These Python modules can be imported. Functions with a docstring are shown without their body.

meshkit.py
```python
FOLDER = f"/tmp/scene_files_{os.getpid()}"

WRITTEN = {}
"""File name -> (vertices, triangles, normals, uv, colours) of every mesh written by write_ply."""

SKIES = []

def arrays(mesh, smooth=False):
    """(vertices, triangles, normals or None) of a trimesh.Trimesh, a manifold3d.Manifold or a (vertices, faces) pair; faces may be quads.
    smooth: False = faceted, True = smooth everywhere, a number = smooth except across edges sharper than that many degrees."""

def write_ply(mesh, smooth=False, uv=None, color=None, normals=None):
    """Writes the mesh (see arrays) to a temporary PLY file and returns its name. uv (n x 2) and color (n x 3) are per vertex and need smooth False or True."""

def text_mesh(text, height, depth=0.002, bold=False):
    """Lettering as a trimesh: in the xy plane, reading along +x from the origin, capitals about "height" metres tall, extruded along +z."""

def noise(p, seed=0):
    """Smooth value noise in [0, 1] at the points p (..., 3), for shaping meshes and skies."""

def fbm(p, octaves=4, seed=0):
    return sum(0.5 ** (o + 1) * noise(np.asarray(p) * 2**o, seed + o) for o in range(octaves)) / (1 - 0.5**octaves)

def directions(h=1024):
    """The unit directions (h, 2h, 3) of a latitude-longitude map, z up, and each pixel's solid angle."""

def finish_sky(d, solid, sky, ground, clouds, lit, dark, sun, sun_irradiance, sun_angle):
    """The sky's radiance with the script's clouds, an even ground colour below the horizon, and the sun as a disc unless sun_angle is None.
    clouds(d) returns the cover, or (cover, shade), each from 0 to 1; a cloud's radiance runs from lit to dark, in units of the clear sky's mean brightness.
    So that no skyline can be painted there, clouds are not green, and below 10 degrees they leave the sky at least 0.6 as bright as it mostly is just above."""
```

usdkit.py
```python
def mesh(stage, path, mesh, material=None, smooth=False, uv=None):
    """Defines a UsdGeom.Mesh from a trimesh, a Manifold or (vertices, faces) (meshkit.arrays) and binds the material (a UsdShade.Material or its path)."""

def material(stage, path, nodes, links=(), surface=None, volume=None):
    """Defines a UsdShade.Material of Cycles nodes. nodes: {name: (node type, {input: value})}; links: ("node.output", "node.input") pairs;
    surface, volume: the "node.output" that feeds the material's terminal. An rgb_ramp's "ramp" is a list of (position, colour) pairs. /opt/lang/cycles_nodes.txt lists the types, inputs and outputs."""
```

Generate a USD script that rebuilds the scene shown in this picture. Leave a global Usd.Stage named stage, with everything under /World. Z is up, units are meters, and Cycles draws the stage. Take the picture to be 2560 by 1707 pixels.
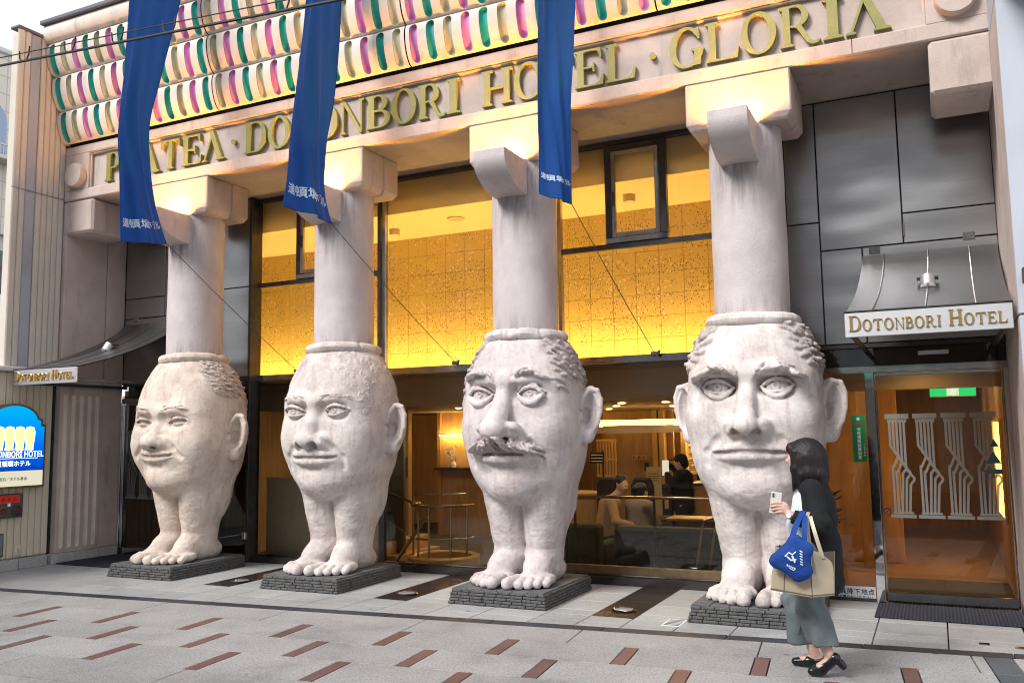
import math, random
import numpy as np, trimesh, usdkit, meshkit
from pxr import Usd, UsdGeom, UsdLux, UsdShade, Gf, Sdf, Vt
from scipy.spatial import ConvexHull
from scipy.ndimage import map_coordinates
from shapely import affinity
from shapely.geometry import Polygon, Point, box as sbox, LineString, MultiPolygon
from shapely.ops import unary_union

# ------------------------------------------------------------------ camera, sky, sun, exposure
stage = Usd.Stage.CreateInMemory()
UsdGeom.SetStageUpAxis(stage, 'Z')
UsdGeom.Xform.Define(stage, '/World')
UsdGeom.Scope.Define(stage, '/World/Looks')
YAW, PITCH, ROLL, FPX = -0.44663, 0.10597, -0.01516, 2190.47
CAM = np.array([8.466, -8.290, 1.6])
fw = np.array([math.sin(YAW)*math.cos(PITCH), math.cos(YAW)*math.cos(PITCH), math.sin(PITCH)])
rt = np.array([math.cos(YAW), -math.sin(YAW), 0.0]); up = np.cross(rt, fw)
r2 = rt*math.cos(ROLL)+up*math.sin(ROLL); u2 = -rt*math.sin(ROLL)+up*math.cos(ROLL)
cam = UsdGeom.Camera.Define(stage, '/World/camera')
cam.AddTransformOp().Set(Gf.Matrix4d(*r2, 0, *u2, 0, *(-fw), 0, *CAM, 1))
cam.CreateHorizontalApertureAttr(36.0); cam.CreateVerticalApertureAttr(24.0)
cam.CreateFocalLengthAttr(36.0*FPX/2560)
cam.CreateClippingRangeAttr(Gf.Vec2f(0.1, 500))
cam.CreateExposureAttr(1.52)
SUN = np.array([-0.34, -0.72, 0.72]); SUN /= np.linalg.norm(SUN)
SUN_EL = math.asin(SUN[2]); SUN_ROT = math.atan2(SUN[0], SUN[1])
sky_mat = usdkit.material(stage, '/World/Looks/sky_mat', {
    'sky': ('sky_texture', {'sky_type': 'single_scattering', 'sun_disc': False, 'sun_elevation': SUN_EL, 'sun_rotation': SUN_ROT}),
    'tc': ('texture_coordinate', {}), 'n': ('noise_texture', {'scale': 1.6, 'detail': 5.0}),
    'cl': ('rgb_ramp', {'ramp': [(0.3, (6.2, 6.5, 7.1)), (0.7, (8.6, 8.8, 9.1))]}),
    'mx': ('mix', {'fac': 0.88}), 'bg': ('background_shader', {'strength': 0.058})},
    [('tc.generated', 'n.vector'), ('n.fac', 'cl.fac'), ('sky.color', 'mx.color1'), ('cl.color', 'mx.color2'), ('mx.color', 'bg.color')], surface='bg.background')
dome = UsdLux.DomeLight.Define(stage, '/World/sky')
UsdShade.MaterialBindingAPI.Apply(dome.GetPrim()).Bind(sky_mat)
sun = UsdLux.DistantLight.Define(stage, '/World/sun')
sun.CreateIntensityAttr(0.4); sun.CreateAngleAttr(22.0); sun.CreateColorAttr(Gf.Vec3f(1.0, 0.97, 0.93)); sun.CreateNormalizeAttr(True)
zx = SUN; xx = np.cross([0, 0, 1.0], zx); xx /= np.linalg.norm(xx); yx = np.cross(zx, xx)
sun.AddTransformOp().Set(Gf.Matrix4d(*xx, 0, *yx, 0, *zx, 0, 0, 0, 20, 1))

# ------------------------------------------------------------------ helpers
TAKEN, LOC = {}, {'/World': np.zeros(3)}
def numbered(parent, name):
    n = TAKEN.get((parent, name), -1)+1
    TAKEN[(parent, name)] = n
    return f'{parent}/{name}' if n == 0 else f'{parent}/{name}_{n:03d}'
def meta(prim, label=None, cat=None, group=None, kind=None):
    for k, v in (('label', label), ('category', cat), ('group', group), ('kind', kind)):
        if v: prim.SetCustomDataByKey(k, v)
    return prim
def thing(name, label=None, cat=None, loc=(0, 0, 0), group=None, kind=None):
    path = numbered('/World', name)
    x = UsdGeom.Xform.Define(stage, path)
    x.AddTranslateOp().Set(Gf.Vec3d(*map(float, loc)))
    LOC[path] = np.array(loc, float)
    meta(x.GetPrim(), label, cat, group, kind)
    return path
def put(name, mesh, mat, parent='/World', smooth=False, label=None, cat=None, group=None, kind=None, normals=None):
    """One Mesh prim in world coordinates (made relative to its thing)."""
    path = numbered(parent, name)
    base = LOC[parent]; LOC[path] = base
    if normals is not None:
        v, f, n = np.asarray(mesh[0], float), np.asarray(mesh[1], int), normals
    else:
        v, f, n = meshkit.arrays(mesh, smooth)
    m = UsdGeom.Mesh.Define(stage, path)
    m.CreatePointsAttr(Vt.Vec3fArray.FromNumpy((v-base).astype(np.float32)))
    m.CreateFaceVertexCountsAttr(Vt.IntArray.FromNumpy(np.full(len(f), 3, np.int32)))
    m.CreateFaceVertexIndicesAttr(Vt.IntArray.FromNumpy(f.astype(np.int32).ravel()))
    m.CreateSubdivisionSchemeAttr('none')
    if n is not None:
        m.CreateNormalsAttr(Vt.Vec3fArray.FromNumpy(np.asarray(n, np.float32))); m.SetNormalsInterpolation('vertex')
    UsdShade.MaterialBindingAPI.Apply(m.GetPrim()).Bind(mat)
    meta(m.GetPrim(), label, cat, group, kind)
    return path
def prim(path): return stage.GetPrimAtPath(path)
def copy(path, loc, label=None, group=None):
    src = prim(path); was = src.GetCustomData()
    p2 = numbered('/World', src.GetName())
    x = UsdGeom.Xform.Define(stage, p2)
    x.GetPrim().GetReferences().AddInternalReference(path)
    x.GetPrim().GetAttribute('xformOp:translate').Set(Gf.Vec3d(*map(float, loc)))
    x.GetPrim().SetInstanceable(True)
    meta(x.GetPrim(), label or was.get('label'), was.get('category'), group or was.get('group'))
    return p2

def join(*ms):
    vs, fs, n = [], [], 0
    for m in ms:
        if m is None: continue
        if hasattr(m, 'vertices'): v, f = np.asarray(m.vertices), np.asarray(m.faces)
        else: v, f = np.asarray(m[0], float), np.asarray(m[1], int)
        vs.append(v); fs.append(f+n); n += len(v)
    return np.vstack(vs), np.vstack(fs)
_BF = np.array([[0,2,1],[0,3,2],[4,5,6],[4,6,7],[0,1,5],[0,5,4],[1,2,6],[1,6,5],[2,3,7],[2,7,6],[3,0,4],[3,4,7]])
def hexa(p): return np.array(p, float), _BF
def bx(lo, hi):
    (a, b, c), (d, e, f) = lo, hi
    return hexa([(a,b,c),(d,b,c),(d,e,c),(a,e,c),(a,b,f),(d,b,f),(d,e,f),(a,e,f)])
def hull(pts):
    pts = np.asarray(pts, float); h = ConvexHull(pts)
    f = h.simplices.copy(); c = pts.mean(0)
    n = np.cross(pts[f[:,1]]-pts[f[:,0]], pts[f[:,2]]-pts[f[:,0]])
    bad = np.einsum('ij,ij->i', n, pts[f].mean(1)-c) < 0
    f[bad] = f[bad][:, ::-1]
    return pts, f
def cb(lo, hi, b=0.006):
    lo, hi = np.array(lo, float), np.array(hi, float)
    b = min(b, 0.45*float((hi-lo).min()))
    P = []
    for i in range(8):
        s = np.array([i & 1, (i >> 1) & 1, (i >> 2) & 1])
        c = np.where(s, hi, lo); d = np.where(s, -b, b)
        for k in range(3):
            q = c+d; q[k] = c[k]; P.append(q)
    return hull(P)
def tube(pts, r, n=8, caps=True):
    pts = np.asarray(pts, float); m = len(pts)
    r = np.full(m, r) if np.ndim(r) == 0 else np.asarray(r)
    t = np.gradient(pts, axis=0); t /= np.linalg.norm(t, axis=1, keepdims=True)
    a = np.array([0, 0, 1.0]) if abs(t[0][2]) < 0.9 else np.array([1.0, 0, 0])
    V = []
    for i in range(m):
        a = a-t[i]*(a@t[i]); a /= np.linalg.norm(a); b = np.cross(t[i], a)
        w = np.linspace(0, 2*np.pi, n, endpoint=False)
        V.append(pts[i]+r[i]*(np.cos(w)[:, None]*a+np.sin(w)[:, None]*b))
    V = np.vstack(V); F = []
    for i in range(m-1):
        for j in range(n):
            p, q = i*n+j, i*n+(j+1) % n
            F += [(p, q, q+n), (p, q+n, p+n)]
    if caps:
        V = np.vstack([V, pts[0], pts[-1]])
        for j in range(n):
            F.append((len(V)-2, (j+1) % n, j)); F.append((len(V)-1, (m-1)*n+j, (m-1)*n+(j+1) % n))
    return V, np.array(F)
def lathe(prof, c=(0, 0, 0), n=32):
    """prof: (r, z) from bottom to top."""
    prof = np.asarray(prof, float); w = np.linspace(0, 2*np.pi, n, endpoint=False)
    V = np.stack([np.outer(prof[:,0], np.cos(w)), np.outer(prof[:,0], np.sin(w)), np.repeat(prof[:,1][:,None], n, 1)], -1).reshape(-1, 3)+np.array(c, float)
    F = []
    for i in range(len(prof)-1):
        for j in range(n):
            p, q = i*n+j, i*n+(j+1) % n
            F += [(p, q, q+n), (p, q+n, p+n)]
    return V, np.array(F)
def grid(P):
    """P (m, n, 3) -> surface."""
    m, n = P.shape[:2]; i = np.arange(m*n).reshape(m, n)
    a, b, c, d = i[:-1,:-1].ravel(), i[1:,:-1].ravel(), i[1:,1:].ravel(), i[:-1,1:].ravel()
    return P.reshape(-1, 3), np.vstack([np.stack([a,b,c],1), np.stack([a,c,d],1)])
def poly3(geom, depth, M):
    """Extrude a shapely polygon; M maps (x, y, z-depth) rows to the world: origin, ex, ey, ez."""
    o, ex, ey, ez = (np.asarray(q, float) for q in M)
    out = []
    for g in getattr(geom, 'geoms', [geom]):
        if g.is_empty or g.area < 1e-9: continue
        m = trimesh.creation.extrude_polygon(g, depth, engine='earcut')
        v = np.asarray(m.vertices); f = np.asarray(m.faces)
        v = o+v[:, :1]*ex+v[:, 1:2]*ey+v[:, 2:]*ez
        if np.dot(np.cross(ex, ey), ez) < 0: f = f[:, ::-1]
        out.append((v, f))
    return join(*out)
def front(x, y, z): return ((x, y, z), (1, 0, 0), (0, 0, 1), (0, -1, 0))     # a plane facing the street
def side(x, y, z): return ((x, y, z), (0, 1, 0), (0, 0, 1), (1, 0, 0))       # a plane facing +x, reading towards +y
def mat(name, nodes, links, surface='p.BSDF', volume=None):
    return usdkit.material(stage, '/World/Looks/'+name, nodes, links, surface=surface, volume=volume)
def simple(name, col, rough=0.6, metal=0.0, **kw):
    return mat(name, {'p': ('principled_bsdf', {'base_color': col, 'roughness': rough, 'metallic': metal, **kw})}, [])
def rough_mat(name, c1, c2, scale=6.0, rough=0.75, bump=0.25, bscale=60.0, dist=0.01, c3=None, metal=0.0, spec=0.4, detail=6.0):
    """Two-tone mottled surface with fine relief in object space."""
    nodes = {'g': ('geometry', {}), 'n': ('noise_texture', {'scale': scale, 'detail': detail, 'roughness': 0.62}),
             'r': ('rgb_ramp', {'ramp': [(0.3, c1), (0.7, c2)] if c3 is None else [(0.25, c1), (0.55, c2), (0.78, c3)]}),
             'b': ('noise_texture', {'scale': bscale, 'detail': 4.0}), 'bu': ('bump', {'strength': bump, 'distance': dist}),
             'p': ('principled_bsdf', {'roughness': rough, 'metallic': metal, 'specular_ior_level': spec})}
    return mat(name, nodes, [('g.position', 'n.vector'), ('n.fac', 'r.fac'), ('r.color', 'p.base_color'), ('g.position', 'b.vector'), ('b.fac', 'bu.height'), ('bu.normal', 'p.normal')])
def glow(name, col, strength):
    return mat(name, {'e': ('emission', {'color': col, 'strength': strength*0.47})}, [], surface='e.emission')

# ------------------------------------------------------------------ materials
def stone_mat(name, a, b, dirt, scale=3.5, bump=0.5):
    nodes = {'g': ('geometry', {}), 'n': ('noise_texture', {'scale': scale, 'detail': 8.0, 'roughness': 0.65}),
             'r': ('rgb_ramp', {'ramp': [(0.32, a), (0.62, b)]}),
             'mp': ('mapping', {'scale': (5.0, 5.0, 0.9)}), 'st': ('noise_texture', {'scale': 1.0, 'detail': 7.0, 'roughness': 0.7}),
             'sr': ('rgb_ramp', {'ramp': [(0.55, (0, 0, 0)), (0.78, (0.75, 0.75, 0.75))]}),
             'mx': ('mix', {'color2': dirt}), 'b': ('noise_texture', {'scale': 42.0, 'detail': 6.0, 'roughness': 0.7}),
             'bu': ('bump', {'strength': bump, 'distance': 0.012}), 'p': ('principled_bsdf', {'roughness': 0.82, 'specular_ior_level': 0.3})}
    return mat(name, nodes, [('g.position', 'n.vector'), ('n.fac', 'r.fac'), ('g.position', 'mp.vector'), ('mp.vector', 'st.vector'), ('st.fac', 'sr.fac'),
        ('sr.color', 'mx.fac'), ('r.color', 'mx.color1'), ('mx.color', 'p.base_color'), ('g.position', 'b.vector'), ('b.fac', 'bu.height'), ('bu.normal', 'p.normal')])
M = {}
M['concrete'] = stone_mat('pink_concrete', (0.42, 0.34, 0.305), (0.53, 0.44, 0.40), (0.20, 0.165, 0.15), 2.2, 0.35)
M['shaft'] = stone_mat('shaft_plaster', (0.47, 0.415, 0.415), (0.58, 0.52, 0.52), (0.24, 0.205, 0.20), 2.0, 0.6)
def runoff_mat():
    # plaster with dark rain streaks running down from under the brackets
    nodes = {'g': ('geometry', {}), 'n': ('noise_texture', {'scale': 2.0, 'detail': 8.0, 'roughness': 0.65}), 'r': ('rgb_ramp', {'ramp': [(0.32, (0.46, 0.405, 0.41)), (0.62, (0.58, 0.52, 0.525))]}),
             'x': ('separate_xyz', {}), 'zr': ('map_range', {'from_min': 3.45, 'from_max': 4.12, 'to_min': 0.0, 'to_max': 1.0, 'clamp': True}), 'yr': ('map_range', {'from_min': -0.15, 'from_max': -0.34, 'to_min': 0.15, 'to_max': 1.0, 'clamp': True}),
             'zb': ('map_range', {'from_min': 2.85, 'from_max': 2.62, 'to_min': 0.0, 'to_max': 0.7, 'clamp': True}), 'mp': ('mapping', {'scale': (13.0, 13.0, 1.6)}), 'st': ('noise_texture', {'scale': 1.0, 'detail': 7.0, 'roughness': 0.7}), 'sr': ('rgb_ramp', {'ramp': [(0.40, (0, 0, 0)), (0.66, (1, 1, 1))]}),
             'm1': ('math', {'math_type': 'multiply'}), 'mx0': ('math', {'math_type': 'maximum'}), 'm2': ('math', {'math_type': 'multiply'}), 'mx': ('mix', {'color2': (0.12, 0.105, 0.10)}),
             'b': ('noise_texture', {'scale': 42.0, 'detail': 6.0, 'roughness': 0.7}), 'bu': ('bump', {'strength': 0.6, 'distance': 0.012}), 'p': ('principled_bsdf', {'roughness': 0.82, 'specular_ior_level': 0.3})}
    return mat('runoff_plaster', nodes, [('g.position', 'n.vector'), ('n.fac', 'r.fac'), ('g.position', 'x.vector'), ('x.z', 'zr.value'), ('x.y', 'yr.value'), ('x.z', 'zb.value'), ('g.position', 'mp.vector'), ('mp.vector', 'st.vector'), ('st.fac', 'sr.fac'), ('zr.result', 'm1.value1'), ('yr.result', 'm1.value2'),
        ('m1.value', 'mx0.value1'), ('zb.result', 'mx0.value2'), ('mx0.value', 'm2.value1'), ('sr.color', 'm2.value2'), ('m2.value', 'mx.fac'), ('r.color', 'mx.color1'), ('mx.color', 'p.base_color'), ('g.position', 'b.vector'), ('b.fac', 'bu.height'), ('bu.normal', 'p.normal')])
M['runoff'] = runoff_mat()
M['soffit'] = stone_mat('soffit_concrete', (0.30, 0.25, 0.22), (0.40, 0.335, 0.30), (0.16, 0.135, 0.12), 1.2, 0.3)
M['roll'] = stone_mat('cornice_plaster', (0.60, 0.52, 0.46), (0.72, 0.64, 0.57), (0.30, 0.24, 0.20), 2.2, 0.2)
def paint(name, c):
    lo = tuple(t*0.80 for t in c); hi = tuple(min(1, t*1.10+0.01) for t in c)
    return mat(name, {'oi': ('object_info', {}), 'm': ('mix', {'color1': lo, 'color2': hi}), 'g': ('geometry', {}), 'n': ('noise_texture', {'scale': 5.0, 'detail': 7.0, 'roughness': 0.7}), 'r': ('rgb_ramp', {'ramp': [(0.45, (0, 0, 0)), (0.75, (0.5, 0.5, 0.5))]}), 'm2': ('mix', {'color2': tuple(0.5*t+0.5*0.30 for t in c)}), 'p': ('principled_bsdf', {'roughness': 0.6, 'specular_ior_level': 0.3})},
        [('oi.random', 'm.fac'), ('g.position', 'n.vector'), ('n.fac', 'r.fac'), ('r.color', 'm2.fac'), ('m.color', 'm2.color1'), ('m2.color', 'p.base_color')])
M['teal'] = paint('teal_paint', (0.01, 0.35, 0.315)); M['khaki'] = paint('khaki_paint', (0.49, 0.48, 0.34)); M['pink'] = paint('pink_paint', (0.62, 0.25, 0.53))
M['letter'] = rough_mat('olive_letter_paint', (0.205, 0.205, 0.055), (0.265, 0.262, 0.075), 7.0, 0.45)
M['gold'] = rough_mat('gilt_letter', (0.60, 0.40, 0.12), (0.75, 0.53, 0.20), 12.0, 0.28, 0.05, metal=0.9)
M['black'] = simple('black_gap', (0.012, 0.012, 0.014), 0.7)
M['flash'] = simple('dark_roof_flashing', (0.10, 0.10, 0.13), 0.5)
M['frame'] = rough_mat('polished_frame', (0.36, 0.35, 0.34), (0.50, 0.49, 0.47), 8.0, 0.13, 0.03, 20.0, metal=1.0)
M['dark_frame'] = rough_mat('bronze_frame', (0.045, 0.042, 0.042), (0.075, 0.07, 0.066), 8.0, 0.3, 0.05, metal=0.4)
M['mirror'] = simple('mirror_steel', (0.72, 0.72, 0.73), 0.04, 1.0)
def steel(name, c, rough, wav=0.35):
    nodes = {'g': ('geometry', {}), 'mp': ('mapping', {'scale': (0.9, 0.9, 2.2)}), 'n': ('noise_texture', {'scale': 1.0, 'detail': 1.0}), 'bu': ('bump', {'strength': wav, 'distance': 0.25}),
             'm2': ('mapping', {'scale': (4.0, 4.0, 160.0)}), 'f': ('noise_texture', {'scale': 1.0, 'detail': 3.0}), 'fr': ('rgb_ramp', {'ramp': [(0.3, tuple(x*0.88 for x in c)), (0.7, c)]}),
             'p': ('principled_bsdf', {'metallic': 1.0, 'roughness': rough})}
    return mat(name, nodes, [('g.position', 'mp.vector'), ('mp.vector', 'n.vector'), ('n.fac', 'bu.height'), ('bu.normal', 'p.normal'), ('g.position', 'm2.vector'), ('m2.vector', 'f.vector'), ('f.fac', 'fr.fac'), ('fr.color', 'p.base_color')])
M['steel'] = steel('brushed_steel', (0.50, 0.505, 0.51), 0.27, 0.16)
M['steel2'] = steel('canopy_steel', (0.33, 0.32, 0.33), 0.38, 0.05)
M['plate'] = steel('sign_plate_steel', (0.78, 0.78, 0.80), 0.45, 0.02)
def glass_mat(name, tint, ior=1.5):
    return mat(name, {'t': ('transparent_bsdf', {'color': tint}), 'gl': ('glossy_bsdf', {'color': (1, 1, 1), 'roughness': 0.0, 'distribution': 'ggx'}), 'fr': ('fresnel', {'IOR': ior}), 'm': ('mix_closure', {})},
               [('fr.fac', 'm.fac'), ('t.BSDF', 'm.closure1'), ('gl.BSDF', 'm.closure2')], surface='m.closure')
M['glass'] = glass_mat('window_glass', (0.93, 0.94, 0.92), 1.55)
M['smoke_glass'] = glass_mat('tinted_glass', (0.66, 0.65, 0.56), 1.6)
M['etch'] = mat('frosted_etching', {'d': ('diffuse_bsdf', {'color': (0.40, 0.43, 0.43)}), 't': ('translucent_bsdf', {'color': (0.5, 0.5, 0.48)}), 'm': ('mix_closure', {'fac': 0.5}), 'tr': ('transparent_bsdf', {'color': (0.9, 0.9, 0.88)}), 'm2': ('mix_closure', {'fac': 0.35})}, [('d.BSDF', 'm.closure1'), ('t.BSDF', 'm.closure2'), ('m.closure', 'm2.closure1'), ('tr.BSDF', 'm2.closure2')], surface='m2.closure')
M['white'] = simple('white_print', (0.80, 0.82, 0.85), 0.5)
M['ink'] = simple('black_ink', (0.015, 0.015, 0.03), 0.5)
# ------------------------------------------------------------------ clay: a voxel field, smooth unions, surface nets
class Clay:
    def __init__(self, lo, hi, h):
        self.lo = np.array(lo, float); self.h = h
        self.n = np.ceil((np.array(hi)-self.lo)/h).astype(int)+1
        self.d = np.full(self.n, 1.0, np.float32)
        self.ax = [(self.lo[i]+h*np.arange(self.n[i])).astype(np.float32) for i in range(3)]
    def _win(self, lo, hi):
        a = np.clip(np.floor((lo-self.lo)/self.h).astype(int), 0, self.n); b = np.clip(np.ceil((hi-self.lo)/self.h).astype(int)+1, 0, self.n)
        sl = tuple(slice(a[i], b[i]) for i in range(3))
        return sl, self.ax[0][sl[0]][:, None, None], self.ax[1][sl[1]][None, :, None], self.ax[2][sl[2]][None, None, :]
    def _mix(self, sl, b, k, sub):
        a = self.d[sl]
        if a.size == 0: return
        if sub:
            b = -b; h = np.clip(0.5-0.5*(b-a)/k, 0, 1); a[...] = b*(1-h)+a*h+k*h*(1-h)
            return
        h = np.clip(0.5+0.5*(b-a)/k, 0, 1)
        a[...] = b+(a-b)*h-k*h*(1-h)
    def ell(self, c, r, k=0.02, R=None, sub=False, p=2.0):
        c, r = np.array(c, float), np.array(r, float)
        e = r if R is None else np.sqrt(((R*r)**2).sum(1))
        m = k+0.03
        sl, X, Y, Z = self._win(c-e-m, c+e+m)
        x, y, z = X-c[0], Y-c[1], Z-c[2]
        if R is not None:
            x, y, z = (R[0,i]*x+R[1,i]*y+R[2,i]*z for i in range(3))
        if p != 2.0:
            k0 = (np.abs(x/r[0])**p+np.abs(y/r[1])**p+np.abs(z/r[2])**p)**(1/p); self._mix(sl, ((k0-1)*r.min()).astype(np.float32), k, sub); return
        k0 = np.sqrt((x/r[0])**2+(y/r[1])**2+(z/r[2])**2); k1 = np.sqrt((x/r[0]**2)**2+(y/r[1]**2)**2+(z/r[2]**2)**2)
        self._mix(sl, (k0*(k0-1)/np.maximum(k1, 1e-6)).astype(np.float32), k, sub)
    def cone(self, a, b, ra, rb, k=0.02, sub=False, sc=(1, 1, 1)):
        sc = np.array(sc, float); a, b = np.array(a, float), np.array(b, float); rr = max(ra, rb); m = k+0.03
        sl, X, Y, Z = self._win(np.minimum(a, b)-rr*sc-m, np.maximum(a, b)+rr*sc+m)
        p = [(X-a[0])/sc[0], (Y-a[1])/sc[1], (Z-a[2])/sc[2]]; q = (b-a)/sc; qq = max(float(q@q), 1e-9)
        t = np.clip((p[0]*q[0]+p[1]*q[1]+p[2]*q[2])/qq, 0, 1)
        d = np.sqrt((p[0]-t*q[0])**2+(p[1]-t*q[1])**2+(p[2]-t*q[2])**2)-(ra+(rb-ra)*t)
        self._mix(sl, (d*sc.min()).astype(np.float32), k, sub)
    def chain(self, pts, rs, k=0.015, sub=False, sc=(1, 1, 1)):
        rs = [rs]*len(pts) if np.ndim(rs) == 0 else rs
        for i in range(len(pts)-1): self.cone(pts[i], pts[i+1], rs[i], rs[i+1], k, sub, sc)
    def block(self, lo, hi, r, k=0.01, sub=False):
        lo, hi = np.array(lo, float), np.array(hi, float); m = k+0.03
        sl, X, Y, Z = self._win(lo-m, hi+m); c, e = (lo+hi)/2, (hi-lo)/2-r
        q = [np.abs(A-c[i])-e[i] for i, A in enumerate((X, Y, Z))]
        d = np.sqrt(sum(np.maximum(t, 0)**2 for t in q))+np.minimum(np.maximum(np.maximum(q[0], q[1]), q[2]), 0)-r
        self._mix(sl, d.astype(np.float32), k, sub)
    def mass(self, c, r, k):
        """A head-shaped block: squarish in plan low down, rounder towards the crown."""
        c, r = np.array(c, float), np.array(r, float); sl, X, Y, Z = self._win(c-r-0.08, c+r+0.08)
        p = 2.15+1.15*np.clip((2.40-Z)/0.5, 0, 1); q = np.where(Z > c[2], 2.8, 3.1); rz = np.where(Z > c[2], r[2]-0.092, r[2])
        u = ((np.abs(X-c[0])/r[0])**p+(np.abs(Y-c[1])/r[1])**p)**(1/p)
        v = (u**q+(np.abs(Z-c[2])/rz)**q)**(1/q)
        self._mix(sl, ((v-1)*r.min()).astype(np.float32), k, False)
    def floor(self, z):
        self.d = np.maximum(self.d, (z-self.ax[2])[None, None, :])
    def at(self, P):
        return map_coordinates(self.d, ((np.asarray(P)-self.lo)/self.h).T, order=1, mode='nearest')
    def hit(self, o, d, far=2.0):
        """First surface point from o along d (or None)."""
        o, d = np.array(o, float), np.array(d, float); d /= np.linalg.norm(d)
        t = np.arange(0, far, self.h*0.5); v = self.at(o+t[:, None]*d); i = np.argmax(v < 0)
        if v[i] >= 0: return None
        if i == 0: return o
        s = v[i-1]/(v[i-1]-v[i]); return o+d*(t[i-1]+s*(t[i]-t[i-1]))
    def fy(self, x, z):
        p = self.hit((x, self.lo[1], z), (0, 1, 0)); return -0.5 if p is None else p[1]
    def mesh(self):
        d = np.pad(self.d, 1, constant_values=1.0); s = d < 0
        idx = np.argwhere(np.logical_or.reduce([s[i:s.shape[0]-1+i, j:s.shape[1]-1+j, k:s.shape[2]-1+k] for i in (0, 1) for j in (0, 1) for k in (0, 1)]) &
                          ~np.logical_and.reduce([s[i:s.shape[0]-1+i, j:s.shape[1]-1+j, k:s.shape[2]-1+k] for i in (0, 1) for j in (0, 1) for k in (0, 1)]))
        num = -np.ones(np.array(d.shape)-1, np.int64); num[tuple(idx.T)] = np.arange(len(idx))
        off = np.array([(i, j, k) for i in (0, 1) for j in (0, 1) for k in (0, 1)])
        val = np.stack([d[tuple((idx+o).T)] for o in off], 1)
        acc, cnt = np.zeros((len(idx), 3)), np.zeros(len(idx))
        for a in range(8):
            for b in range(a+1, 8):
                if np.abs(off[a]-off[b]).sum() != 1: continue
                va, vb = val[:, a], val[:, b]; c = (va < 0) != (vb < 0)
                t = np.where(c, va/np.where(c, va-vb, 1), 0)
                acc += np.where(c[:, None], off[a]+t[:, None]*(off[b]-off[a]), 0); cnt += c
        V = (idx+acc/cnt[:, None]-1)*self.h+self.lo
        F = []
        for ax in range(3):
            u, w = [(1, 2), (2, 0), (0, 1)][ax]
            e = np.zeros(3, int); e[ax] = 1
            A = s[tuple(slice(None, -1) if i == ax else slice(None) for i in range(3))]; B = s[tuple(slice(1, None) if i == ax else slice(None) for i in range(3))]
            P = np.argwhere(A != B); flip = A[tuple(P.T)]
            P = P[(P[:, u] > 0) & (P[:, w] > 0)] if False else P
            ok = (P[:, u] > 0) & (P[:, w] > 0) & (P[:, u] < d.shape[u]-1) & (P[:, w] < d.shape[w]-1)
            P, fl = P[ok], flip[ok]
            du, dw = np.zeros(3, int), np.zeros(3, int); du[u] = 1; dw[w] = 1
            q = np.stack([num[tuple((P-du-dw).T)], num[tuple((P-dw).T)], num[tuple(P.T)], num[tuple((P-du).T)]], 1)
            q[~fl] = q[~fl][:, ::-1]
            F += [q[:, [0, 1, 2]], q[:, [0, 2, 3]]]
        F = np.vstack(F); F = F[(F >= 0).all(1)]
        g = [np.gradient(self.d, self.h, axis=i) for i in range(3)] if self.d.size < 3e7 else None
        c = ((V-self.lo)/self.h).T
        N = np.stack([map_coordinates(a, c, order=1, mode='nearest') for a in g], 1)
        N /= np.maximum(np.linalg.norm(N, axis=1, keepdims=True), 1e-9)
        return V, F, N
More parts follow.
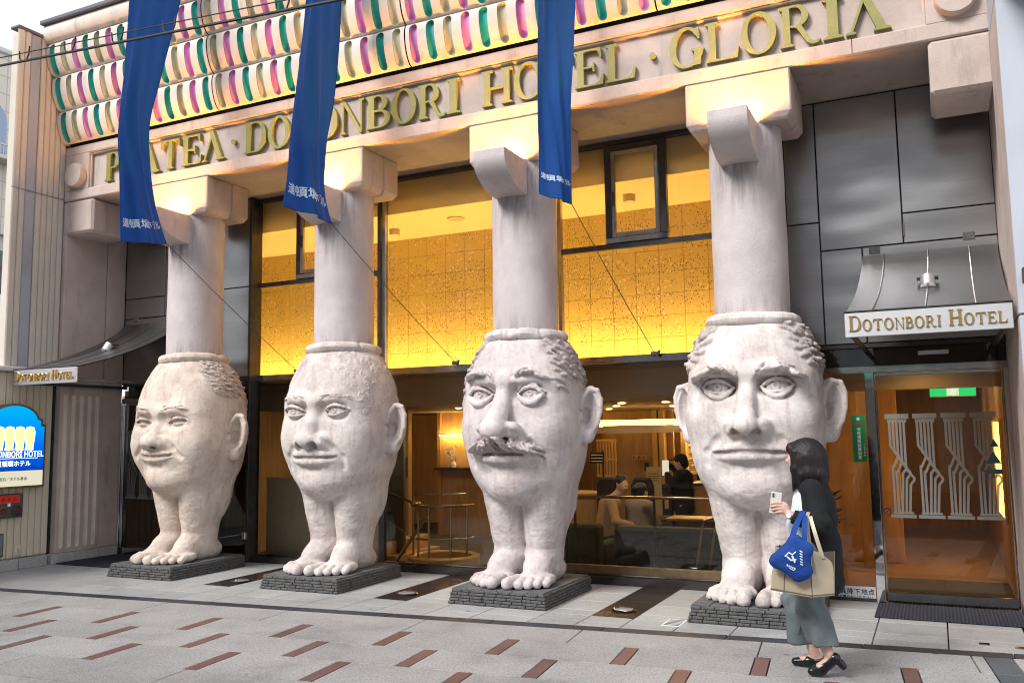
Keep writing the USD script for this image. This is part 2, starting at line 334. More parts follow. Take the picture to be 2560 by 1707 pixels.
def vnormals(V, F):
    n = np.zeros_like(V); fn = np.cross(V[F[:,1]]-V[F[:,0]], V[F[:,2]]-V[F[:,0]])
    for k in range(3):
        for j in range(3): n[:, j] += np.bincount(F[:, k], fn[:, j], len(V))
    return n/np.maximum(np.linalg.norm(n, axis=1, keepdims=True), 1e-12)
def pick(V, F, N, keep):
    f = F[keep]
    if len(f) == 0: return None
    u, inv = np.unique(f.ravel(), return_inverse=True)
    return (V[u], inv.reshape(-1, 3)), N[u]
def rot(axis, deg):
    a = math.radians(deg); c, s = math.cos(a), math.sin(a)
    return np.array({'x': [[1,0,0],[0,c,-s],[0,s,c]], 'y': [[c,0,s],[0,1,0],[-s,0,c]], 'z': [[c,-s,0],[s,c,0],[0,0,1]]}[axis])
# ------------------------------------------------------------------ the four stone heads standing on their feet
def statue_mat(name, a, b, c):
    nodes = {'g': ('geometry', {}), 'n': ('noise_texture', {'scale': 2.6, 'detail': 8.0, 'roughness': 0.66}), 'r': ('rgb_ramp', {'ramp': [(0.30, a), (0.52, b), (0.70, c)]}),
             'sp': ('noise_texture', {'scale': 9.0, 'detail': 9.0, 'roughness': 0.8}), 'sr': ('rgb_ramp', {'ramp': [(0.52, (0, 0, 0)), (0.74, (0.60, 0.60, 0.60))]}), 'mx': ('mix', {'color2': tuple(x*0.45 for x in a)}),
             'kp': ('mapping', {'scale': (11.0, 11.0, 1.3)}), 'kn': ('noise_texture', {'scale': 1.0, 'detail': 8.0, 'roughness': 0.72}), 'kr': ('rgb_ramp', {'ramp': [(0.50, (0, 0, 0)), (0.72, (0.62, 0.62, 0.62))]}), 'km': ('mix', {'color2': (0.30, 0.225, 0.205)}), 'at': ('attribute', {'attribute': 'wash_shade'}), 'm2': ('mix', {'color2': (0.20, 0.15, 0.145)}), 'am': ('math', {'math_type': 'multiply', 'value2': 0.85}),
             'b': ('noise_texture', {'scale': 30.0, 'detail': 8.0, 'roughness': 0.75}), 'bu': ('bump', {'strength': 0.55, 'distance': 0.012}), 'p': ('principled_bsdf', {'roughness': 0.85, 'specular_ior_level': 0.25})}
    return mat(name, nodes, [('g.position', 'n.vector'), ('n.fac', 'r.fac'), ('g.position', 'sp.vector'), ('sp.fac', 'sr.fac'), ('sr.color', 'mx.fac'), ('r.color', 'mx.color1'),
        ('at.fac', 'am.value1'), ('am.value', 'm2.fac'), ('g.position', 'kp.vector'), ('kp.vector', 'kn.vector'), ('kn.fac', 'kr.fac'), ('kr.color', 'km.fac'), ('mx.color', 'km.color1'), ('km.color', 'm2.color1'), ('m2.color', 'p.base_color'), ('g.position', 'b.vector'), ('b.fac', 'bu.height'), ('bu.normal', 'p.normal')])
STAT = [statue_mat('cast_stone_warm', (0.50, 0.40, 0.345), (0.65, 0.555, 0.485), (0.72, 0.645, 0.565)),
        statue_mat('cast_stone_pale', (0.48, 0.415, 0.395), (0.63, 0.57, 0.545), (0.70, 0.65, 0.625)),
        statue_mat('cast_stone_mauve', (0.46, 0.40, 0.40), (0.60, 0.54, 0.54), (0.67, 0.615, 0.615)),
        statue_mat('cast_stone_white', (0.48, 0.415, 0.395), (0.66, 0.60, 0.58), (0.73, 0.685, 0.665))]
HEADS = [dict(yaw=2, ez=1.825, ex=0.295, mz=1.40, mw=0.305, nose='button'), dict(yaw=0, ez=1.89, ex=0.28, mz=1.385, mw=0.285, nose='wide'),
         dict(yaw=0, ez=2.0, ex=0.275, mz=1.415, mw=0.30, nose='big'), dict(yaw=-2, ez=1.985, ex=0.25, mz=1.425, mw=0.30, nose='long')]
def sculpt(k):
    H = HEADS[k]; rng = np.random.default_rng(40+k)
    c = Clay((-0.92, -0.92, 0.125), (0.92, 0.56, 2.66), 0.0098)
    S2 = (-1, 1); marks = []
    def mark(pts, r, w): marks.append((np.atleast_2d(np.array(pts, float)), r, w))  # darkens carved features in the colour: grime plus painted shade
    # skull, face mass, jaw
    c.mass((0, -0.015, 1.845), ({0: 0.625, 1: 0.59, 2: 0.59, 3: 0.595}[k], 0.535, 0.925), 0.05)
    c.ell((0, -0.22, 1.62), (0.40, 0.33, 0.66), 0.14)
    c.ell((0, -0.36, 1.145), (0.28, 0.225, 0.19), 0.10)
    for s in S2: c.ell((s*{0: 0.37, 1: 0.34, 2: 0.33, 3: 0.33}[k], -0.25, {0: 1.56, 1: 1.60, 2: 1.66, 3: 1.72}[k]), (0.255 if k == 0 else 0.235, 0.285 if k == 0 else 0.27, {0: 0.30, 1: 0.28, 2: 0.22, 3: 0.20}[k]), 0.12)
    # legs
    for s in S2:
        c.cone((s*0.222, -0.02, 1.18), (s*0.176, -0.01, 0.42), 0.27, 0.172, 0.03, sc=(1, 1.38, 1))
        c.cone((s*0.176, -0.01, 0.42), (s*0.178, 0.0, 0.28), 0.172, 0.176, 0.03, sc=(1, 1.3, 1))
        c.ell((s*0.22, 0.16, 0.98), (0.235, 0.22, 0.36), 0.08)
        c.ell((s*0.175, 0.14, 0.24), (0.15, 0.17, 0.12), 0.05)
        c.chain([(s*0.18, -0.06, 0.38), (s*0.195, -0.24, 0.30), (s*0.21, -0.42, 0.222)], [0.145, 0.125, 0.080], 0.06, sc=(1.05, 1, 1))
        c.ell((s*0.215, -0.36, 0.20), (0.20, 0.20, 0.074), 0.04)
        for j, (x, yt, r) in enumerate([(0.082, -0.725, 0.066), (0.180, -0.695, 0.049), (0.258, -0.650, 0.046), (0.327, -0.595, 0.043), (0.390, -0.525, 0.040)]):
            c.cone((s*(x*0.90+0.012), yt+0.25, 0.212), (s*x, yt+0.10, 0.212), r*0.84, r*0.86, 0.014)
            c.cone((s*x, yt+0.10, 0.215), (s*x, yt+0.03, 0.15+r*0.80), r*0.86, r*0.95, 0.006)
            c.ell((s*x, yt+0.03-r*0.55, 0.15+r*1.72), (r*0.66, r*0.62, r*0.22), 0.004, rot('x', 30), sub=True)
    c.ell((0, 0.16, 1.28), (0.47, 0.33, 0.44), 0.06); c.cone((0, 0.14, 1.0), (0, 0.10, 0.30), 0.12, 0.07, 0.02)
    # brow shelf and eye sockets
    ez, ex, mz, mw = H['ez'], H['ex'], H['mz'], H['mw']
    bz = {0: 0.105, 1: 0.10, 2: 0.115, 3: 0.098}[k]
    c.chain([(-0.44, -0.36, ez+bz-0.02), (-0.27, -0.485, ez+bz+0.02), (0, -0.505, ez+bz), (0.27, -0.485, ez+bz+0.02), (0.44, -0.36, ez+bz-0.02)], [0.05, 0.08, 0.07, 0.08, 0.05], 0.09)
    deep = {0: 0.0, 1: 0.02, 2: 0.035, 3: 0.06}[k]
    if k == 3: c.chain([(-0.42, -0.38, ez+0.10), (-0.26, -0.52, ez+0.125), (-0.10, -0.53, ez+0.105)], 0.06, 0.05); c.chain([(0.42, -0.38, ez+0.10), (0.26, -0.52, ez+0.125), (0.10, -0.53, ez+0.105)], 0.06, 0.05)
    for s in S2:
        c.ell((s*ex, -0.60+deep*0.6, ez-0.005), (0.160, 0.13+deep, 0.092), 0.06, sub=True)
        c.ell((s*0.125, -0.60, ez+0.012), (0.062, 0.085+deep*0.5, 0.085), 0.045, sub=True)
        ey = -0.425+(0.012 if k == 0 else -0.012 if k == 3 else 0)
        fs = {0: 1.12, 1: 1.14, 2: 1.04, 3: 1.0}[k]
        c.ell((s*ex, ey, ez), (0.118*fs, 0.118*fs, 0.108*fs), 0.008)
        # lids
        T = np.linspace(-1, 1, 9)
        def lid(h0, sgn, out, tilt=0.012):
            P = []
            for t in T:
                dx = 0.122*t*fs; dz = sgn*h0*fs*(1-t*t)+tilt*t*1.0; out_ = out*fs
                P.append((s*(ex+dx*1.12), ey-math.sqrt(max(out_*out_-(dx*0.98)**2-dz*dz, 0.0009)), ez+dz))
            return P
        if k == 0:      # heavy hooded lids, narrow slits
            c.ell((s*ex, ey+0.002, ez+0.072), (0.160, 0.126, 0.068), 0.02)
            c.ell((s*ex, ey+0.004, ez-0.078), (0.150, 0.120, 0.052), 0.02)
            def so(x, z, o): return (x, c.fy(x, z)+o, z)
            P = [so(s*(ex+0.152*t), ez-0.004+0.012*t-0.014*t*t, 0.014) for t in T]
            c.chain(P, [0.008, 0.016, 0.023, 0.027, 0.028, 0.027, 0.024, 0.017, 0.008], 0.003, sub=True); mark(P, 0.036, 0.9)
            c.ell((s*ex, ey+0.030, ez-0.010), (0.10, 0.095, 0.05), 0.003)
            P = [so(s*(ex+0.12*t), ez-0.070+0.030*t*t, 0.0) for t in np.linspace(-0.85, 0.95, 7)]
            c.chain(P, 0.010, 0.014, sub=True)
            P = [so(s*(ex+0.15*t), ez+0.064-0.034*t*t, 0.0) for t in np.linspace(-0.8, 1, 7)]
            c.chain(P, 0.009, 0.012, sub=True)
        else:
            op = {1: 0.052, 2: 0.058, 3: 0.060}[k]
            c.ell((s*ex, ey+0.006, ez+(op+0.046)*fs), (0.138*fs, 0.112*fs, 0.050), 0.015)
            c.chain(lid(op, 1, 0.131), [0.008, 0.013, 0.017, 0.019, 0.020, 0.019, 0.017, 0.013, 0.008], 0.006)
            c.chain(lid(op*0.80, -1, 0.128), [0.006, 0.009, 0.011, 0.012, 0.012, 0.012, 0.011, 0.009, 0.006], 0.007)
            if k == 2:  # bags and crow's feet
                c.chain(lid(0.092, -1, 0.150, -0.004), [0.008, 0.018, 0.024, 0.027, 0.028, 0.027, 0.024, 0.018, 0.008], 0.015)
                c.chain([(s*(ex+0.10), -0.47, ez+0.03), (s*(ex+0.17), -0.42, ez-0.045)], [0.020, 0.012], 0.012)
                c.chain(lid(0.098, 1, 0.142, -0.03), [0.008, 0.012, 0.016, 0.018, 0.019, 0.020, 0.020, 0.018, 0.012], 0.010)
            if k == 3: c.chain(lid(0.090, -1, 0.138, 0), [0.008, 0.013, 0.016, 0.018, 0.018, 0.018, 0.016, 0.013, 0.008], 0.02)
            f = ey-0.118*fs; W = np.linspace(0, 2*np.pi, 17)
            mark([(s*ex-0.006+0.046*math.cos(w), f+0.012, ez+0.002+0.046*math.sin(w)) for w in W], 0.012, 0.6); mark([(s*ex-0.006, f, ez+0.002)], 0.018, 0.7)
            mark([(x_, y_, z_-0.016) for x_, y_, z_ in lid(op, 1, 0.126)], 0.020, 0.75); mark([(x_, y_, z_+0.012) for x_, y_, z_ in lid(op*0.80, -1, 0.124)], 0.016, 0.55)
            c.chain([(s*ex-0.006+0.046*math.cos(w), f+0.010, ez+0.002+0.046*math.sin(w)) for w in W], 0.0075, 0.004, sub=True)
            c.ell((s*ex-0.006, f-0.001, ez+0.002), (0.017, 0.020, 0.017), 0.004, sub=True)
            c.ell((s*ex+0.004, f+0.000, ez+0.014), (0.008, 0.010, 0.008), 0.003)
    # nose
    N = H['nose']
    if N == 'button':
        for s in S2: mark([(s*0.062, -0.650, mz+0.128)], 0.045, 0.9)
        c.chain([(0, -0.475, ez+0.03), (0, -0.545, ez-0.10), (0, -0.625, mz+0.20)], [0.055, 0.062, 0.090], 0.06)
        c.ell((0, -0.655, mz+0.185), (0.130, 0.098, 0.098), 0.03)
        for s in S2:
            c.ell((s*0.132, -0.580, mz+0.165), (0.082, 0.088, 0.075), 0.05); c.ell((s*0.062, -0.655, mz+0.122), (0.034, 0.05, 0.024), 0.012, sub=True)
    if N == 'wide':
        for s in S2: mark([(s*0.084, -0.662, mz+0.135)], 0.062, 0.9)
        c.chain([(0, -0.50, ez+0.02), (0, -0.575, ez-0.13), (0, -0.645, mz+0.20)], [0.060, 0.072, 0.095], 0.05)
        c.ell((0, -0.665, mz+0.19), (0.122, 0.092, 0.088), 0.03)
        for s in S2:
            c.ell((s*0.145, -0.590, mz+0.175), (0.088, 0.095, 0.082), 0.05); c.ell((s*0.084, -0.672, mz+0.130), (0.054, 0.075, 0.046), 0.012, rot('y', -s*20), sub=True)
    if N == 'big':
        for s in S2: mark([(s*0.085, -0.72, mz+0.160)], 0.045, 0.9)
        c.chain([(0, -0.52, ez+0.06), (0, -0.60, ez-0.09), (0, -0.70, ez-0.22), (0, -0.785, mz+0.27)], [0.062, 0.080, 0.092, 0.110], 0.045)
        c.ell((0, -0.795, mz+0.235), (0.136, 0.118, 0.110), 0.03)
        for s in S2:
            c.ell((s*0.140, -0.675, mz+0.228), (0.086, 0.120, 0.086), 0.045); c.ell((s*0.085, -0.72, mz+0.155), (0.036, 0.06, 0.022), 0.012, sub=True)
    if N == 'long':
        for s in S2: mark([(s*0.074, -0.690, mz+0.175)], 0.058, 0.9)
        c.chain([(0, -0.515, ez+0.06), (0, -0.60, ez-0.10), (0, -0.68, mz+0.30), (0, -0.725, mz+0.235)], [0.062, 0.066, 0.076, 0.084], 0.04)
        c.ell((0, -0.725, mz+0.225), (0.105, 0.092, 0.078), 0.03)
        for s in S2:
            c.ell((s*0.125, -0.61, mz+0.212), (0.078, 0.100, 0.076), 0.05); c.ell((s*0.074, -0.705, mz+0.166), (0.050, 0.075, 0.040), 0.010, rot('y', -s*15), sub=True)
    # mouth
    c.ell((0, -0.40-(0.045 if k == 2 else 0.01), mz+0.01), (0.30, 0.185, 0.17), 0.10)
    def on(x, z, o): return (x, c.fy(x, z)+o, z)
    up = {0: 0.028, 1: 0.040, 2: 0.028, 3: 0.030}[k]; lw = {0: 0.036, 1: 0.048, 2: 0.052, 3: 0.046}[k]
    smile = {0: 0.030, 1: 0.006, 2: 0.004, 3: -0.012}[k]
    Q = [(-1.0, 0), (-0.6, 0.010), (-0.22, 0.026), (0, 0.014), (0.22, 0.026), (0.6, 0.010), (1.0, 0)]
    U = [on(mw*t, mz+up*0.7+dz+smile*t*t, 0.008) for t, dz in Q]; L = [on(mw*0.9*t, mz-lw*0.85+smile*t*t*1.2, 0.006) for t in (-1, -0.6, -0.2, 0.2, 0.6, 1)]
    c.chain(U, [0.010, up*0.9, up*1.15, up, up*1.15, up*0.9, 0.010], 0.022); c.chain(L, [0.012, lw*0.85, lw*1.1, lw*1.1, lw*0.85, 0.012], 0.022)
    mark([on(mw*1.06*t, mz+smile*t*t*1.15, 0.012) for t in np.linspace(-1, 1, 41)], 0.022, 0.95)
    c.chain([on(mw*1.06*t, mz+smile*t*t*1.15, 0.006) for t in np.linspace(-1, 1, 13)], [0.012]+[0.018]*11+[0.012], 0.006, sub=True)
    for s in S2:
        nz = mz+0.20; dep = {0: 0.019, 1: 0.013, 2: 0.019, 3: 0.014}[k]
        c.chain([on(s*0.17, nz+0.02, 0), on(s*0.27, nz-0.10, 0), on(s*(mw+0.075), mz+0.0, 0), on(s*(mw+0.075), mz-0.11, 0)][:3 if k == 0 else 4], [dep, dep*1.3, dep*0.9, dep*0.6][:3 if k == 0 else 4], 0.05, sub=True)
    c.ell((0, c.fy(0, mz-0.115)-0.012, mz-0.115), (0.15, 0.03, 0.028), 0.05, sub=True)
    c.cone(on(0, mz+0.115, -0.012), on(0, mz+0.05, -0.012), 0.016, 0.012, 0.03, sub=True)
    if k == 2: c.ell((0, -0.40, 1.10), (0.20, 0.17, 0.14), 0.08)
    # ears, standing out from the head
    for s in S2:
        Rz = rot('z', s*24)
        e0 = np.array([s*{0: 0.68, 1: 0.645, 2: 0.645, 3: 0.635}[k], 0.085, {0: 1.64, 1: 1.70, 2: 1.80, 3: 1.79}[k]])
        Rt = Rz @ rot('y', s*(7 if k != 3 else 5))
        def E(u, v, w): return e0+Rt @ np.array([s*u, w, v])
        c.cone(E(-0.12, 0.05, 0.02), E(-0.10, -0.16, 0.02), 0.09, 0.07, 0.03)
        c.ell(e0, (0.128, 0.105, 0.285), 0.02, Rt)
        c.ell(E(-0.015, 0.01, -0.105), (0.094, 0.130, 0.215), 0.012, Rt, sub=True); c.ell(E(-0.03, -0.02, 0.01), (0.050, 0.055, 0.085), 0.015, Rt, sub=True)
        W = [(-0.085, 0.04), (-0.078, 0.16), (-0.018, 0.245), (0.056, 0.238), (0.102, 0.15), (0.110, 0.02), (0.092, -0.10), (0.05, -0.18)]
        c.chain([E(u, v, -0.062) for u, v in W], [0.018, 0.022, 0.027, 0.028, 0.027, 0.024, 0.020, 0.016], 0.008)
        c.chain([E(u, v, 0.006) for u, v in [(0.02, 0.20), (0.055, 0.11), (0.062, 0.02), (0.045, -0.07), (0.0, -0.12)]], [0.012, 0.020, 0.023, 0.022, 0.016], 0.012)
        c.ell(E(0.0, -0.225, -0.030), (0.078, 0.062, 0.078), 0.03, Rt)
        c.ell(E(-0.085, -0.04, -0.055), (0.030, 0.04, 0.052), 0.02, Rt)
    # hair, brows, moustache as modelled strands
    wash_shade = []
    def strand(P, r0, r1, k_=0.006, w=True):
        n = len(P); c.chain(P, list(np.linspace(r0, r1, n)), k_)
        if w: wash_shade.extend(P)
    for s in S2:
        if k == 2 or k == 3:
            nb, hgt = (34, 0.05) if k == 2 else (38, 0.06)
            for _ in range(nb):
                t = rng.uniform(0, 1); x = 0.085+0.33*t; z = ez+bz+{2: 0.045, 3: 0.012}[k]+0.075*math.sin(min(1, t*1.25)*2.4)*0.75-0.06*max(0, t-0.6)*2+rng.uniform(-0.5, 0.5)*hgt*(1-0.5*t)
                p = np.array(on(s*x, z, 0.004)); L = rng.uniform(0.055, 0.095)*(1.15 if k == 3 else 1.0)
                d = np.array([s*(0.3+0.75*t), 0, 0.55-0.95*t]); d /= np.linalg.norm(d)
                q = np.array(on(*(p+d*L*0.55)[[0, 2]], -0.012)); q2 = np.array(on(*(p+d*L)[[0, 2]], 0.004)) if c.hit((p[0]+d[0]*L, -0.92, p[2]+d[2]*L), (0, 1, 0)) is not None else q
                strand([p, q, q2], 0.022 if k == 3 else 0.016, 0.007, 0.005, False)
        elif k == 0 or k == 1:
            for _ in range(34):
                t = rng.uniform(0, 1); x = 0.10+0.33*t; z = ez+bz+0.045+0.055*math.sin(t*2.2)-0.045*t+rng.uniform(-0.022, 0.022)
                p = np.array(on(s*x, z, -0.001)); d = np.array([s*1.0, 0, 0.35-0.7*t])*0.05
                strand([p, np.array(on(p[0]+d[0], p[2]+d[2], -0.002))], 0.009, 0.004, 0.004, False)
    def skin(az, z, o=0.0):
        """Point of the head at azimuth az (0 = front, 90 = viewer's right) and height z."""
        a = math.radians(az); d = np.array([math.sin(a), -math.cos(a), 0]); p = c.hit((d[0]*0.95, d[1]*0.95+0.0, z), -d, 0.9)
        return None if p is None else p+d*o
    def lock(s, az, z, L, dz, wave, r, ph):
        P = []
        for t in np.linspace(0, 1, 6):
            q = skin(s*(az+L*t), z+dz*t*t+wave*math.sin(t*5.2+ph), 0.010*math.sin(math.pi*min(1, t*1.15)))
            if q is not None and not (az+L*t > 67 and z+dz*t*t < 2.12 and az+L*t < 125): P.append(q)
        if len(P) > 3: strand(P, r, r*0.35, 0.006)
    if k == 3:
        for s in S2:
            for row in range(19):
                z0 = 2.575-0.040*row; a0 = 36+1.7*row+(4 if row > 9 else 0)
                for seg in range(6):
                    az = a0+seg*21+(row % 2)*9+rng.uniform(-3, 3); z = z0-0.016*seg+rng.uniform(-0.008, 0.008)
                    if z < 2.11 and az > 62: continue
                    lock(s, az, z, rng.uniform(24, 31), -0.055-0.02*seg, 0.016, 0.023, row*0.7)
    if k == 2:
        for s in S2:
            for row in range(22):
                z0 = 2.57-0.043*row; a0 = 44+0.8*row+(3 if row > 12 else 0)
                for seg in range(6):
                    az = a0+seg*17+(row % 2)*7+rng.uniform(-3, 3); z = z0-0.012*seg+rng.uniform(-0.010, 0.010)
                    if z < 2.12 and az > 66: continue
                    lock(s, az, z, rng.uniform(13, 19), -0.065, 0.010, 0.021, rng.uniform(0, 2))
    if k == 0:
        for s in S2:
            for row in range(30):
                z0 = 2.565-0.031*row; a0 = 54+1.3*row+rng.uniform(-3, 3)
                for seg in range(9):
                    az = a0+seg*10+(row % 2)*5+rng.uniform(-3, 3); z = z0-0.010*seg+rng.uniform(-0.010, 0.010)
                    if z < 1.98 and az > 68: continue
                    lock(s, az, z, rng.uniform(10, 17), -0.05, 0.009, 0.0145, rng.uniform(0, 4))
    if k == 1:
        for _ in range(330):
            z = rng.uniform(1.85, 2.58); s = rng.choice(S2); a0 = rng.uniform(44-(z-2.1)*55 if z < 2.45 else 0, 150)
            if z < 2.02 and 70 < a0 < 112: continue
            q = skin(s*a0, z, 0.0)
            if q is None: continue
            w0 = rng.uniform(0, 6.28); P = []
            for t in np.linspace(0, 3.9, 5):
                p = skin(s*a0+2.2*math.cos(w0+t), z+0.022*math.sin(w0+t), 0.002)
                if p is not None: P.append(p)
            if len(P) > 3: strand(P, 0.0065, 0.0045, 0.003)
    mous = np.zeros((0, 3))
    if k == 2:
        n0 = len(wash_shade)
        for s in S2: c.chain([on(s*0.03, mz+0.105, 0.0), on(s*0.16, mz+0.080, 0.0), on(s*0.27, mz+0.035, 0.010), on(s*0.335, mz-0.05, 0.010)], [0.056, 0.060, 0.052, 0.024], 0.03)
        for s in S2:
            for i in range(78):
                t = rng.uniform(0, 1); x = 0.012+0.275*t; z = mz+0.160-0.075*t*t+rng.uniform(-0.05, 0.012)
                d = np.array([s*(0.12+0.85*t), 0, -1+0.5*t]); d /= np.linalg.norm(d); Lh = rng.uniform(0.09, 0.15)
                P = [np.array(on(s*x+d[0]*Lh*u, z+d[2]*Lh*u, 0.004-0.010*math.sin(math.pi*u))) for u in (0, 0.35, 0.7, 1.0)]
                lim = mz-0.06 if t > 0.75 else mz+0.022
                for q_ in P: q_[2] = max(q_[2], lim+0.004*rng.uniform(-1, 1))
                strand(P, 0.0125, 0.0075, 0.005)
        mous = np.array(wash_shade[n0:])
    c.floor(0.152); c.d = np.maximum(c.d, (c.ax[2]-2.575)[None, None, :])
    V, F, Nn = c.mesh()
    # hand-worked surface: lumps, tool marks, the mould seam down the calf
    amp = 0.36+0.42*np.clip((1.25-V[:, 2])/0.3, 0, 1)
    d = (meshkit.fbm(V*np.array([9, 9, 13]), 4, 11+k)-0.5)*0.022*amp+(meshkit.fbm(V*np.array([38, 38, 40]), 3, 5+k)-0.5)*0.009*amp
    if k < 2:
        x0 = 0.30+0.09*meshkit.noise(V*np.array([0, 0, 3.0])+3.0, k)+0.09*np.clip(V[:, 2]-0.6, 0, 1)
        sm = (V[:, 0] > 0.05) & (V[:, 2] < 1.30); yy = 0.215+0.03*np.sin(V[:, 2]*5)
        d -= np.where(sm, 0.020*np.exp(-((V[:, 1]-yy)/0.011)**2), 0)
    V = V+Nn*d[:, None]
    # antique washes brushed into the hair; grime and shade painted along carved lines
    ws = np.zeros(len(V))
    if wash_shade:
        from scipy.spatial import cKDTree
        dist, _ = cKDTree(np.array(wash_shade)).query(V, distance_upper_bound=0.06); near = np.isfinite(dist)
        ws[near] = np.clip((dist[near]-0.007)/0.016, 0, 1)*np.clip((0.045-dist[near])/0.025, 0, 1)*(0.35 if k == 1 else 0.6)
    from scipy.spatial import cKDTree
    mott = 0.45+0.55*meshkit.noise(V*26.0, 7)
    for P_, r_, w_ in marks:
        dist, _ = cKDTree(P_).query(V, distance_upper_bound=r_*1.6); ok = np.isfinite(dist)
        ws[ok] = np.maximum(ws[ok], w_*np.clip(1.35-dist[ok]/r_*0.85, 0, 1)*mott[ok])
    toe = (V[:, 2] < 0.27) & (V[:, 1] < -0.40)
    ws = np.where(toe, np.maximum(ws, 0.7*np.clip((0.166-V[:, 2])/0.012, 0, 1)), ws)  # grime and shade painted low on the toes
    Nn = vnormals(V, F)
    fc = V[F].mean(1)
    ear = np.zeros(len(F), int)
    for i, s in enumerate(S2):
        e0 = np.array([s*{0: 0.68, 1: 0.645, 2: 0.645, 3: 0.635}[k], 0.085, {0: 1.64, 1: 1.70, 2: 1.80, 3: 1.79}[k]])
        ear[(fc[:, 0]*s > ({0: 0.61, 1: 0.572, 2: 0.572, 3: 0.575}[k])) & (np.abs(fc[:, 2]-e0[2]) < 0.34) & (fc[:, 1] > -0.08)] = i+1
    eye = np.zeros(len(F), int)
    for i, s in enumerate(S2):
        q = (fc-np.array([s*ex, ey, ez]))/np.array([0.128, 0.14, 0.075 if k else 0.045])
        eye[((q**2).sum(1) < 1.05) & (fc[:, 1] < ey-0.03)] = i+1
    leg = fc[:, 2] < 0.93+0.5*np.maximum(fc[:, 1], 0)-0.12*np.clip(-fc[:, 1]-0.25, 0, 1)
    foot = leg & (fc[:, 2] < 0.37+0.10*fc[:, 1])
    nose = (np.abs(fc[:, 0]) < 0.175) & (fc[:, 2] < ez-0.03) & (fc[:, 2] > mz+0.105) & (fc[:, 1] < -0.565-0.02*(k > 1)) & ~leg
    mo = np.zeros(len(F), bool)
    if len(mous):
        dm, _ = cKDTree(mous).query(fc, distance_upper_bound=0.035); mo = np.isfinite(dm) & ~nose & (fc[:, 2] > mz-0.07)
        mo &= ~((np.abs(fc[:, 0]) < 0.27) & (fc[:, 2] < mz-0.004))
    tag = np.zeros(len(F), int)
    tag[nose] = 6; tag[mo] = 7; tag[ear > 0] = ear[ear > 0]; tag[eye > 0] = eye[eye > 0]+2
    right = fc[:, 0] > 0
    tag[leg] = np.where(right[leg], 9, 8); tag[foot] = np.where(right[foot], 11, 10)
    Rz = rot('z', -H['yaw']).T if False else rot('z', -H['yaw'])
    return V @ Rz.T, F, Nn @ Rz.T, tag, ws
def emit(name, V, F, N, ws, keep, mat_, parent, **kw):
    f = F[keep]
    if len(f) == 0: return None
    u, inv = np.unique(f.ravel(), return_inverse=True)
    p = put(name, (V[u], inv.reshape(-1, 3)), mat_, parent, normals=N[u], **kw)
    UsdGeom.PrimvarsAPI(prim(p)).CreatePrimvar('wash_shade', Sdf.ValueTypeNames.FloatArray, 'vertex').Set(Vt.FloatArray.FromNumpy(ws[u].astype(np.float32)))
    return p
SP = 2.3301
def statue(k, col):
    V, F, N, tag, ws = sculpt(k)
    V = V+np.array([k*SP, 0, 0]); m = STAT[k]
    hd = emit('head', V, F, N, ws, tag == 0, m, col)
    for i in (1, 2): emit('ear', V, F, N, ws, tag == i, m, hd)
    for i in (3, 4): emit('eye', V, F, N, ws, tag == i, m, hd)
    emit('nose', V, F, N, ws, tag == 6, m, hd); emit('moustache', V, F, N, ws, tag == 7, m, hd)
    for i in (8, 9):
        lg = emit('leg', V, F, N, ws, tag == i, m, col); emit('foot', V, F, N, ws, tag == i+2, m, lg)
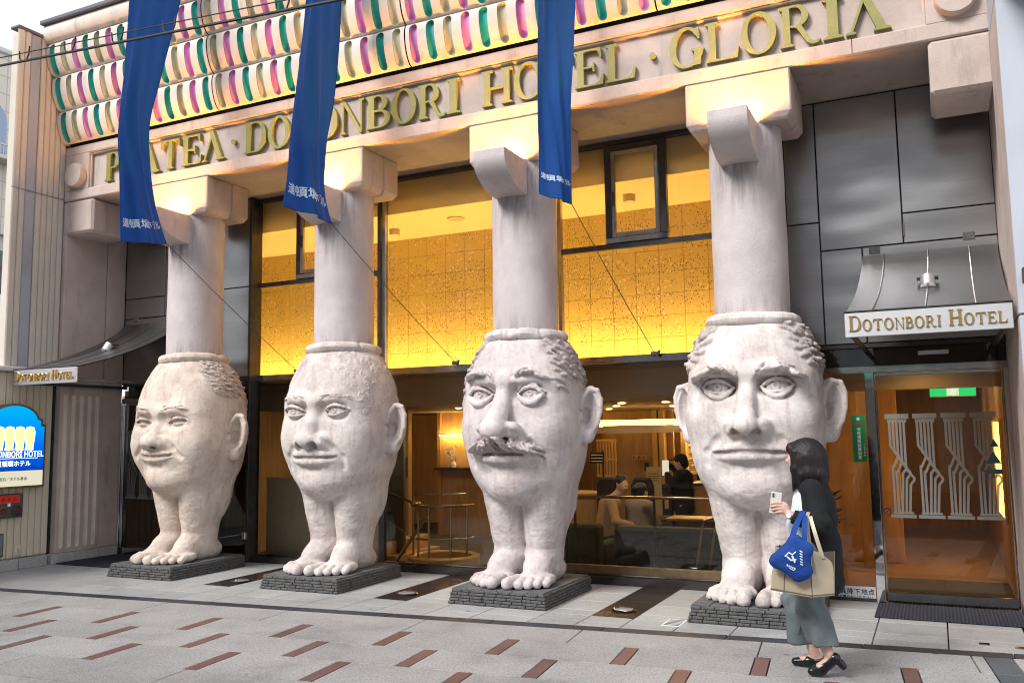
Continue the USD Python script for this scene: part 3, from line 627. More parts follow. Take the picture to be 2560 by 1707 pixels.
# ------------------------------------------------------------------ lettering
GLYPHS = {'道': 'ÖÑÖÔÛÙãÞã÷×÷×āîĀîÞôÚõĈăĈąĊĄČîČæćáďØėØĚÚĜÝĞâĝíĐïĖûĖ÷ĝøĠĀĢąĜćĖĐĖĕĜĖġĚĢġğĝĖīĕĪČĐċĐĈĤćĤÛöÙöØĀÖěÖīØĬÒĪÍĀÌõÎêÕçÕÝËÛË ÿäĘãęåĀæ ÿðĘïęòĀó ÿýĘüęþĀÿ', '頓': '×č×ėæėçĢðġñėýėþĞīĞĬĝīĔęĔĘďĨĎĨÝģÝĢÜĬÓĭÏĩËĥÊĖÙĖÝēÝēÚĐÖþÊüÊöÐöÔéÍæÍâÓæÙæèÙèØêØĈÙĊâĉâóæòæČ ċçĝæĞéČê ċôĝóĞöČ÷ ċāĝĀĞĄČą ðÝúáþáĀØĆÛĆÝāÝāĎĎĎĎĔĀĔþčðčðòóóôĊýĉýéðè', '堀': 'ÕÞÖáàåàāÖĂÖċàċáġéġëğìċôċõĞĩĞĩĄĘăĘóğòĠāĨāĨéĦèĪæĪËġËğÎþÎüáûáûÜ÷ÐõÌñÊëÎëÒðÛðßÚÖ×Ø ĠØġèĘèĘØ þĎĞčğēÿĔ þāćāĈòĎòĎăÿă ĆçćØĎØĎè þêþçāè ëêóëóāëā', 'ホ': 'ĐõđøĚûĦêĪãĪàģÜĠÜĕð/ÜăÜčýčýĝćĝĉěĈčħčĦĂĈĂĈÕćÒĂÏóÏïÒðÛýÚýĂ/ÙáÚääîëûîûõ÷óñäÜáÛ', 'テ': 'Û÷ÛĂĨĂĨ÷ĉ÷ĈìĄßúÓñÍéÑçÕòÛùãýðý÷/åĎåėçęĞĘĝč', 'ル': 'āÔāĘčęčàęçĤôħôĬìĦäĝÜČÑĆÐ/ØÕØ×âàèìêøêĘõęöĘõöóéðáéÖãÐàÏ', '避': 'ÚÌÕÔáÝáõ×ö×þêþëïíïðÿðĝĉĝĊĖĔĖĕĚĒĠĚġğĖīĕīďħčĤĂīāīùğøğðĪðĪèğçĞØĖØĖçČèĉØû×üÕĭ×ĪÍúÍäÕÜÌ ĖČĘăěăĞč ċ÷ċðĖñĖø ĉĂĐĂčĎĉč ùĀøùćùĈÿ üðûáĂáĂï ùĉāĈāĕùĔ ìÞòÚóâñâ/ØĘÚĜáĝêĐìċåć', '難': '×Î×ÓÜÔåÝäß×ß×èÛéÚòèòçôÚôÚĈßĉßĒ×ē×ĚßĜßġæġéĜñĜòġúġúĜāĜĂĕúēûĈāĉĉġēğĚĠĢďīďīćğĆğýĪýĪôğóğëĪêĪâğâğÙīØīÐďÐČÊĄÊĄßõßõÝĀÔûÍùÍí×ÜÊ ďĐėĐĔęđĘ ČÙĖØĖâčâ ČëĖëĖôčô ČþĖýĖĆčĆ þéĄçăúĀúþôòôòòĀò ñāñü÷ý÷ā òĒéēèđñĐ âüçüçāâā', '器': 'ØßÕææíèðØò×úôú÷ÿöāÞāÞĝýĝýąăĄąĝĤĝĤāěāĚÿĞúīúīóėñĠëĭæĨßĤßģÊĝÊęÍďÍĎÊąÊąéďêćñøñòëòéýéûÊôÊòÍßÊÞß ĎÖĚÖĚàĎà ĎĊĚĊĚĔĎĔ ąāĂúĎûĉā èÖóÖóàèà èĊóĊóĔèĔ', '具': '×Î×Óã×ìÝëß×ßØèæèæĝĝĝĝèīèīßĘßĘÝĪÔīÎħÊġÌĘÒċØĊßøßùÚö×ÞÊÛÊ ïăĔĂĕĆðć ïĐĔďĕĔðĕ ðíðèĕéĔí ðúðöĕ÷Ĕú', '降': 'Úĝóĝ÷ĚíăòüćăćĆăĉùĄóċāĖĈġĐĠĐęĤėĦĕģďęăĭýĭúħõħëėêĖâĪáĪØėØĖÌČÊČØöØ÷ãúé÷ìòââàâÊÚÊ ĤöĖùėóĤô ĉďďĉĖĐĊĐ ûôČóČúēúēüčý ĂéāáČáČê ãĀâêëéííìõ âăåăêđêĕâĔ', '下': 'ØĐØĚĪĚīęĪĐĄĐĄĆćăĜùĤóĦïġéĝéďôĄøĄÊûÊúĐ', '地': '×ÛÕââçâĀØā×ċâċâĠêĠëċöċôāëĀêëöí÷èùèùòòóðûùÿúęĂėăĄČćČġĕġĕČĚČġĒĨďĨòħæĤãĘâĕåĕÞČÞČûćûĂøă×ąÕġÕĤâĭßīÔĦÍýÎúÑøæÛØ ĕëĜëĞíĞĄĕĀ', '点': 'ĖÞĖáğãħØīÎħÌġÌĞÔ/âąûĆûġąġĆĘħėĦĎąčĆąĠąĠæâæ ëûëïėïėû/ĄÜąáċâĎáēÍďÌĉÍ/òáúáûÞýÕûÌóÌ/×Í×ÑÜÖââìáèÕßÊ', '宿': 'ÕïâýëĎðĎôĉğĊĞĐäĐãĈÛćÚĈÛęùęúĠýġĂġćęĨęĪāēāĐÿđúĦùĤÊĜÊęÐĀÐþÊöÊöúąúćüĆāñāìüìÊãÊãíÛè þÙěØĜàÿá þêěéĜñÿò', '泊': 'óÌóďĂđąğďĠĐĚĎĕĎđħĐħÌĝÌĜÎþÎýÊ ýÙĝØĝëýì ýõĝôĝĆýć/ÛęÜĝâĠòėòĒìĎäĕ/ÚÐèïìððìðèæÓâÌ/×ĀÚćÞćêĀíûéöæö', '／': 'ÕÎħġĭğĭĜÜÌØÌ', '宴': 'ØãØìñìóîòðæðèĎĚĎĜðĀðþíĪìĪãĘãđÚđØĚ×ĦÑĦÎĠÊĈÓăÓöÍÜÊÚÓëÔòÕó×ãÛéáéã ðøđ÷Ēúñû ñćñĂĒăđć öâõßĄÜċã/ÚĚûĚúġþģĂģćĚĨĚĨćĠćğĒãĒâćÚć', '会': '×þØĂîĎāġĉĝĈĘĒďīĂħúĘĀėûëûêþçþÜù ôćôĄĐąĂĒ/ÛéÛóħóĨòħéēèĠÛħÎĠÊęÑáÍÞÕâ×òè óÚüØďÚĐÝĉãĎéÿé', '非': 'ćĠĈġĐĠđēĪēĪĉđĉđĀĨþĨöđöđëīêīáđàĐÊćÊ/ØáØêóëòöÛöÜĀóĀóĉÛĉÚēòēóġûġýÌóÊòá', '常': 'ÚþÚĒæĔâĝæĠêĠïĜóēýĔýġćġĈēĐēĘĠĝĠġĜĜĔĨēĨýğýĞċäċãý/áìýíüðèòéćĚćĚðćðćíģìģÓğÎĎÎČ×ę×ęãĉãćáćÊþÊýãëãêÐáÎ óþòùĐùĐþ', '通': '×Ð×Ôãßãõ×öØĀìþìßóÜóĉăČûĐþĖóĘôğĤğħĜħĘęčĚċĨĉĨÞģØĭ×ĪÍûÍè×äÕÜÌ ûØþÕĞÕĞØĖØĕáĞáĞçĒèĒÚĉØĉçýè ĒþĞýĞĂēĂ ğóēôĒñĞð ćĕďĒēĕĈĖ ýñĉðĉôþô ýþĉýĉĂýĂ/ØĘÜĝáĝìēïċìĈèĈ', '報': '×Þ×æèççíØïØôàöáøÜÿ×Ā×ĈèĉçďÚďÚėçĘèĠðġòĘþėþďòďòĈĀĈĂĝħĝħąġāēāĐĉĞĊĞēĜĕČĕċÿĪýĦëĠßĭÓĭÐĨÌġÍĘÕĎÊĂÊāÝóÞòÍðÊéÊçÞ ēöĕìĚèĞõ ċØč×ēÝČë ù÷āõāÿüÿ ĀíòíòçĀæ çĀéöîöñÿ', '装': 'ÕÛ×ÞàßïæîèØè×éØðûðùĀċĀĊČõČóóëôêĀÜùØùÕþ×āêĊêďãČØĖÜĜáĜêĕëĠóġõĕĊĕċġēġĕĕĪĕĪČĕċĕĀħĀĨþħ÷ąöćðīïīéĤçĦâęÛġÕĪÔīÐĨÌĝÍĊØĈÑèÊåÑéÓêÙÚÕ ċæďáĒáĚçČè ôÞôÕĈÚĀæ', '置': 'ØÍÚÕãÖãûøûùýØĀØąßćÜċÜĜĦĝĤćĨąĨþăþĂüğúğÖĪÕĪÍ ĜĕđĖđđěđ íÖĔÕĕ×îØ íóĔòĕóîô îêîèĕéĔê ûđĆđćĕüĖ æđñđñĕçĖ', '設': 'ÛÌÛí÷íùÔąØćÜýîøñÛòÛú÷ûöýÛýÛą÷ąûĂāčāĝğĝĠĆĪąĪýĘþĖĔĊĕĉĈĀùħ÷ģéęÜğ×īÔĭÑĪÍħÊĠÌďÔČÑûÊùÊõÐäÐãÌ ćíđâĚïĈð ãÙîÙîåäå/×ĒæĒáğéġïėïĒûĒûĉ×ĉ', 'こ': 'âñäóïñíãôÜĢÞĢÔēÐïÒæÖâÜ/æčèėìĕĖĕĚĘĜĕĜċýĉ', 'の': 'ÚæÚùàćëđùėčėėēĠčĨýĨíĤàĚÖčÐāÐÿÚđÞĜìěþĎċćĊāëõØñÖâØ éÿäîççîâóçùøúċóĉ', '前': 'ÖčØĕèĖèěäĠëĤóĠøĕĊĖđĢėĤĞĢĚĖĬēĪċØċ/ďÌčÖĚ×ĚąĦćĦÒĠÌ/ĉąēăēÜĉÜ/ÜąāąāÎÿÌïÊíÔöÔ÷ÝèÞæÊÜÊ æøõ÷÷úèû õèöíæëèè', 'に': '÷ÜùïăíāâĄÞĦàĨÖĠÒÿÔ/ûēĤēĤĉûĉ/ÜëàĕâĜíĜïĘëĎèôñïñæèÎàÐ', '物': 'ÔýØĆÚĜÜĞæĜèĤñĢñĐúčýĎăĤċĢĊĔĬēĪèĦÒĠÌďÌČÔăÌÿÌùÒćáďòď÷ēüēĀđāĎ÷ÿàõâøîñìñÌæÊæèáèÚäÖæÖñÝñæõæĄáĄÞùØù čØĎÖě×ĠîğûĜúĕä đĄĕăĕćĒć ûôþóāõĆćăć ñĂôāõĄñą', 'を': 'ÚïíĆëĉÞĉÜēÞĕòĔõĠÿĞĀēėĕėċúĉùăāăĊüĢąĦÿĦûČðċÞāÞĀéùæ÷á÷ÝþØĠÚĠÐėÎùÎíÖëàïêüóþùñ÷äèàè', 'か': 'đčĘēĠďĬ÷ĪíĢíĕĊ/ØąÚĉîċñđñĞýĞûČčĉēÿďÚćÐóÐñÒñÜĀÚąßćþĄāúā÷þóëæÐÚÒæëëþÚý', 'な': 'ïØïà÷êĉíĉăēĄēìĦÞĤÔĖÛĔÙēÔċÎûÎõÐ ûÜþØĆØĉÛĉáþâ/ěăčĉččđđėđĦĉĪāĦýĠý/ÚâÚæêþëĄÜąÚďðďóĠýĠÿĞýĒĉēĉĉ÷ąóõäÞ', 'い': 'ččďđĚēĞčĨñĦàĞàėþ/ÞñÞĕêĕèĂíåñÞöÞûåýñāñćêāØùÒëÔâà', 'で': 'ďÿđąĢĉĪùĘó/ÚćÚēĤėĦĕĤčĎċăĀÿøāåČÜĞÚĜÐĕÎąÒ÷Þóõýċ', 'さ': 'àďĀďÿĞăĠċĞĎđĤēĤĉēĆĚõĠñĞëĜèăëāóčöćąàą/âÞäïêõóñïéïàóÚþØĚÚĚÐđÎïÐäØ', '大': 'ÖÐØÖàØêá÷ööÿØÿØĉúĉýĤćĢĆĉĪĉĪÿċþċøĖåĠÚĬÔĨÌĚÐčÜĂñóØïØèÐÞÊ', '阪': 'ÚĠõĠùĜĘĢĨĠĦĘĈĕąĒĆĉĨĉĦõĜáĢØĬÔĬÎĨÊĞÎĖÖăÊýÎ÷ÊñÎñÒ÷Û÷çñàåàäÎâÊÚÊ ďÿĒïėíěþ āÙĆØčßĆóăò ïĆõùøùøēõē äìíììöçýäü äčèČêĕåĕ', '府': 'ÖÎÜäÜĚüĚÿĤćĤČĚĬĚĬďĢĎĢĂĬāĬ÷ĢöĠÌċÊĉÐĉÔĔÔė×ėöćöēâēÞĉÜÿíÿñąóąöúùùÊïÌíéçèâÎÞÊ ĂďþāėāėĎ æøê÷ðĀôďçď', '警': 'ÖąÖċÚČÞĖØĘÖĞâĠâĤêĤëĠïĠóĤûĤûĠąĠĆěċĤđĤĕĢĖĜĪĜĬēĦēĠĊĠĄĪāĬûĪñĠðĞéĠÌĔÎâÌäéâðØñØùÜúÜĂ đûēùĜúĖÿ ēđęďęĒĔē āĂĆāčĈĂć üĘüĔąĔĄė íĕïēñĖîė', '察': 'ØæÖïàñáôÖýàĈØĉØĜøĜùĢÿĤăĤĈĜĪĜĪĉĤćĜúĜ÷ĬñĪèĢèĢâěáĪÖĦÎĞÐċÜĊâćáćÐăÌóÌïÖâÎÜÎØÖæÜéáàâßæ ĊđĊčĞčĠĐ ûûĆùćþĀă õďüčýĐöđ ÷âòÖüÖýâ âčæċèđãđ', '送': 'ÔÒÖØâââøÖùÖăíăîÿćĀĆćóćðčæĉÚĚÚĠâĢðďýĒ÷ĜùĢāĢċđēĔĚĤĢĢĤĜĞēĨđĨćĒćđĀĬýĪõėóĨàĤÙĮØĬÎĪÌùÌæÖÞÏÞÌØÌ ýÚĀÖĚÖĞÙĎê Ąõíóîàþéąò', '水': 'ÚÔÖÜâçíúìāØāØċúċýĤćĢćĈČāėĊĜđĦčĦĉĔøēôĤãĮÞĮÚĨÔĞØĈïąÎóÊïÐïÖû×úû÷úïäàÔ', '口': 'ÞĚĤĚĦėĦÐĢÌĜÌĘÔêÔæÌÞÌ èàęßęďéď'}
def glyph(ch):
    out = []
    for po in GLYPHS[ch].split('/'):
        rs = []
        for r in po.split(' '):
            v = [(ord(t)-0xC0-20)/90.0 for t in r]; rs.append([(v[i], v[i+1]) for i in range(0, len(v), 2)])
        out.append(Polygon(rs[0], rs[1:]).buffer(0))
    return unary_union(out)
def cjk(text, h, vertical=False, gap=1.04, wide=1.0):
    """(polygon per character) with the pen starting at the origin; vertical text runs down."""
    out = []
    for i, ch in enumerate(text):
        if ch == ' ': continue
        g = affinity.scale(glyph(ch), h*wide, h, origin=(0, 0))
        out.append(affinity.translate(g, 0 if vertical else i*h*gap*wide, -i*h*gap if vertical else 0))
    return out
def _el(cx, cy, rx, ry, n=40):
    return Polygon([(cx+rx*math.cos(a), cy+ry*math.sin(a)) for a in np.linspace(0, 2*math.pi, n, endpoint=False)])
def _serif(x0, x1, y, up_, e=0.07, t=0.035):
    s = 1 if up_ else -1
    return Polygon([(x0-e, y), (x1+e, y), (x1+e, y+s*t), (x1+0.01, y+s*t*2.0), (x0-0.01, y+s*t*2.0), (x0-e, y+s*t)])
def _stem(x0, x1, y0=0, y1=1, top=True, bot=True):
    g = [sbox(x0, y0, x1, y1)]
    if bot: g.append(_serif(x0, x1, y0, True))
    if top: g.append(_serif(x0, x1, y1, False))
    return unary_union(g)
def roman(ch):
    """A broad roman capital, cap height 1; returns (shape, width)."""
    T, t = 0.165, 0.045
    def bowl(x, y0, y1, w, th=T):
        cy, ry = (y0+y1)/2, (y1-y0)/2
        o = unary_union([sbox(x-0.01, y0, x+w*0.35, y1), _el(x+w*0.35, cy, w*0.65, ry).intersection(sbox(x+w*0.3, y0, x+w+1, y1))])
        i = unary_union([sbox(x-0.02, y0+t, x+w*0.32, y1-t), _el(x+w*0.32, cy, w*0.68-th*0.93, ry-t).intersection(sbox(x+w*0.28, y0, x+w+1, y1))])
        return o.difference(i)
    if ch == 'I': return _stem(0.09, 0.09+T), 0.34
    if ch == 'P': return unary_union([_stem(0.09, 0.09+T), bowl(0.09+T, 0.44, 1, 0.40)]), 0.68
    if ch == 'R':
        leg = Polygon([(0.36, 0.50), (0.50, 0.50), (0.70, 0.10), (0.80, 0.035), (0.90, 0.09), (0.92, 0.07), (0.86, -0.015), (0.74, -0.03), (0.62, 0.04)])
        return unary_union([_stem(0.09, 0.09+T), bowl(0.09+T, 0.46, 1, 0.42), leg]), 0.90
    if ch == 'B': return unary_union([_stem(0.09, 0.09+T), bowl(0.09+T, 0.50, 1, 0.38), bowl(0.09+T, 0, 0.54, 0.46)]), 0.78
    if ch == 'D': return unary_union([_stem(0.09, 0.09+T), bowl(0.09+T, 0, 1, 0.58)]), 0.88
    if ch == 'O': return _el(0.44, 0.5, 0.44, 0.53).difference(affinity.rotate(_el(0.44, 0.5, 0.265, 0.475), 6, origin='center')), 0.88
    if ch == 'G':
        g = _el(0.45, 0.5, 0.45, 0.53).difference(_el(0.46, 0.5, 0.285, 0.475)).difference(sbox(0.55, 0.45, 1.2, 0.80)).difference(sbox(0.80, 0.40, 1.2, 0.9))
        return unary_union([g, sbox(0.66, 0.02, 0.66+T, 0.42), _serif(0.66, 0.66+T, 0.45, False, 0.08), Polygon([(0.74, 0.98), (0.79, 0.98), (0.80, 0.70), (0.76, 0.70), (0.66, 0.88)])]), 0.90
    if ch == 'L': return unary_union([_stem(0.09, 0.09+T), sbox(0.2, 0, 0.70, t), Polygon([(0.52, 0.02), (0.74, 0), (0.78, 0.30), (0.745, 0.30), (0.66, 0.10)])]), 0.78
    if ch == 'E': return unary_union([_stem(0.09, 0.09+T), sbox(0.2, 0, 0.68, t), sbox(0.2, 1-t, 0.66, 1), sbox(0.2, 0.49, 0.50, 0.49+t),
        Polygon([(0.52, 0.02), (0.74, 0), (0.77, 0.28), (0.735, 0.28), (0.66, 0.10)]), Polygon([(0.54, 0.98), (0.70, 1), (0.72, 0.74), (0.685, 0.74), (0.62, 0.92)]), sbox(0.49, 0.39, 0.53, 0.63)]), 0.78
    if ch == 'T': return unary_union([_stem(0.34, 0.34+T, top=False), sbox(0.02, 1-t, 0.83, 1), Polygon([(0.16, 0.98), (0.0, 1), (-0.02, 0.72), (0.015, 0.72), (0.08, 0.92)]), Polygon([(0.69, 0.98), (0.85, 1), (0.87, 0.72), (0.835, 0.72), (0.77, 0.92)])]), 0.86
    if ch == 'H': return unary_union([_stem(0.09, 0.09+T), _stem(0.63, 0.63+T), sbox(0.2, 0.47, 0.7, 0.47+t)]), 0.90
    if ch == 'N': return unary_union([_stem(0.10, 0.10+t, top=False), _stem(0.72, 0.72+t, bot=False), Polygon([(0.0, 1), (0.20, 1), (0.765, 0.0), (0.74, -0.03), (0.68, -0.03), (0.12, 0.94), (0.0, 0.965)])]), 0.86
    if ch == 'A': return unary_union([Polygon([(0.14, 0.02), (0.19, 0.02), (0.47, 0.86), (0.44, 0.97)]), Polygon([(0.38, 1.02), (0.47, 1.02), (0.83, 0.02), (0.645, 0.02), (0.36, 0.90)]), _serif(0.14, 0.19, 0, True), _serif(0.65, 0.83, 0, True)]), 0.92
    return _el(0.08, 0.48, 0.08, 0.08), 0.16

# ------------------------------------------------------------------ ground: pavement of granite slabs
def granite(name, c, spk, rough=0.55, spec=0.4):
    nodes = {'g': ('geometry', {}), 'oi': ('object_info', {}), 'hs': ('mix', {'color1': tuple(x*0.90 for x in c), 'color2': tuple(min(1, x*1.08) for x in c)}),
             'n': ('noise_texture', {'scale': 1.1, 'detail': 9.0, 'roughness': 0.72}), 'nr': ('rgb_ramp', {'ramp': [(0.30, (0.58, 0.58, 0.60)), (0.47, (0.92, 0.92, 0.92)), (0.66, (1.10, 1.10, 1.09))]}), 'mu': ('mix', {'mix_type': 'multiply', 'fac': 1.0}),
             'v': ('noise_texture', {'scale': 62.0, 'detail': 4.0, 'roughness': 0.8}), 'vr': ('rgb_ramp', {'ramp': [(0.38, (0.95, 0.95, 0.95)), (0.50, (0, 0, 0))]}), 'm2': ('mix', {'color2': spk}), 'gv': ('voronoi_texture', {'scale': 1.9, 'feature': 'f1'}), 'gr': ('rgb_ramp', {'ramp': [(0.0, (0.85, 0.85, 0.85)), (0.040, (0.8, 0.8, 0.8)), (0.055, (0, 0, 0))]}), 'm3': ('mix', {'color2': tuple(x*0.25 for x in c)}),
             'b': ('noise_texture', {'scale': 60.0, 'detail': 5.0}), 'bu': ('bump', {'strength': 0.18, 'distance': 0.006}), 'p': ('principled_bsdf', {'roughness': rough, 'specular_ior_level': spec})}
    return mat(name, nodes, [('oi.random', 'hs.fac'), ('hs.color', 'mu.color1'), ('g.position', 'n.vector'), ('n.fac', 'nr.fac'), ('nr.color', 'mu.color2'), ('g.position', 'v.vector'), ('v.fac', 'vr.fac'), ('vr.color', 'm2.fac'),
        ('mu.color', 'm2.color1'), ('g.position', 'gv.vector'), ('gv.distance', 'gr.fac'), ('gr.color', 'm3.fac'), ('m2.color', 'm3.color1'), ('m3.color', 'p.base_color'), ('g.position', 'b.vector'), ('b.fac', 'bu.height'), ('bu.normal', 'p.normal')])
M['slab'] = granite('grey_granite', (0.405, 0.40, 0.395), (0.14, 0.14, 0.145), 0.6)
M['slab2'] = granite('pale_granite', (0.40, 0.41, 0.41), (0.22, 0.222, 0.225), 0.5)
M['red'] = granite('red_granite', (0.185, 0.098, 0.088), (0.09, 0.045, 0.042), 0.5)
M['dark'] = granite('dark_granite', (0.042, 0.033, 0.031), (0.02, 0.016, 0.016), 0.14, 0.5)
M['band'] = granite('blue_black_granite', (0.040, 0.043, 0.055), (0.02, 0.02, 0.028), 0.5)
M['bluegrey'] = granite('blue_grey_granite', (0.10, 0.115, 0.13), (0.05, 0.055, 0.065), 0.55)
M['joint'] = simple('joint_mortar', (0.085, 0.085, 0.09), 0.9)
put('ground', (np.array([[-90, -90, -0.045], [90, -90, -0.045], [90, 90, -0.045], [-90, 90, -0.045]], float), np.array([[0,1,2],[0,2,3]])), M['joint'], kind='structure')
street = thing('street_paving', kind='structure'); fore = thing('forecourt_paving', kind='structure')
def ystrip(x): return -1.7121+0.0856*x           # the dark line between the forecourt and the street
def slab(pts, m, parent, name, top=0.0, th=0.035, b=0.003):
    pts = np.array(pts, float); c = pts.mean(0); inner = c+(pts-c)*(1-b/np.maximum(np.linalg.norm(pts-c, axis=1, keepdims=True), b*2))
    n = len(pts); V = [np.c_[pts, np.full(n, top-th)], np.c_[pts, np.full(n, top-b)], np.c_[inner, np.full(n, top)]]
    F = []
    for k in range(2):
        for i in range(n):
            j = (i+1) % n; F += [(k*n+i, k*n+j, k*n+n+j), (k*n+i, k*n+n+j, k*n+n+i)]
    F += [(2*n, 2*n+i, 2*n+i+1) for i in range(1, n-1)]
    return put(name, (np.vstack(V), np.array(F)), m, parent)
rs = random.Random(3)
# street rows: edges sheared along the strip; rows 0.50 m deep, slabs 0.945 m long, a red bar at each slab's end
SX, ROWD = 0.945, 0.495
def row_xy(x, q): return (x+0.10*q, ystrip(x)-q)
g = 0.0045
edges = [0.153, 0.62, 1.12, 1.62, 2.14, 2.64, 3.14, 3.64]
phase = {1: 3.37, 2: 2.89, 3: 2.44, 4: 2.0, 5: 1.2, 6: 2.4}
def quad(x0, x1, q0, q1, m, name): slab([row_xy(x0+g, q1-g), row_xy(x1-g, q1-g), row_xy(x1-g, q0+g), row_xy(x0+g, q0+g)], m, street, name)
BX0, BX1 = 8.66, 8.84      # a blue-grey strip runs across the rows here
def run(x0, x1, q0, q1):
    if x1 <= BX0 or x0 >= BX1: quad(x0, x1, q0, q1, M['slab'], 'slab'); return
    if x0 < BX0-0.05: quad(x0, BX0, q0, q1, M['slab'], 'slab')
    if x1 > BX1+0.05: quad(BX1, x1, q0, q1, M['slab'], 'slab')
for r in range(len(edges)-1):
    q0, q1 = edges[r], edges[r+1]
    if r == 0:
        xs = [-4.2+1.42*i for i in range(12)]
        for i in range(11): run(xs[i], xs[i+1], q0, q1)
    else:
        redrow = r <= 3; w_ = SX if redrow else SX*1.5
        x = phase[r]-w_*9
        while x < 12.5:
            run(x+(0.104 if redrow else 0), x+w_, q0, q1)
            if redrow and not (BX0-0.1 < x < BX1): quad(x, x+0.104, q0, q1, M['red'], 'red_bar')
            x += w_
    quad(BX0, BX1, q0, q1, M['bluegrey'], 'blue_grey_strip')
# the dark line in lengths
xs = np.arange(-4.0, 11.5, 0.99)
for i in range(len(xs)-1):
    slab([(xs[i]+g, ystrip(xs[i])-0.15), (xs[i+1]-g, ystrip(xs[i+1])-0.15), (xs[i+1]-g, ystrip(xs[i+1])+0.0), (xs[i]+g, ystrip(xs[i])+0.0)], M['band'], street, 'dark_border_stone')
# forecourt: dark stripes between the columns, pale slabs elsewhere
stripes = [(1.03, 1.41), (3.30, 3.69), (5.62, 6.01)]
fy = [0.745, 0.30, -0.16, -0.60, -0.81]
cuts = [-2.13, -1.35, -0.5, 0.30, 1.03, 1.41, 1.86, 2.33, 2.86, 3.30, 3.69, 4.2, 4.66, 5.2, 5.62, 6.01, 6.45, 6.9, 7.42, 7.94, 8.46, 9.0]
for i in range(len(cuts)-1):
    dk = any(abs(cuts[i]-a) < 0.02 for a, b in stripes)
    x0, x1 = cuts[i]+g, cuts[i+1]-g
    if dk:
        slab([(x0, -0.80), (x1, -0.80), (x1, -0.05), (x0, -0.05)], M['dark'], fore, 'dark_slab'); slab([(x0, -0.044), (x1, -0.044), (x1, 0.745), (x0, 0.745)], M['dark'], fore, 'dark_slab')
    else:
        for a, b_ in zip(fy[:-1], fy[1:]):
            slab([(x0, b_+g), (x1, b_+g), (x1, a-g), (x0, a-g)], M['slab2'], fore, 'pale_slab')
    mid = (-0.81+ystrip((x0+x1)/2))/2-0.02
    if ystrip(x0)+0.05 < -1.1:
        slab([(x0, mid+g), (x1, mid+g), (x1, -0.81-g), (x0, -0.81-g)], M['slab2'], fore, 'pale_slab')
    else: mid = -0.81
    slab([(x0, ystrip(x0)+g), (x1, ystrip(x1)+g), (x1, mid-g), (x0, mid-g)], M['slab2'], fore, 'pale_slab')
# ------------------------------------------------------------------ left neighbour: clad building
M['clad'] = rough_mat('cream_cladding', (0.54, 0.475, 0.375), (0.63, 0.56, 0.45), 1.6, 0.5, 0.08, 30.0)
M['clad2'] = rough_mat('beige_cladding', (0.49, 0.445, 0.385), (0.57, 0.52, 0.455), 1.6, 0.5, 0.08, 30.0)
M['cladblue'] = rough_mat('blue_grey_cladding', (0.30, 0.32, 0.37), (0.36, 0.38, 0.43), 1.4, 0.45, 0.05, 30.0)
M['ledge'] = simple('ledge_metal', (0.55, 0.53, 0.50), 0.5)
lb = thing('clad_building', 'cream corrugated metal-clad neighbour building at the left of the hotel', 'building', (-2.2, -1.0, 0))
put('wall', join(bx((-2.30, -1.06, 2.5), (-2.19, 2.0, 7.0)), bx((-9, -9.0, 0), (-2.19, -0.36, 2.5))), M['clad2'], lb)
y = -1.075
for w_, m in ((0.10, 'clad2'), (0.085, 'clad2'), (0.155, 'cladblue'), (0.085, 'clad2'), (0.085, 'clad2'), (0.085, 'clad2'), (0.085, 'clad2'), (0.085, 'clad2')):
    for z0, z1 in ((2.56, 4.90), (4.904, 7.06)): put('cladding_strip', cb((-2.19, y+0.003, z0), (-2.155 if m != 'cladblue' else -2.165, y+w_-0.003, z1), 0.012), M[m], lb)
    y += w_
put('roof_flashing', cb((-2.32, -1.09, 7.06), (-2.14, -0.28, 7.10), 0.01), M['flash'], lb)
y = -0.365
while y > -3.2:
    put('cladding_strip', cb((-2.19, y-0.092, 0.14), (-2.145, y-0.004, 2.50), 0.016), M['clad'], lb); y -= 0.094
put('ledge', cb((-2.6, -3.2, 2.50), (-2.05, -0.72, 2.56), 0.01), M['ledge'], lb)
y = -0.40
for L in (0.40, 0.44, 0.42, 0.42, 0.42): put('base_stone', cb((-2.19, y-L+0.004, 0.0), (-2.09, y-0.004, 0.135), 0.006), M['slab2'], lb); y -= L
# illuminated sign with four little leg-and-head figures
M['bronze'] = rough_mat('bronze_sign_frame', (0.16, 0.115, 0.06), (0.23, 0.17, 0.09), 14.0, 0.4, metal=0.6)
blue_g = mat('lit_blue_panel', {'g': ('geometry', {}), 'x': ('separate_xyz', {}), 'mr': ('map_range', {'from_min': 1.25, 'from_max': 2.0, 'clamp': True}), 'r': ('rgb_ramp', {'ramp': [(0, (0.0, 0.05, 0.42)), (0.4, (0.0, 0.13, 0.75)), (1, (0.0, 0.36, 0.95))]}), 'e': ('emission', {'strength': 0.45})},
             [('g.position', 'x.vector'), ('x.z', 'mr.value'), ('mr.result', 'r.fac'), ('r.color', 'e.color')], surface='e.emission')
M['ink2'] = simple('blue_ink', (0.10, 0.14, 0.28), 0.5)
sg = thing('lightbox_sign', 'arched blue illuminated hotel sign with four pale figures on the cream wall', 'sign', (-2.13, -0.9, 1.0))
yc_, hw_ = -0.965, 0.405
def arch(e):
    P = [(yc_-hw_-e, 1.05-e), (yc_+hw_+e, 1.05-e), (yc_+hw_+e, 1.80+e), (yc_+hw_-0.05+e, 1.80+e), (yc_+hw_-0.05+e, 1.87+e)]
    P += [(yc_+(hw_-0.10+e)*math.cos(a), 1.87+(0.19+e)*math.sin(a)) for a in np.linspace(0.12, math.pi-0.12, 22)]
    P += [(yc_-hw_+0.05-e, 1.87+e), (yc_-hw_+0.05-e, 1.80+e), (yc_-hw_-e, 1.80+e)]
    return Polygon(P)
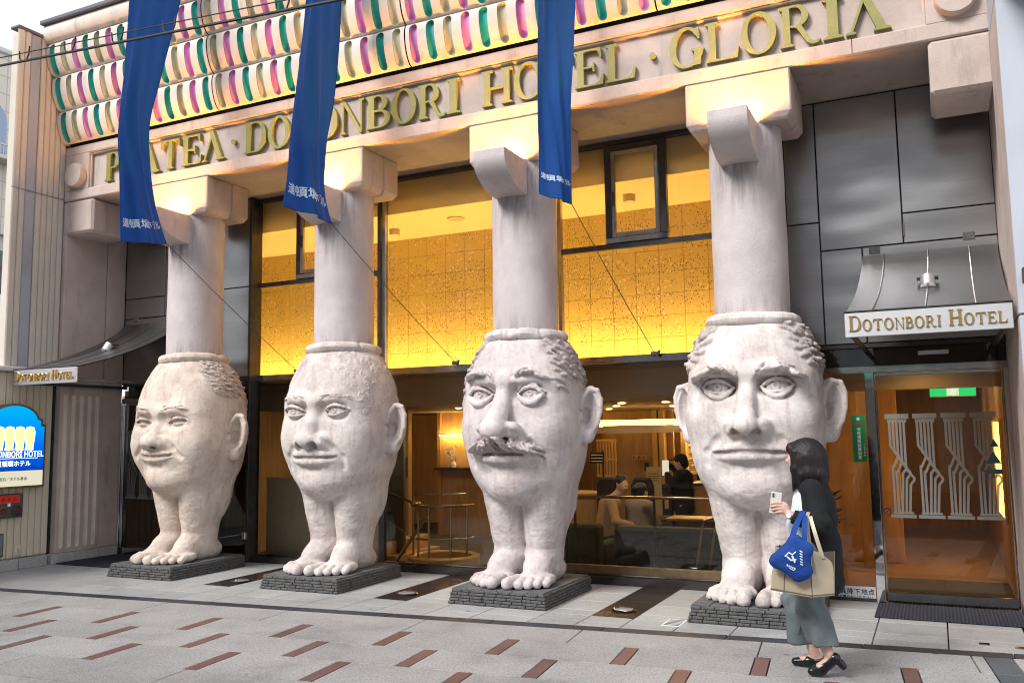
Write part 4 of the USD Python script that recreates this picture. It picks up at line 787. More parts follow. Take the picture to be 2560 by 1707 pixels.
put('sign_frame', poly3(arch(0.03), 0.10, side(-2.144, 0, 0)), M['bronze'], sg)
pan = put('blue_panel', poly3(arch(0).intersection(sbox(-3, 1.245, 3, 3)), 0.006, side(-2.043, 0, 0)), blue_g, sg)
put('cream_panel', poly3(arch(0).intersection(sbox(-3, 0, 3, 1.24)), 0.006, side(-2.043, 0, 0)), glow('lit_cream_panel', (0.80, 0.74, 0.55), 0.75), sg)
M['litwhite'] = glow('lit_white', (0.95, 0.97, 1.0), 1.1); M['lityellow'] = glow('lit_yellow', (0.90, 0.86, 0.36), 0.95)
for i in range(4):
    cx = yc_-0.205+i*0.137; f_ = 1 if i < 3 else -1
    for gr, mm, dz in ((0.012, 'litwhite', 0.0), (0.0, 'lityellow', 0.0015)):
        fig = unary_union([_el(cx, 1.72, 0.062, 0.07), Polygon([(cx-0.045, 1.78), (cx+0.045, 1.78), (cx+0.06, 1.68), (cx+0.040, 1.53), (cx+0.043, 1.51), (cx-0.055, 1.51), (cx-0.040, 1.55), (cx-0.06, 1.68)])]).buffer(gr)
        put('figure' if dz else 'figure_outline', poly3(fig, 0.002+dz, side(-2.037, 0, 0)), M[mm], sg)
def latin_side(text, h, x, y, z, m, parent, name, squeeze=1.0, bold=True):
    t = meshkit.text_mesh(text, h, 0.002, bold=bold); v = np.asarray(t.vertices); w = np.ptp(v[:, 0])
    V = np.c_[x+v[:, 2], y+(v[:, 0]-w/2)*squeeze, z+v[:, 1]]
    put(name, (V, np.asarray(t.faces)), m, parent)
latin_side('DOTONBORI HOTEL', 0.072, -2.037, yc_, 1.415, M['litwhite'], sg, 'lettering', 0.84)
put('underline', bx((-2.037, yc_-0.33, 1.395), (-2.035, yc_+0.33, 1.402)), M['litwhite'], sg)
for gq in cjk('道頓堀ホテル', 0.075): put('character', poly3(affinity.translate(gq, yc_-0.235, 1.305), 0.002, side(-2.037, 0, 0)), M['litwhite'], sg)
for gq in cjk('宿泊／ホテル宴会', 0.046): put('character', poly3(affinity.translate(gq, yc_-0.19, 1.125), 0.002, side(-2.037, 0, 0)), M['ink2'], sg)
# fire hose inlet
M['dri'] = simple('dark_red_ink', (0.14, 0.0, 0.0)); M['cap'] = simple('dark_red_cap', (0.07, 0.015, 0.015), 0.4)
hb = thing('hose_inlet', 'dark fire hose inlet box with red plate and two round couplings on the cream wall', 'hose inlet', (-2.13, -0.96, 0.65))
put('back_box', cb((-2.144, -1.17, 0.655), (-2.08, -0.78, 0.955), 0.008), simple('inlet_grey', (0.06, 0.06, 0.065), 0.5), hb)
put('red_plate', cb((-2.08, -1.13, 0.84), (-2.076, -0.83, 0.94), 0.002), simple('red_plate', (0.62, 0.03, 0.02), 0.45), hb)
for gq in cjk('送水口', 0.042, gap=1.9): put('character', poly3(affinity.translate(gq, -1.08, 0.872), 0.0015, side(-2.0755, 0, 0)), M['dri'], hb)
for yy in (-1.07, -0.88):
    cp = put('coupling', tube([(-2.08, yy, 0.745), (-2.052, yy, 0.745)], 0.062, 24), M['frame'], hb)
    put('coupling_cap', tube([(-2.052, yy, 0.745), (-2.046, yy, 0.745)], 0.046, 24), M['cap'], cp)
put('tag', cb((-2.076, -0.995, 0.80), (-2.073, -0.955, 0.84), 0.001), M['white'], hb)
vt = thing('wall_hatch', 'flat dark metal hatch low on the cream wall at the left edge', 'hatch', (-2.14, -1.1, 0.2))
put('frame', cb((-2.144, -1.30, 0.18), (-2.125, -0.99, 0.47), 0.004), simple('hatch_grey', (0.08, 0.08, 0.085), 0.4), vt)
put('cover', cb((-2.125, -1.28, 0.20), (-2.115, -1.01, 0.45), 0.004), simple('hatch_cover', (0.17, 0.17, 0.18), 0.35), vt)
so = thing('wall_socket', 'small pale weatherproof socket low on the cream wall', 'socket', (-2.14, -0.79, 0.25))
put('plate', cb((-2.144, -0.83, 0.175), (-2.125, -0.755, 0.295), 0.006), simple('socket_beige', (0.6, 0.57, 0.5), 0.45), so)
put('cover', cb((-2.125, -0.805, 0.20), (-2.105, -0.78, 0.262), 0.006), simple('socket_grey', (0.4, 0.4, 0.38), 0.45), so)
# ------------------------------------------------------------------ the hotel front
ht = thing('hotel_building', 'pink concrete hotel front with bilingual frieze, coloured cornice and golden glazed hall', 'building', (3.46, 0, 0))
XL, XR, ZF0, ZF1 = -2.155, 9.085, 4.87, 5.63
# architrave with a recessed name panel
fr = put('architrave', join(cb((XL, -0.32, ZF0), (XR, 0.10, 5.015), 0.012), cb((XL, -0.32, 5.505), (XR, 0.10, ZF1), 0.012), cb((XL, -0.319, 5.01), (-1.69, 0.10, 5.51), 0.004), cb((8.60, -0.319, 5.01), (XR, 0.10, 5.51), 0.004)), M['concrete'], ht)
put('name_panel', join(bx((-1.69, -0.255, 5.01), (8.60, 0.05, 5.51))), M['concrete'], fr)
put('panel_moulding', join(cb((-1.69, -0.295, 5.48), (8.60, -0.25, 5.507), 0.008), cb((-1.692, -0.295, 5.012), (-1.665, -0.25, 5.48), 0.008), cb((8.575, -0.295, 5.012), (8.602, -0.25, 5.48), 0.008)), M['concrete'], fr)
for cx_ in (-1.895, 8.83):
    dv, df = lathe([(0.0001, 0), (0.168, 0), (0.168, 0.07), (0.155, 0.09), (0.0001, 0.092)], n=40)
    put('disc', (np.c_[dv[:, 0]+cx_, -0.315-dv[:, 2], dv[:, 1]+5.20], df), M['concrete'], fr, smooth=35)
LET = [('P', -1.38, .27), ('L', -1.06, .29), ('A', -.74, .37), ('T', -.35, .33), ('E', .02, .33), ('A', .36, .37), ('.', .84, .06), ('D', 1.05, .34), ('O', 1.42, .33), ('T', 1.77, .33), ('O', 2.12, .33), ('N', 2.48, .34), ('B', 2.85, .32), ('O', 3.19, .32), ('R', 3.54, .35), ('I', 3.90, .16),
       ('H', 4.33, .36), ('O', 4.71, .33), ('T', 5.05, .32), ('E', 5.39, .31), ('L', 5.72, .31), ('.', 6.17, .06), ('G', 6.37, .33), ('L', 6.72, .31), ('O', 7.05, .32), ('R', 7.40, .35), ('I', 7.77, .17), ('A', 7.96, .37)]
for ch, x, w in LET:
    s, ww = roman(ch); b_ = s.bounds
    s = affinity.scale(affinity.translate(s, -b_[0], 0 if ch != '.' else 0.02), w/(b_[2]-b_[0]), 0.385 if ch != '.' else w/(b_[2]-b_[0]), origin=(0, 0))
    put('letter', poly3(s, 0.055, front(x, -0.256, 5.055)), M['letter'], fr)
put('soffit', join(bx((XL, 0.10, ZF0+0.002), (XR, 0.9, ZF0+0.25)), bx((XL, -0.30, ZF0-0.004), (XR, 0.85, ZF0+0.002))), M['soffit'], ht)
for x0 in (-1.0, 2.15, 5.3, 8.0): put('joint_line', bx((x0, -0.3215, ZF0+0.01), (x0+0.006, -0.319, 5.01)), M['black'], fr)
put('end_bracket', join(cb((XL, -0.318, 4.405), (-1.58, 0.33, ZF0-0.004), 0.03)), M['concrete'], ht)
put('end_bracket', join(cb((8.60, -0.318, 4.395), (XR, 0.38, ZF0-0.004), 0.03)), M['concrete'], ht)
# cornice: three rolls of upright slots, leaning outward
PY = [(-0.335, 5.665), (-0.435, 6.10), (-0.54, 6.555), (-0.645, 6.985)]
PIT, W2, NS = 0.2155, 0.050, 26
def arcpt(i, s):
    a, b_ = np.array(PY[i]), np.array(PY[i+1]); ch = b_-a; nrm = np.array([-ch[1], ch[0]])/np.hypot(*ch)
    nrm = nrm if nrm[0] < 0 else -nrm
    q = np.clip(1-(2*s-1)**2, 0, 1); blg = 0.085*np.sqrt(q)
    return a+ch*s+nrm*blg, nrm
def cell(i):
    """Roll surface with one slot cut out, and the slot's own surface; x relative to the slot's centre."""
    L = 0.46; s0, s1 = 0.035, 0.965
    ss = np.unique(np.r_[np.linspace(0, s0, 3), s0+(s1-s0)*(0.5-0.5*np.cos(np.linspace(0, np.pi, NS))), np.linspace(s1, 1, 3)])
    hw = []
    for s in ss:
        d = min(s-s0, s1-s)*L
        hw.append(0.0 if d <= 1e-6 else W2*math.sqrt(max(0, 1-(1-min(1, d/W2))**2)))
    hw = np.array(hw); P = [arcpt(i, s) for s in ss]
    A = np.array([[(-PIT/2, *p[0]), (-h, *p[0])] for p, h in zip(P, hw)]); B = np.array([[(h, *p[0]), (PIT/2, *p[0])] for p, h in zip(P, hw)])
    roll = join(grid(A), grid(B)); U = np.linspace(-1, 1, 11); S = []
    for (p, n_), h, s in zip(P, hw, ss):
        row = []
        for u in U:
            e = math.sqrt(max(0, 1-(u*0.995)**2))*min(1, h/W2)
            q = p-n_*0.062*e; row.append((u*h, *q))
        S.append(row)
    S = np.array(S)[(hw > 0) | np.r_[hw[1:] > 0, False] | np.r_[False, hw[:-1] > 0]]
    return roll, grid(S)
X0 = -2.02; cols = ['teal', 'khaki', 'pink']
def shift(m, dx): return m[0]+np.array([dx, 0, 0]), m[1]
def flipf(m): return m[0], m[1][:, ::-1]
for i in range(3):
    rl, sl = cell(i)
    for p in range(4):
        ks = range(p*13, p*13+13)
        R = join(*[shift(rl, X0+k*PIT) for k in ks])
        R[0][:, 0] = np.clip(R[0][:, 0], X0-PIT/2+p*13*PIT+0.008, X0-PIT/2+(p+1)*13*PIT-0.008)
        rp = put('cornice_roll', R, M['roll'], ht, smooth=50)
        for k in ks:
            put('slot', shift(sl, X0+k*PIT), M[cols[k % 3]], rp, smooth=True)
put('cornice_backing', hexa([(XL+.02, -0.27, 5.63), (XR-.02, -0.27, 5.63), (XR-.02, 0.1, 5.63), (XL+.02, 0.1, 5.63), (XL+.02, -0.50, 6.985), (XR-.02, -0.50, 6.985), (XR-.02, 0.1, 6.985), (XL+.02, 0.1, 6.985)]), M['black'], ht)
tp = np.array([[(x, -0.645-0.10*math.sin(a), 6.99+0.14*(1-math.cos(a))) for a in np.linspace(0, 2.3, 10)] for x in np.linspace(XL, XR, 5)])
put('top_roll', flipf(grid(tp)), M['roll'], ht, smooth=True)
put('cornice_end', poly3(Polygon([(-p[0], p[1]) for i in range(3) for p in [arcpt(i, s)[0] for s in np.linspace(0, 1, 12)]]+[(0.72, 7.21), (0.1, 7.21), (0.1, 5.64)]), 0.015, ((XL+0.022, 0, 0), (0, -1, 0), (0, 0, 1), (1, 0, 0))), M['roll'], ht)
put('roof_cap', cb((XL-0.02, -0.78, 7.225), (XR, 0.4, 7.285), 0.01), M['flash'], ht)
put('upper_wall', bx((XL, 0.1, ZF1), (XR, 0.35, 7.22)), M['concrete'], ht)
# left return wall of fluted panels
def fluted(y0, y1, z0, z1, n, zf0, zf1, name):
    x = -2.10
    if n == 0: return put(name, cb((-2.19, y0, z0), (x, y1, z1), 0.008), M['concrete'], ht)
    pt = (y1-y0-0.05)/n; r = 0.034; out = [bx((-2.19, y0, z0), (x-0.04, y1, z1)), bx((x-0.04, y0, zf1), (x, y1, z1)), bx((x-0.04, y0, z0), (x, y1, zf0)), bx((x-0.04, y0, zf0), (x, y0+0.025, zf1)), bx((x-0.04, y1-0.025, zf0), (x, y1, zf1))]
    fl = []
    for i in range(n):
        c_ = y0+0.025+pt*(i+0.5)
        for s in (-1, 1):
            a, b_ = (c_-pt/2, c_-r) if s < 0 else (c_+r, c_+pt/2)
            out.append(bx((x-0.04, a, zf0), (x, b_, zf1)))
        zz = np.r_[zf0+r*(1-np.cos(np.linspace(0, np.pi/2, 7))), zf1-r*(1-np.cos(np.linspace(np.pi/2, 0, 7)))]
        hh = np.array([r*math.sqrt(max(0, 1-(1-min(1, min(z-zf0, zf1-z)/r))**2)) for z in zz])
        S = np.array([[(x-0.032*math.sqrt(max(0, 1-u*u))*h/r-0.0005, c_+u*h, z) for u in np.linspace(-1, 1, 9)] for z, h in zip(zz, hh)])
        fl.append(grid(S))
        for z, sg_ in ((zf0, 1), (zf1, -1)):      # corner fillers round the flute's ends
            for s in (-1, 1):
                po = Polygon([(c_, z)]+[(c_+s*r, z), (c_+s*r, z+sg_*r)]+[(c_+s*r*math.cos(a), z+sg_*r*(1-math.sin(a))) for a in np.linspace(0, math.pi/2, 7)])
                out.append(poly3(po.buffer(0), 0.02, side(x-0.02, 0, 0)))
    pp = put(name, join(*out), M['concrete'], ht)
    for m_ in fl: put('flute', m_, M['roll'], pp, smooth=True)
fluted(-0.30, 0.372, 0.137, 2.34, 5, 0.19, 2.23, 'return_panel'); fluted(0.384, 0.70, 0.137, 2.34, 0, 0, 0, 'return_panel')
fluted(-0.30, 0.372, 2.352, 4.86, 0, 0, 0, 'return_panel'); fluted(0.384, 0.70, 2.352, 4.86, 0, 0, 0, 'return_panel')
y = -0.355
for L in (0.36, 0.37, 0.33): put('base_stone', cb((-2.19, y+0.003, 0), (-2.075, y+L-0.003, 0.132), 0.006), M['slab2'], ht); y += L
put('return_backing', bx((-2.25, -0.32, 0), (-2.191, 0.72, 4.86)), M['black'], ht)
put('return_wall_right', join(cb((9.085, -0.32, 0.0), (9.18, 0.9, 4.86), 0.006)), M['concrete'], ht)
# steel wall panels over the two entrances (y = 0.70), with open joints
def panels(rects, mirror):
    for a, b_, c_, d_ in rects:
        if mirror: a, b_ = 6.99-b_, 6.99-a
        put('steel_panel', cb((a+0.006, 0.70, c_+0.006), (b_-0.006, 0.72, d_-0.006), 0.003), M['steel'], ht)
RP = [(6.72, 7.24, 3.64, 4.855), (7.24, 7.55, 3.64, 4.855), (7.55, 8.30, 3.35, 4.855), (8.30, 9.085, 3.64, 4.855), (6.72, 7.55, 2.42, 3.64), (7.55, 7.93, 2.42, 3.35), (7.93, 9.085, 2.42, 3.35), (8.30, 9.085, 3.35, 3.64)]
panels(RP, False); panels(RP, True)
for x0, x1 in ((6.72, 9.085), (-2.20, 0.27)): put('panel_backing', bx((x0, 0.721, 2.40), (x1, 0.76, 4.865)), M['black'], ht)
for x_, z_ in ((8.04, 3.31), (8.85, 3.36), (-1.86, 3.33), (-1.05, 3.33)):
    put('bolt_plate', join(cb((x_-0.05, 0.69, z_-0.035), (x_+0.05, 0.70, z_+0.035), 0.002), *[tube([(x_+d, 0.69, z_), (x_+d, 0.675, z_)], 0.011, 10) for d in (-0.025, 0.025)]), M['frame'], ht)
put('hinge', tube([(8.306, 0.695, 3.42), (8.306, 0.695, 3.54)], 0.010, 8), M['frame'], ht)
# entrances: transom, mirror pillar, side glass, sliding door
def etched(x0, x1, z0, z1, y, parent):
    """Four fluted columns with kinked flutes, sand-blasted into the glass."""
    n = 4; p = (x1-x0)/n
    for i in range(n):
        a = x0+i*p; w = p*0.86; T = []
        T.append(sbox(a, z1-0.045, a+w, z1)); T.append(sbox(a+0.02, z1-0.08, a+w-0.02, z1-0.05)); T.append(sbox(a+0.005, z0, a+w+0.02, z0+0.03)); T.append(sbox(a+0.03, z0+0.035, a+w, z0+0.055))
        m = 5; st = (w-0.05)/m; zk = (z0+z1)/2+0.05
        for j in range(m):
            xx = a+0.028+j*st; bend = 0.085; k0 = zk+0.13-0.052*j
            T.append(LineString([(xx+0.008, z1-0.08), (xx+0.008, k0), (xx+0.008+bend*0.75, k0-bend), (xx+0.008+bend*0.75 if j > 1 else xx+0.03, k0-bend-0.02 if j > 1 else k0-bend-0.1), (xx+0.018, k0-bend*2.2) if j < 2 else (xx+0.02+0.02, k0-bend-0.06), (xx+0.02, z0+0.05)]).buffer(0.0105, cap_style=2, join_style=2))
        put('etched_column', poly3(unary_union(T), 0.002, front(0, y, 0)), M['etch'], parent)
def entrance(mirror):
    def X(a, b_): return (a, b_) if not mirror else (6.99-b_, 6.99-a)
    def B(a, b_, y0, y1, z0, z1, m, name, parent=None, bev=0.004):
        x0, x1 = X(a, b_); return put(name, cb((x0, y0, z0), (x1, y1, z1), bev), M[m], parent or ht)
    def G(a, b_, y, z0, z1, m='glass', name='pane', parent=None):
        x0, x1 = X(a, b_); return put(name, (np.array([[x0, y, z0], [x1, y, z0], [x1, y, z1], [x0, y, z1]]), np.array([[0,1,2],[0,2,3]])), M[m], parent or ht)
    tr = B(6.72, 9.085, 0.70, 0.78, 2.375, 2.415, 'dark_frame', 'transom_frame')
    B(6.72, 9.085, 0.69, 0.80, 2.135, 2.20, 'frame', 'door_header')
    G(6.72, 9.085, 0.745, 2.20, 2.375, 'smoke_glass', 'transom_pane', tr); B(6.72, 9.085, 0.80, 0.82, 2.14, 2.415, 'dark_frame', 'transom_backing', tr)
    B(8.36, 8.62, 0.715, 0.738, 2.285, 2.325, 'plate', 'sensor_box', tr)
    B(7.885, 7.965, 0.66, 0.80, 0.0, 2.135, 'mirror', 'mirror_pillar', bev=0.003)
    B(9.045, 9.085, 0.66, 0.80, 0.0, 2.135, 'mirror', 'mirror_pillar', bev=0.003)
    G(7.10, 7.885, 0.74, 0.03, 2.135, 'smoke_glass', 'side_pane'); B(6.72, 7.885, 0.715, 0.765, 0.0, 0.03, 'dark_frame', 'side_sill'); G(6.72, 7.10, 0.741, 0.03, 2.135, 'smoke_glass', 'side_pane')
    dr = B(7.975, 9.035, 0.70, 0.745, 0.012, 0.105, 'frame', 'sliding_door', bev=0.004)
    G(7.975, 9.035, 0.722, 0.105, 2.12, 'smoke_glass', 'door_pane', dr)
    B(7.968, 7.985, 0.70, 0.745, 0.105, 2.13, 'frame', 'door_stile', dr); B(9.025, 9.042, 0.70, 0.745, 0.105, 2.13, 'frame', 'door_stile', dr); B(7.985, 9.025, 0.70, 0.745, 2.10, 2.13, 'frame', 'door_rail', dr)
    x0, x1 = X(8.04, 8.99); etched(x0, x1, 0.78, 1.74, 0.716, dr)
    B(7.97, 9.04, 0.69, 0.76, -0.002, 0.010, 'frame', 'door_track')
    return dr
dR = entrance(False); dL = entrance(True)
ns = put('no_smoking_sticker', poly3(_el(8.018, 0.835, 0.034, 0.034).difference(_el(8.018, 0.835, 0.026, 0.026)).union(affinity.rotate(sbox(7.988, 0.831, 8.048, 0.839), 45)), 0.002, front(0, 0.716, 0)), M['ink'], dR)
put('arrow_sticker', poly3(unary_union([Polygon([(8.86, 1.28), (8.98, 1.28), (8.92, 1.39)]), Polygon([(8.83, 1.21), (8.87, 1.235), (8.87, 1.185)]), sbox(8.87, 1.19, 8.985, 1.23), Polygon([(8.90, 1.43), (8.97, 1.43), (8.93, 1.50)])]), 0.002, front(0, 0.715, 0)), simple('sticker_blue', (0.04, 0.12, 0.17), 0.5), dR)
st = put('green_sticker', bx((7.745, 0.728, 1.295), (7.865, 0.732, 1.735)), simple('sticker_green', (0.0, 0.24, 0.075), 0.5), ht, label='green vertical alarm notice stuck on the side glass')
for gq in cjk('非常通報装置設置', 0.036, True): put('character', poly3(affinity.translate(gq, 7.787, 1.60-0.012), 0.001, front(0, 0.7275, 0)), M['white'], st)
for gq in cjk('大阪府警察', 0.013, True, 1.9): put('character', poly3(affinity.translate(gq, 7.842, 1.45), 0.001, front(0, 0.7275, 0)), M['white'], st)
put('red_line', bx((7.765, 0.7262, 1.645), (7.845, 0.7275, 1.662)), simple('sticker_red', (0.45, 0.03, 0.03)), st)
put('star', poly3(Polygon([(7.805+(0.022 if i % 2 == 0 else 0.012)*math.sin(i*math.pi/5), 1.700+(0.022 if i % 2 == 0 else 0.012)*math.cos(i*math.pi/5)) for i in range(10)]), 0.001, front(0, 0.7275, 0)), M['white'], st)
nb = put('floor_notice', bx((7.36, 0.728, 0.012), (7.875, 0.733, 0.135)), simple('notice_white', (0.68, 0.72, 0.76), 0.4), ht, label='white evacuation notice at the foot of the side glass')
for gq in cjk('避難器具降下地点', 0.058, gap=1.07): put('character', poly3(affinity.translate(gq, 7.373, 0.066), 0.001, front(0, 0.7275, 0)), M['ink'], nb)
for gq in cjk('この前に物を置かないで下さい', 0.031, gap=1.1): put('character', poly3(affinity.translate(gq, 7.378, 0.024), 0.001, front(0, 0.7275, 0)), M['ink'], nb)
# hall glazing between the entrances (y = 0.85)
YG = 0.85
gz = put('granite_kerb', cb((0.30, 0.752, -0.02), (6.70, 0.90, 0.08), 0.004), M['dark'], ht)
def bar(x0, x1, z0, z1, m='frame', y0=YG-0.03, y1=YG+0.04, name='frame_bar'): return put(name, cb((x0, y0, z0), (x1, y1, z1), 0.004), M[m], ht)
bar(0.27, 6.72, 2.36, 2.44, 'frame'); bar(0.27, 6.72, 4.81, 4.862, 'dark_frame'); bar(0.27, 6.72, 0.08, 0.10, 'frame'); bar(4.46, 6.72, 0.10, 0.185, 'bronze', name='metal_skirting')
for x0 in (2.23, 4.62): bar(x0, x0+0.045, 2.44, 4.81, 'dark_frame'); bar(x0+0.075, x0+0.12, 2.44, 4.81, 'frame'); bar(x0+0.02, x0+0.10, 0.10, 2.36, 'dark_frame')
for x0, x1 in ((0.27, 2.23), (4.74, 6.72)): bar(x0, x1, 3.63, 3.69, 'dark_frame')
def pane(x0, x1, z0, z1, name='pane', y=YG, parent=None): return put(name, (np.array([[x0, y, z0], [x1, y, z0], [x1, y, z1], [x0, y, z1]]), np.array([[0,1,2],[0,2,3]])), M['glass'], parent or ht)
for a, b_ in ((0.27, 2.25), (2.33, 4.64), (4.72, 6.72)): pane(a, b_, 0.10, 2.36, 'lower_pane')
pane(2.35, 4.62, 2.44, 4.81, 'upper_pane')
for a, b_ in ((0.27, 2.23), (4.74, 6.72)): pane(a, b_, 2.44, 3.63, 'upper_pane')
for w0, w1, a, b_ in ((0.95, 1.66, 0.27, 2.23), (5.29, 5.99, 4.74, 6.72)):
    wd = bar(w0, w1, 3.69, 3.75, 'frame', YG-0.05, YG+0.03, 'casement_window')
    put('window_frame', join(cb((w0, YG-0.05, 3.75), (w0+0.075, YG+0.03, 4.80), 0.004), cb((w1-0.075, YG-0.05, 3.75), (w1, YG+0.03, 4.80), 0.004), cb((w0+0.075, YG-0.05, 4.73), (w1-0.075, YG+0.03, 4.80), 0.004)), M['dark_frame'], wd)
    put('window_sash', join(cb((w0+0.08, YG-0.065, 3.755), (w0+0.125, YG-0.02, 4.725), 0.004), cb((w1-0.125, YG-0.065, 3.755), (w1-0.08, YG-0.02, 4.725), 0.004), cb((w0+0.125, YG-0.065, 3.755), (w1-0.125, YG-0.02, 3.80), 0.004), cb((w0+0.125, YG-0.065, 4.68), (w1-0.125, YG-0.02, 4.725), 0.004)), M['frame'], wd)
    pane(w0+0.125, w1-0.125, 3.80, 4.68, 'window_pane', YG-0.04, wd); put('window_handle', cb((w0+0.095, YG-0.09, 4.10), (w0+0.112, YG-0.066, 4.26), 0.003), M['dark_frame'], wd)
    pane(a, w0, 3.69, 4.81, 'upper_pane'); pane(w1, b_, 3.69, 4.81, 'upper_pane')
for x0 in (0.245, 6.70): put('corner_post', cb((x0, 0.69, 0.0), (x0+0.045, 0.90, 4.862), 0.004), M['dark_frame'], ht)
put('door_lock_box', cb((0.225, 0.655, 0.30), (0.285, 0.688, 0.39), 0.006), M['plate'], ht)
# ------------------------------------------------------------------ head columns
M['slate'] = rough_mat('mossy_slate', (0.05, 0.05, 0.054), (0.115, 0.112, 0.114), 16.0, 0.65, 0.6, 70.0, 0.02, c3=(0.055, 0.075, 0.045))
M['slate_top'] = rough_mat('slate_top', (0.085, 0.084, 0.086), (0.14, 0.138, 0.14), 5.0, 0.7, 0.4, 60.0)
M['lampglow'] = glow('uplight_glow', (1.0, 0.40, 0.045), 1500.0); M['lampcase'] = simple('lamp_case', (0.25, 0.25, 0.26), 0.4, 0.8)
NAMES = ['stone column on a narrow-eyed smiling head, nearest the blue lightbox sign', 'stone column on a broad-nosed head with short curly hair', 'stone column on a big-nosed moustached head with swept hair', 'stone column on a thick-browed head with slicked hair behind the walking woman']
rq = random.Random(5)
for k in range(4):
    xc = k*SP; col = thing('head_column', NAMES[k], 'column', (xc, 0, 0), 'columns standing on giant stone heads')
    # plinth: courses of split slate round a core
    core = put('plinth', join(hexa([(xc-0.50, -0.775, 0), (xc+0.495, -0.775, 0), (xc+0.495, 0.42, 0), (xc-0.50, 0.42, 0), (xc-0.465, -0.745, 0.137), (xc+0.475, -0.745, 0.137), (xc+0.475, 0.41, 0.137), (xc-0.465, 0.41, 0.137)])), M['black'], col)
    bricks = []
    for c_ in range(5):
        z0, z1 = 0.004+c_*0.027, 0.004+c_*0.027+0.024; ins = 0.006*c_
        def lay(a0, a1, f):
            a = a0-rq.uniform(0, 0.08)
            while a < a1-0.01:
                L = rq.uniform(0.085, 0.17); s_, e_ = max(a, a0), min(a+L-0.005, a1)
                if e_-s_ > 0.015: bricks.append(f(s_, e_, rq.uniform(-0.008, 0.006)))
                a += L
        lay(xc-0.512+ins, xc+0.507-ins*0.6, lambda s_, e_, o: cb((s_, -0.79+ins-o, z0), (e_, -0.72, z1), 0.005))
        lay(-0.74, 0.432, lambda s_, e_, o: cb((xc+0.43, s_, z0), (xc+0.507-ins*0.6+o, e_, z1), 0.005))
        lay(-0.74, 0.432, lambda s_, e_, o: cb((xc-0.512+ins+o, s_, z0), (xc-0.44, e_, z1), 0.005))
        lay(xc-0.512+ins, xc+0.507-ins*0.6, lambda s_, e_, o: cb((s_, 0.37, z0), (e_, 0.437-ins+o, z1), 0.005))
    put('slate_course', join(*bricks), M['slate'], core, kind='stuff')
    for i in range(6):
        for j in range(7):
            a = xc-0.482+i*0.1605; b_ = -0.758+j*0.169
            put('top_tile', cb((a, b_, 0.132), (a+0.156, b_+0.165, 0.150+rq.uniform(-0.002, 0.002)), 0.003), M['slate_top'], core)
    statue(k, col)
    # neck ring, lumpy and jointed
    n1, n2 = 120, 14; a = np.linspace(0, 2*np.pi, n1, endpoint=False); b_ = np.linspace(0, 2*np.pi, n2, endpoint=False)
    A, Bq = np.meshgrid(a, b_, indexing='ij'); nz = meshkit.noise(np.stack([3*np.cos(A)+k*7, 3*np.sin(A), Bq*0.3], -1), 3)
    seg = np.abs(np.sin(A*(5.5 if k in (2, 3) else 2.0)+k))
    r = 0.057*(0.90+0.22*nz)*(1-0.24*np.exp(-(seg/0.10)**2)); R0 = 0.378+0.012*(nz-0.5)
    P = np.stack([xc+(R0+r*1.0*np.cos(Bq))*np.sin(A), (R0+r*np.cos(Bq))*-np.cos(A), 2.602+0.012*np.sin(A*2+k)*0.6+r*1.05*np.sin(Bq)], -1)
    P = np.concatenate([P, P[:1]], 0); P = np.concatenate([P, P[:, :1]], 1)
    put('neck_ring', flipf(grid(P)), STAT[k], col, smooth=True)
    za = np.linspace(2.60, 4.41, 40); aa = np.linspace(0, 2*np.pi, 73)
    ZZ, AA = np.meshgrid(za, aa, indexing='ij'); rr_ = 0.343-0.004*(ZZ-2.6)/1.8+(meshkit.fbm(np.stack([2.2*np.cos(AA)+k*5, 2.2*np.sin(AA), ZZ*3], -1), 4, 9)-0.5)*0.012
    rr_[:, -1] = rr_[:, 0]
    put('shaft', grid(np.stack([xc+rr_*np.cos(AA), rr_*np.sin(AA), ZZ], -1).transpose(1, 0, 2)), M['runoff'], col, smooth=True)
    cp = put('capital', hull(np.vstack([cb((xc-0.48, -0.325, 4.46), (xc+0.48, 0.10, 4.8655), 0.012)[0], cb((xc-0.455, -0.30, 4.407), (xc+0.455, 0.10, 4.50), 0.02)[0]])), M['concrete'], col)
    put('capital_back', hull(np.vstack([cb((xc-0.485, 0.103, 4.46), (xc+0.485, 0.40, 4.8655), 0.012)[0], cb((xc-0.46, 0.103, 4.407), (xc+0.46, 0.37, 4.50), 0.02)[0]])), M['concrete'], col)
    # bracket: a quarter-round trough open at the top, its lamp inside
    a = np.linspace(0, np.pi/2, 20); prof = [(-0.30, 4.40), (-0.82, 4.40)]+[(-0.30-0.52*math.cos(t), 4.34-0.30*math.sin(t)) for t in a]
    br = put('bracket', join(poly3(Polygon(prof), 0.04, ((xc-0.175, 0, 0), (0, 1, 0), (0, 0, 1), (1, 0, 0))), poly3(Polygon(prof), 0.04, ((xc+0.135, 0, 0), (0, 1, 0), (0, 0, 1), (1, 0, 0))),
        poly3(Polygon([(-0.82, 4.40)]+prof[2:]+[(-0.30, 4.08)]+[(-0.33-0.45*math.cos(t), 4.33-0.25*math.sin(t)) for t in a[::-1]]+[(-0.78, 4.40)]).buffer(0), 0.27, ((xc-0.135, 0, 0), (0, 1, 0), (0, 0, 1), (1, 0, 0)))), M['shaft'], col, smooth=35)
    lm = put('uplight', tube([(xc, -0.435, 4.24), (xc, -0.435, 4.335)], 0.07, 20), M['lampcase'], br)
    put('lamp_glass', tube([(xc, -0.435, 4.337), (xc, -0.435, 4.345)], 0.06, 20), M['lampglow'], lm)
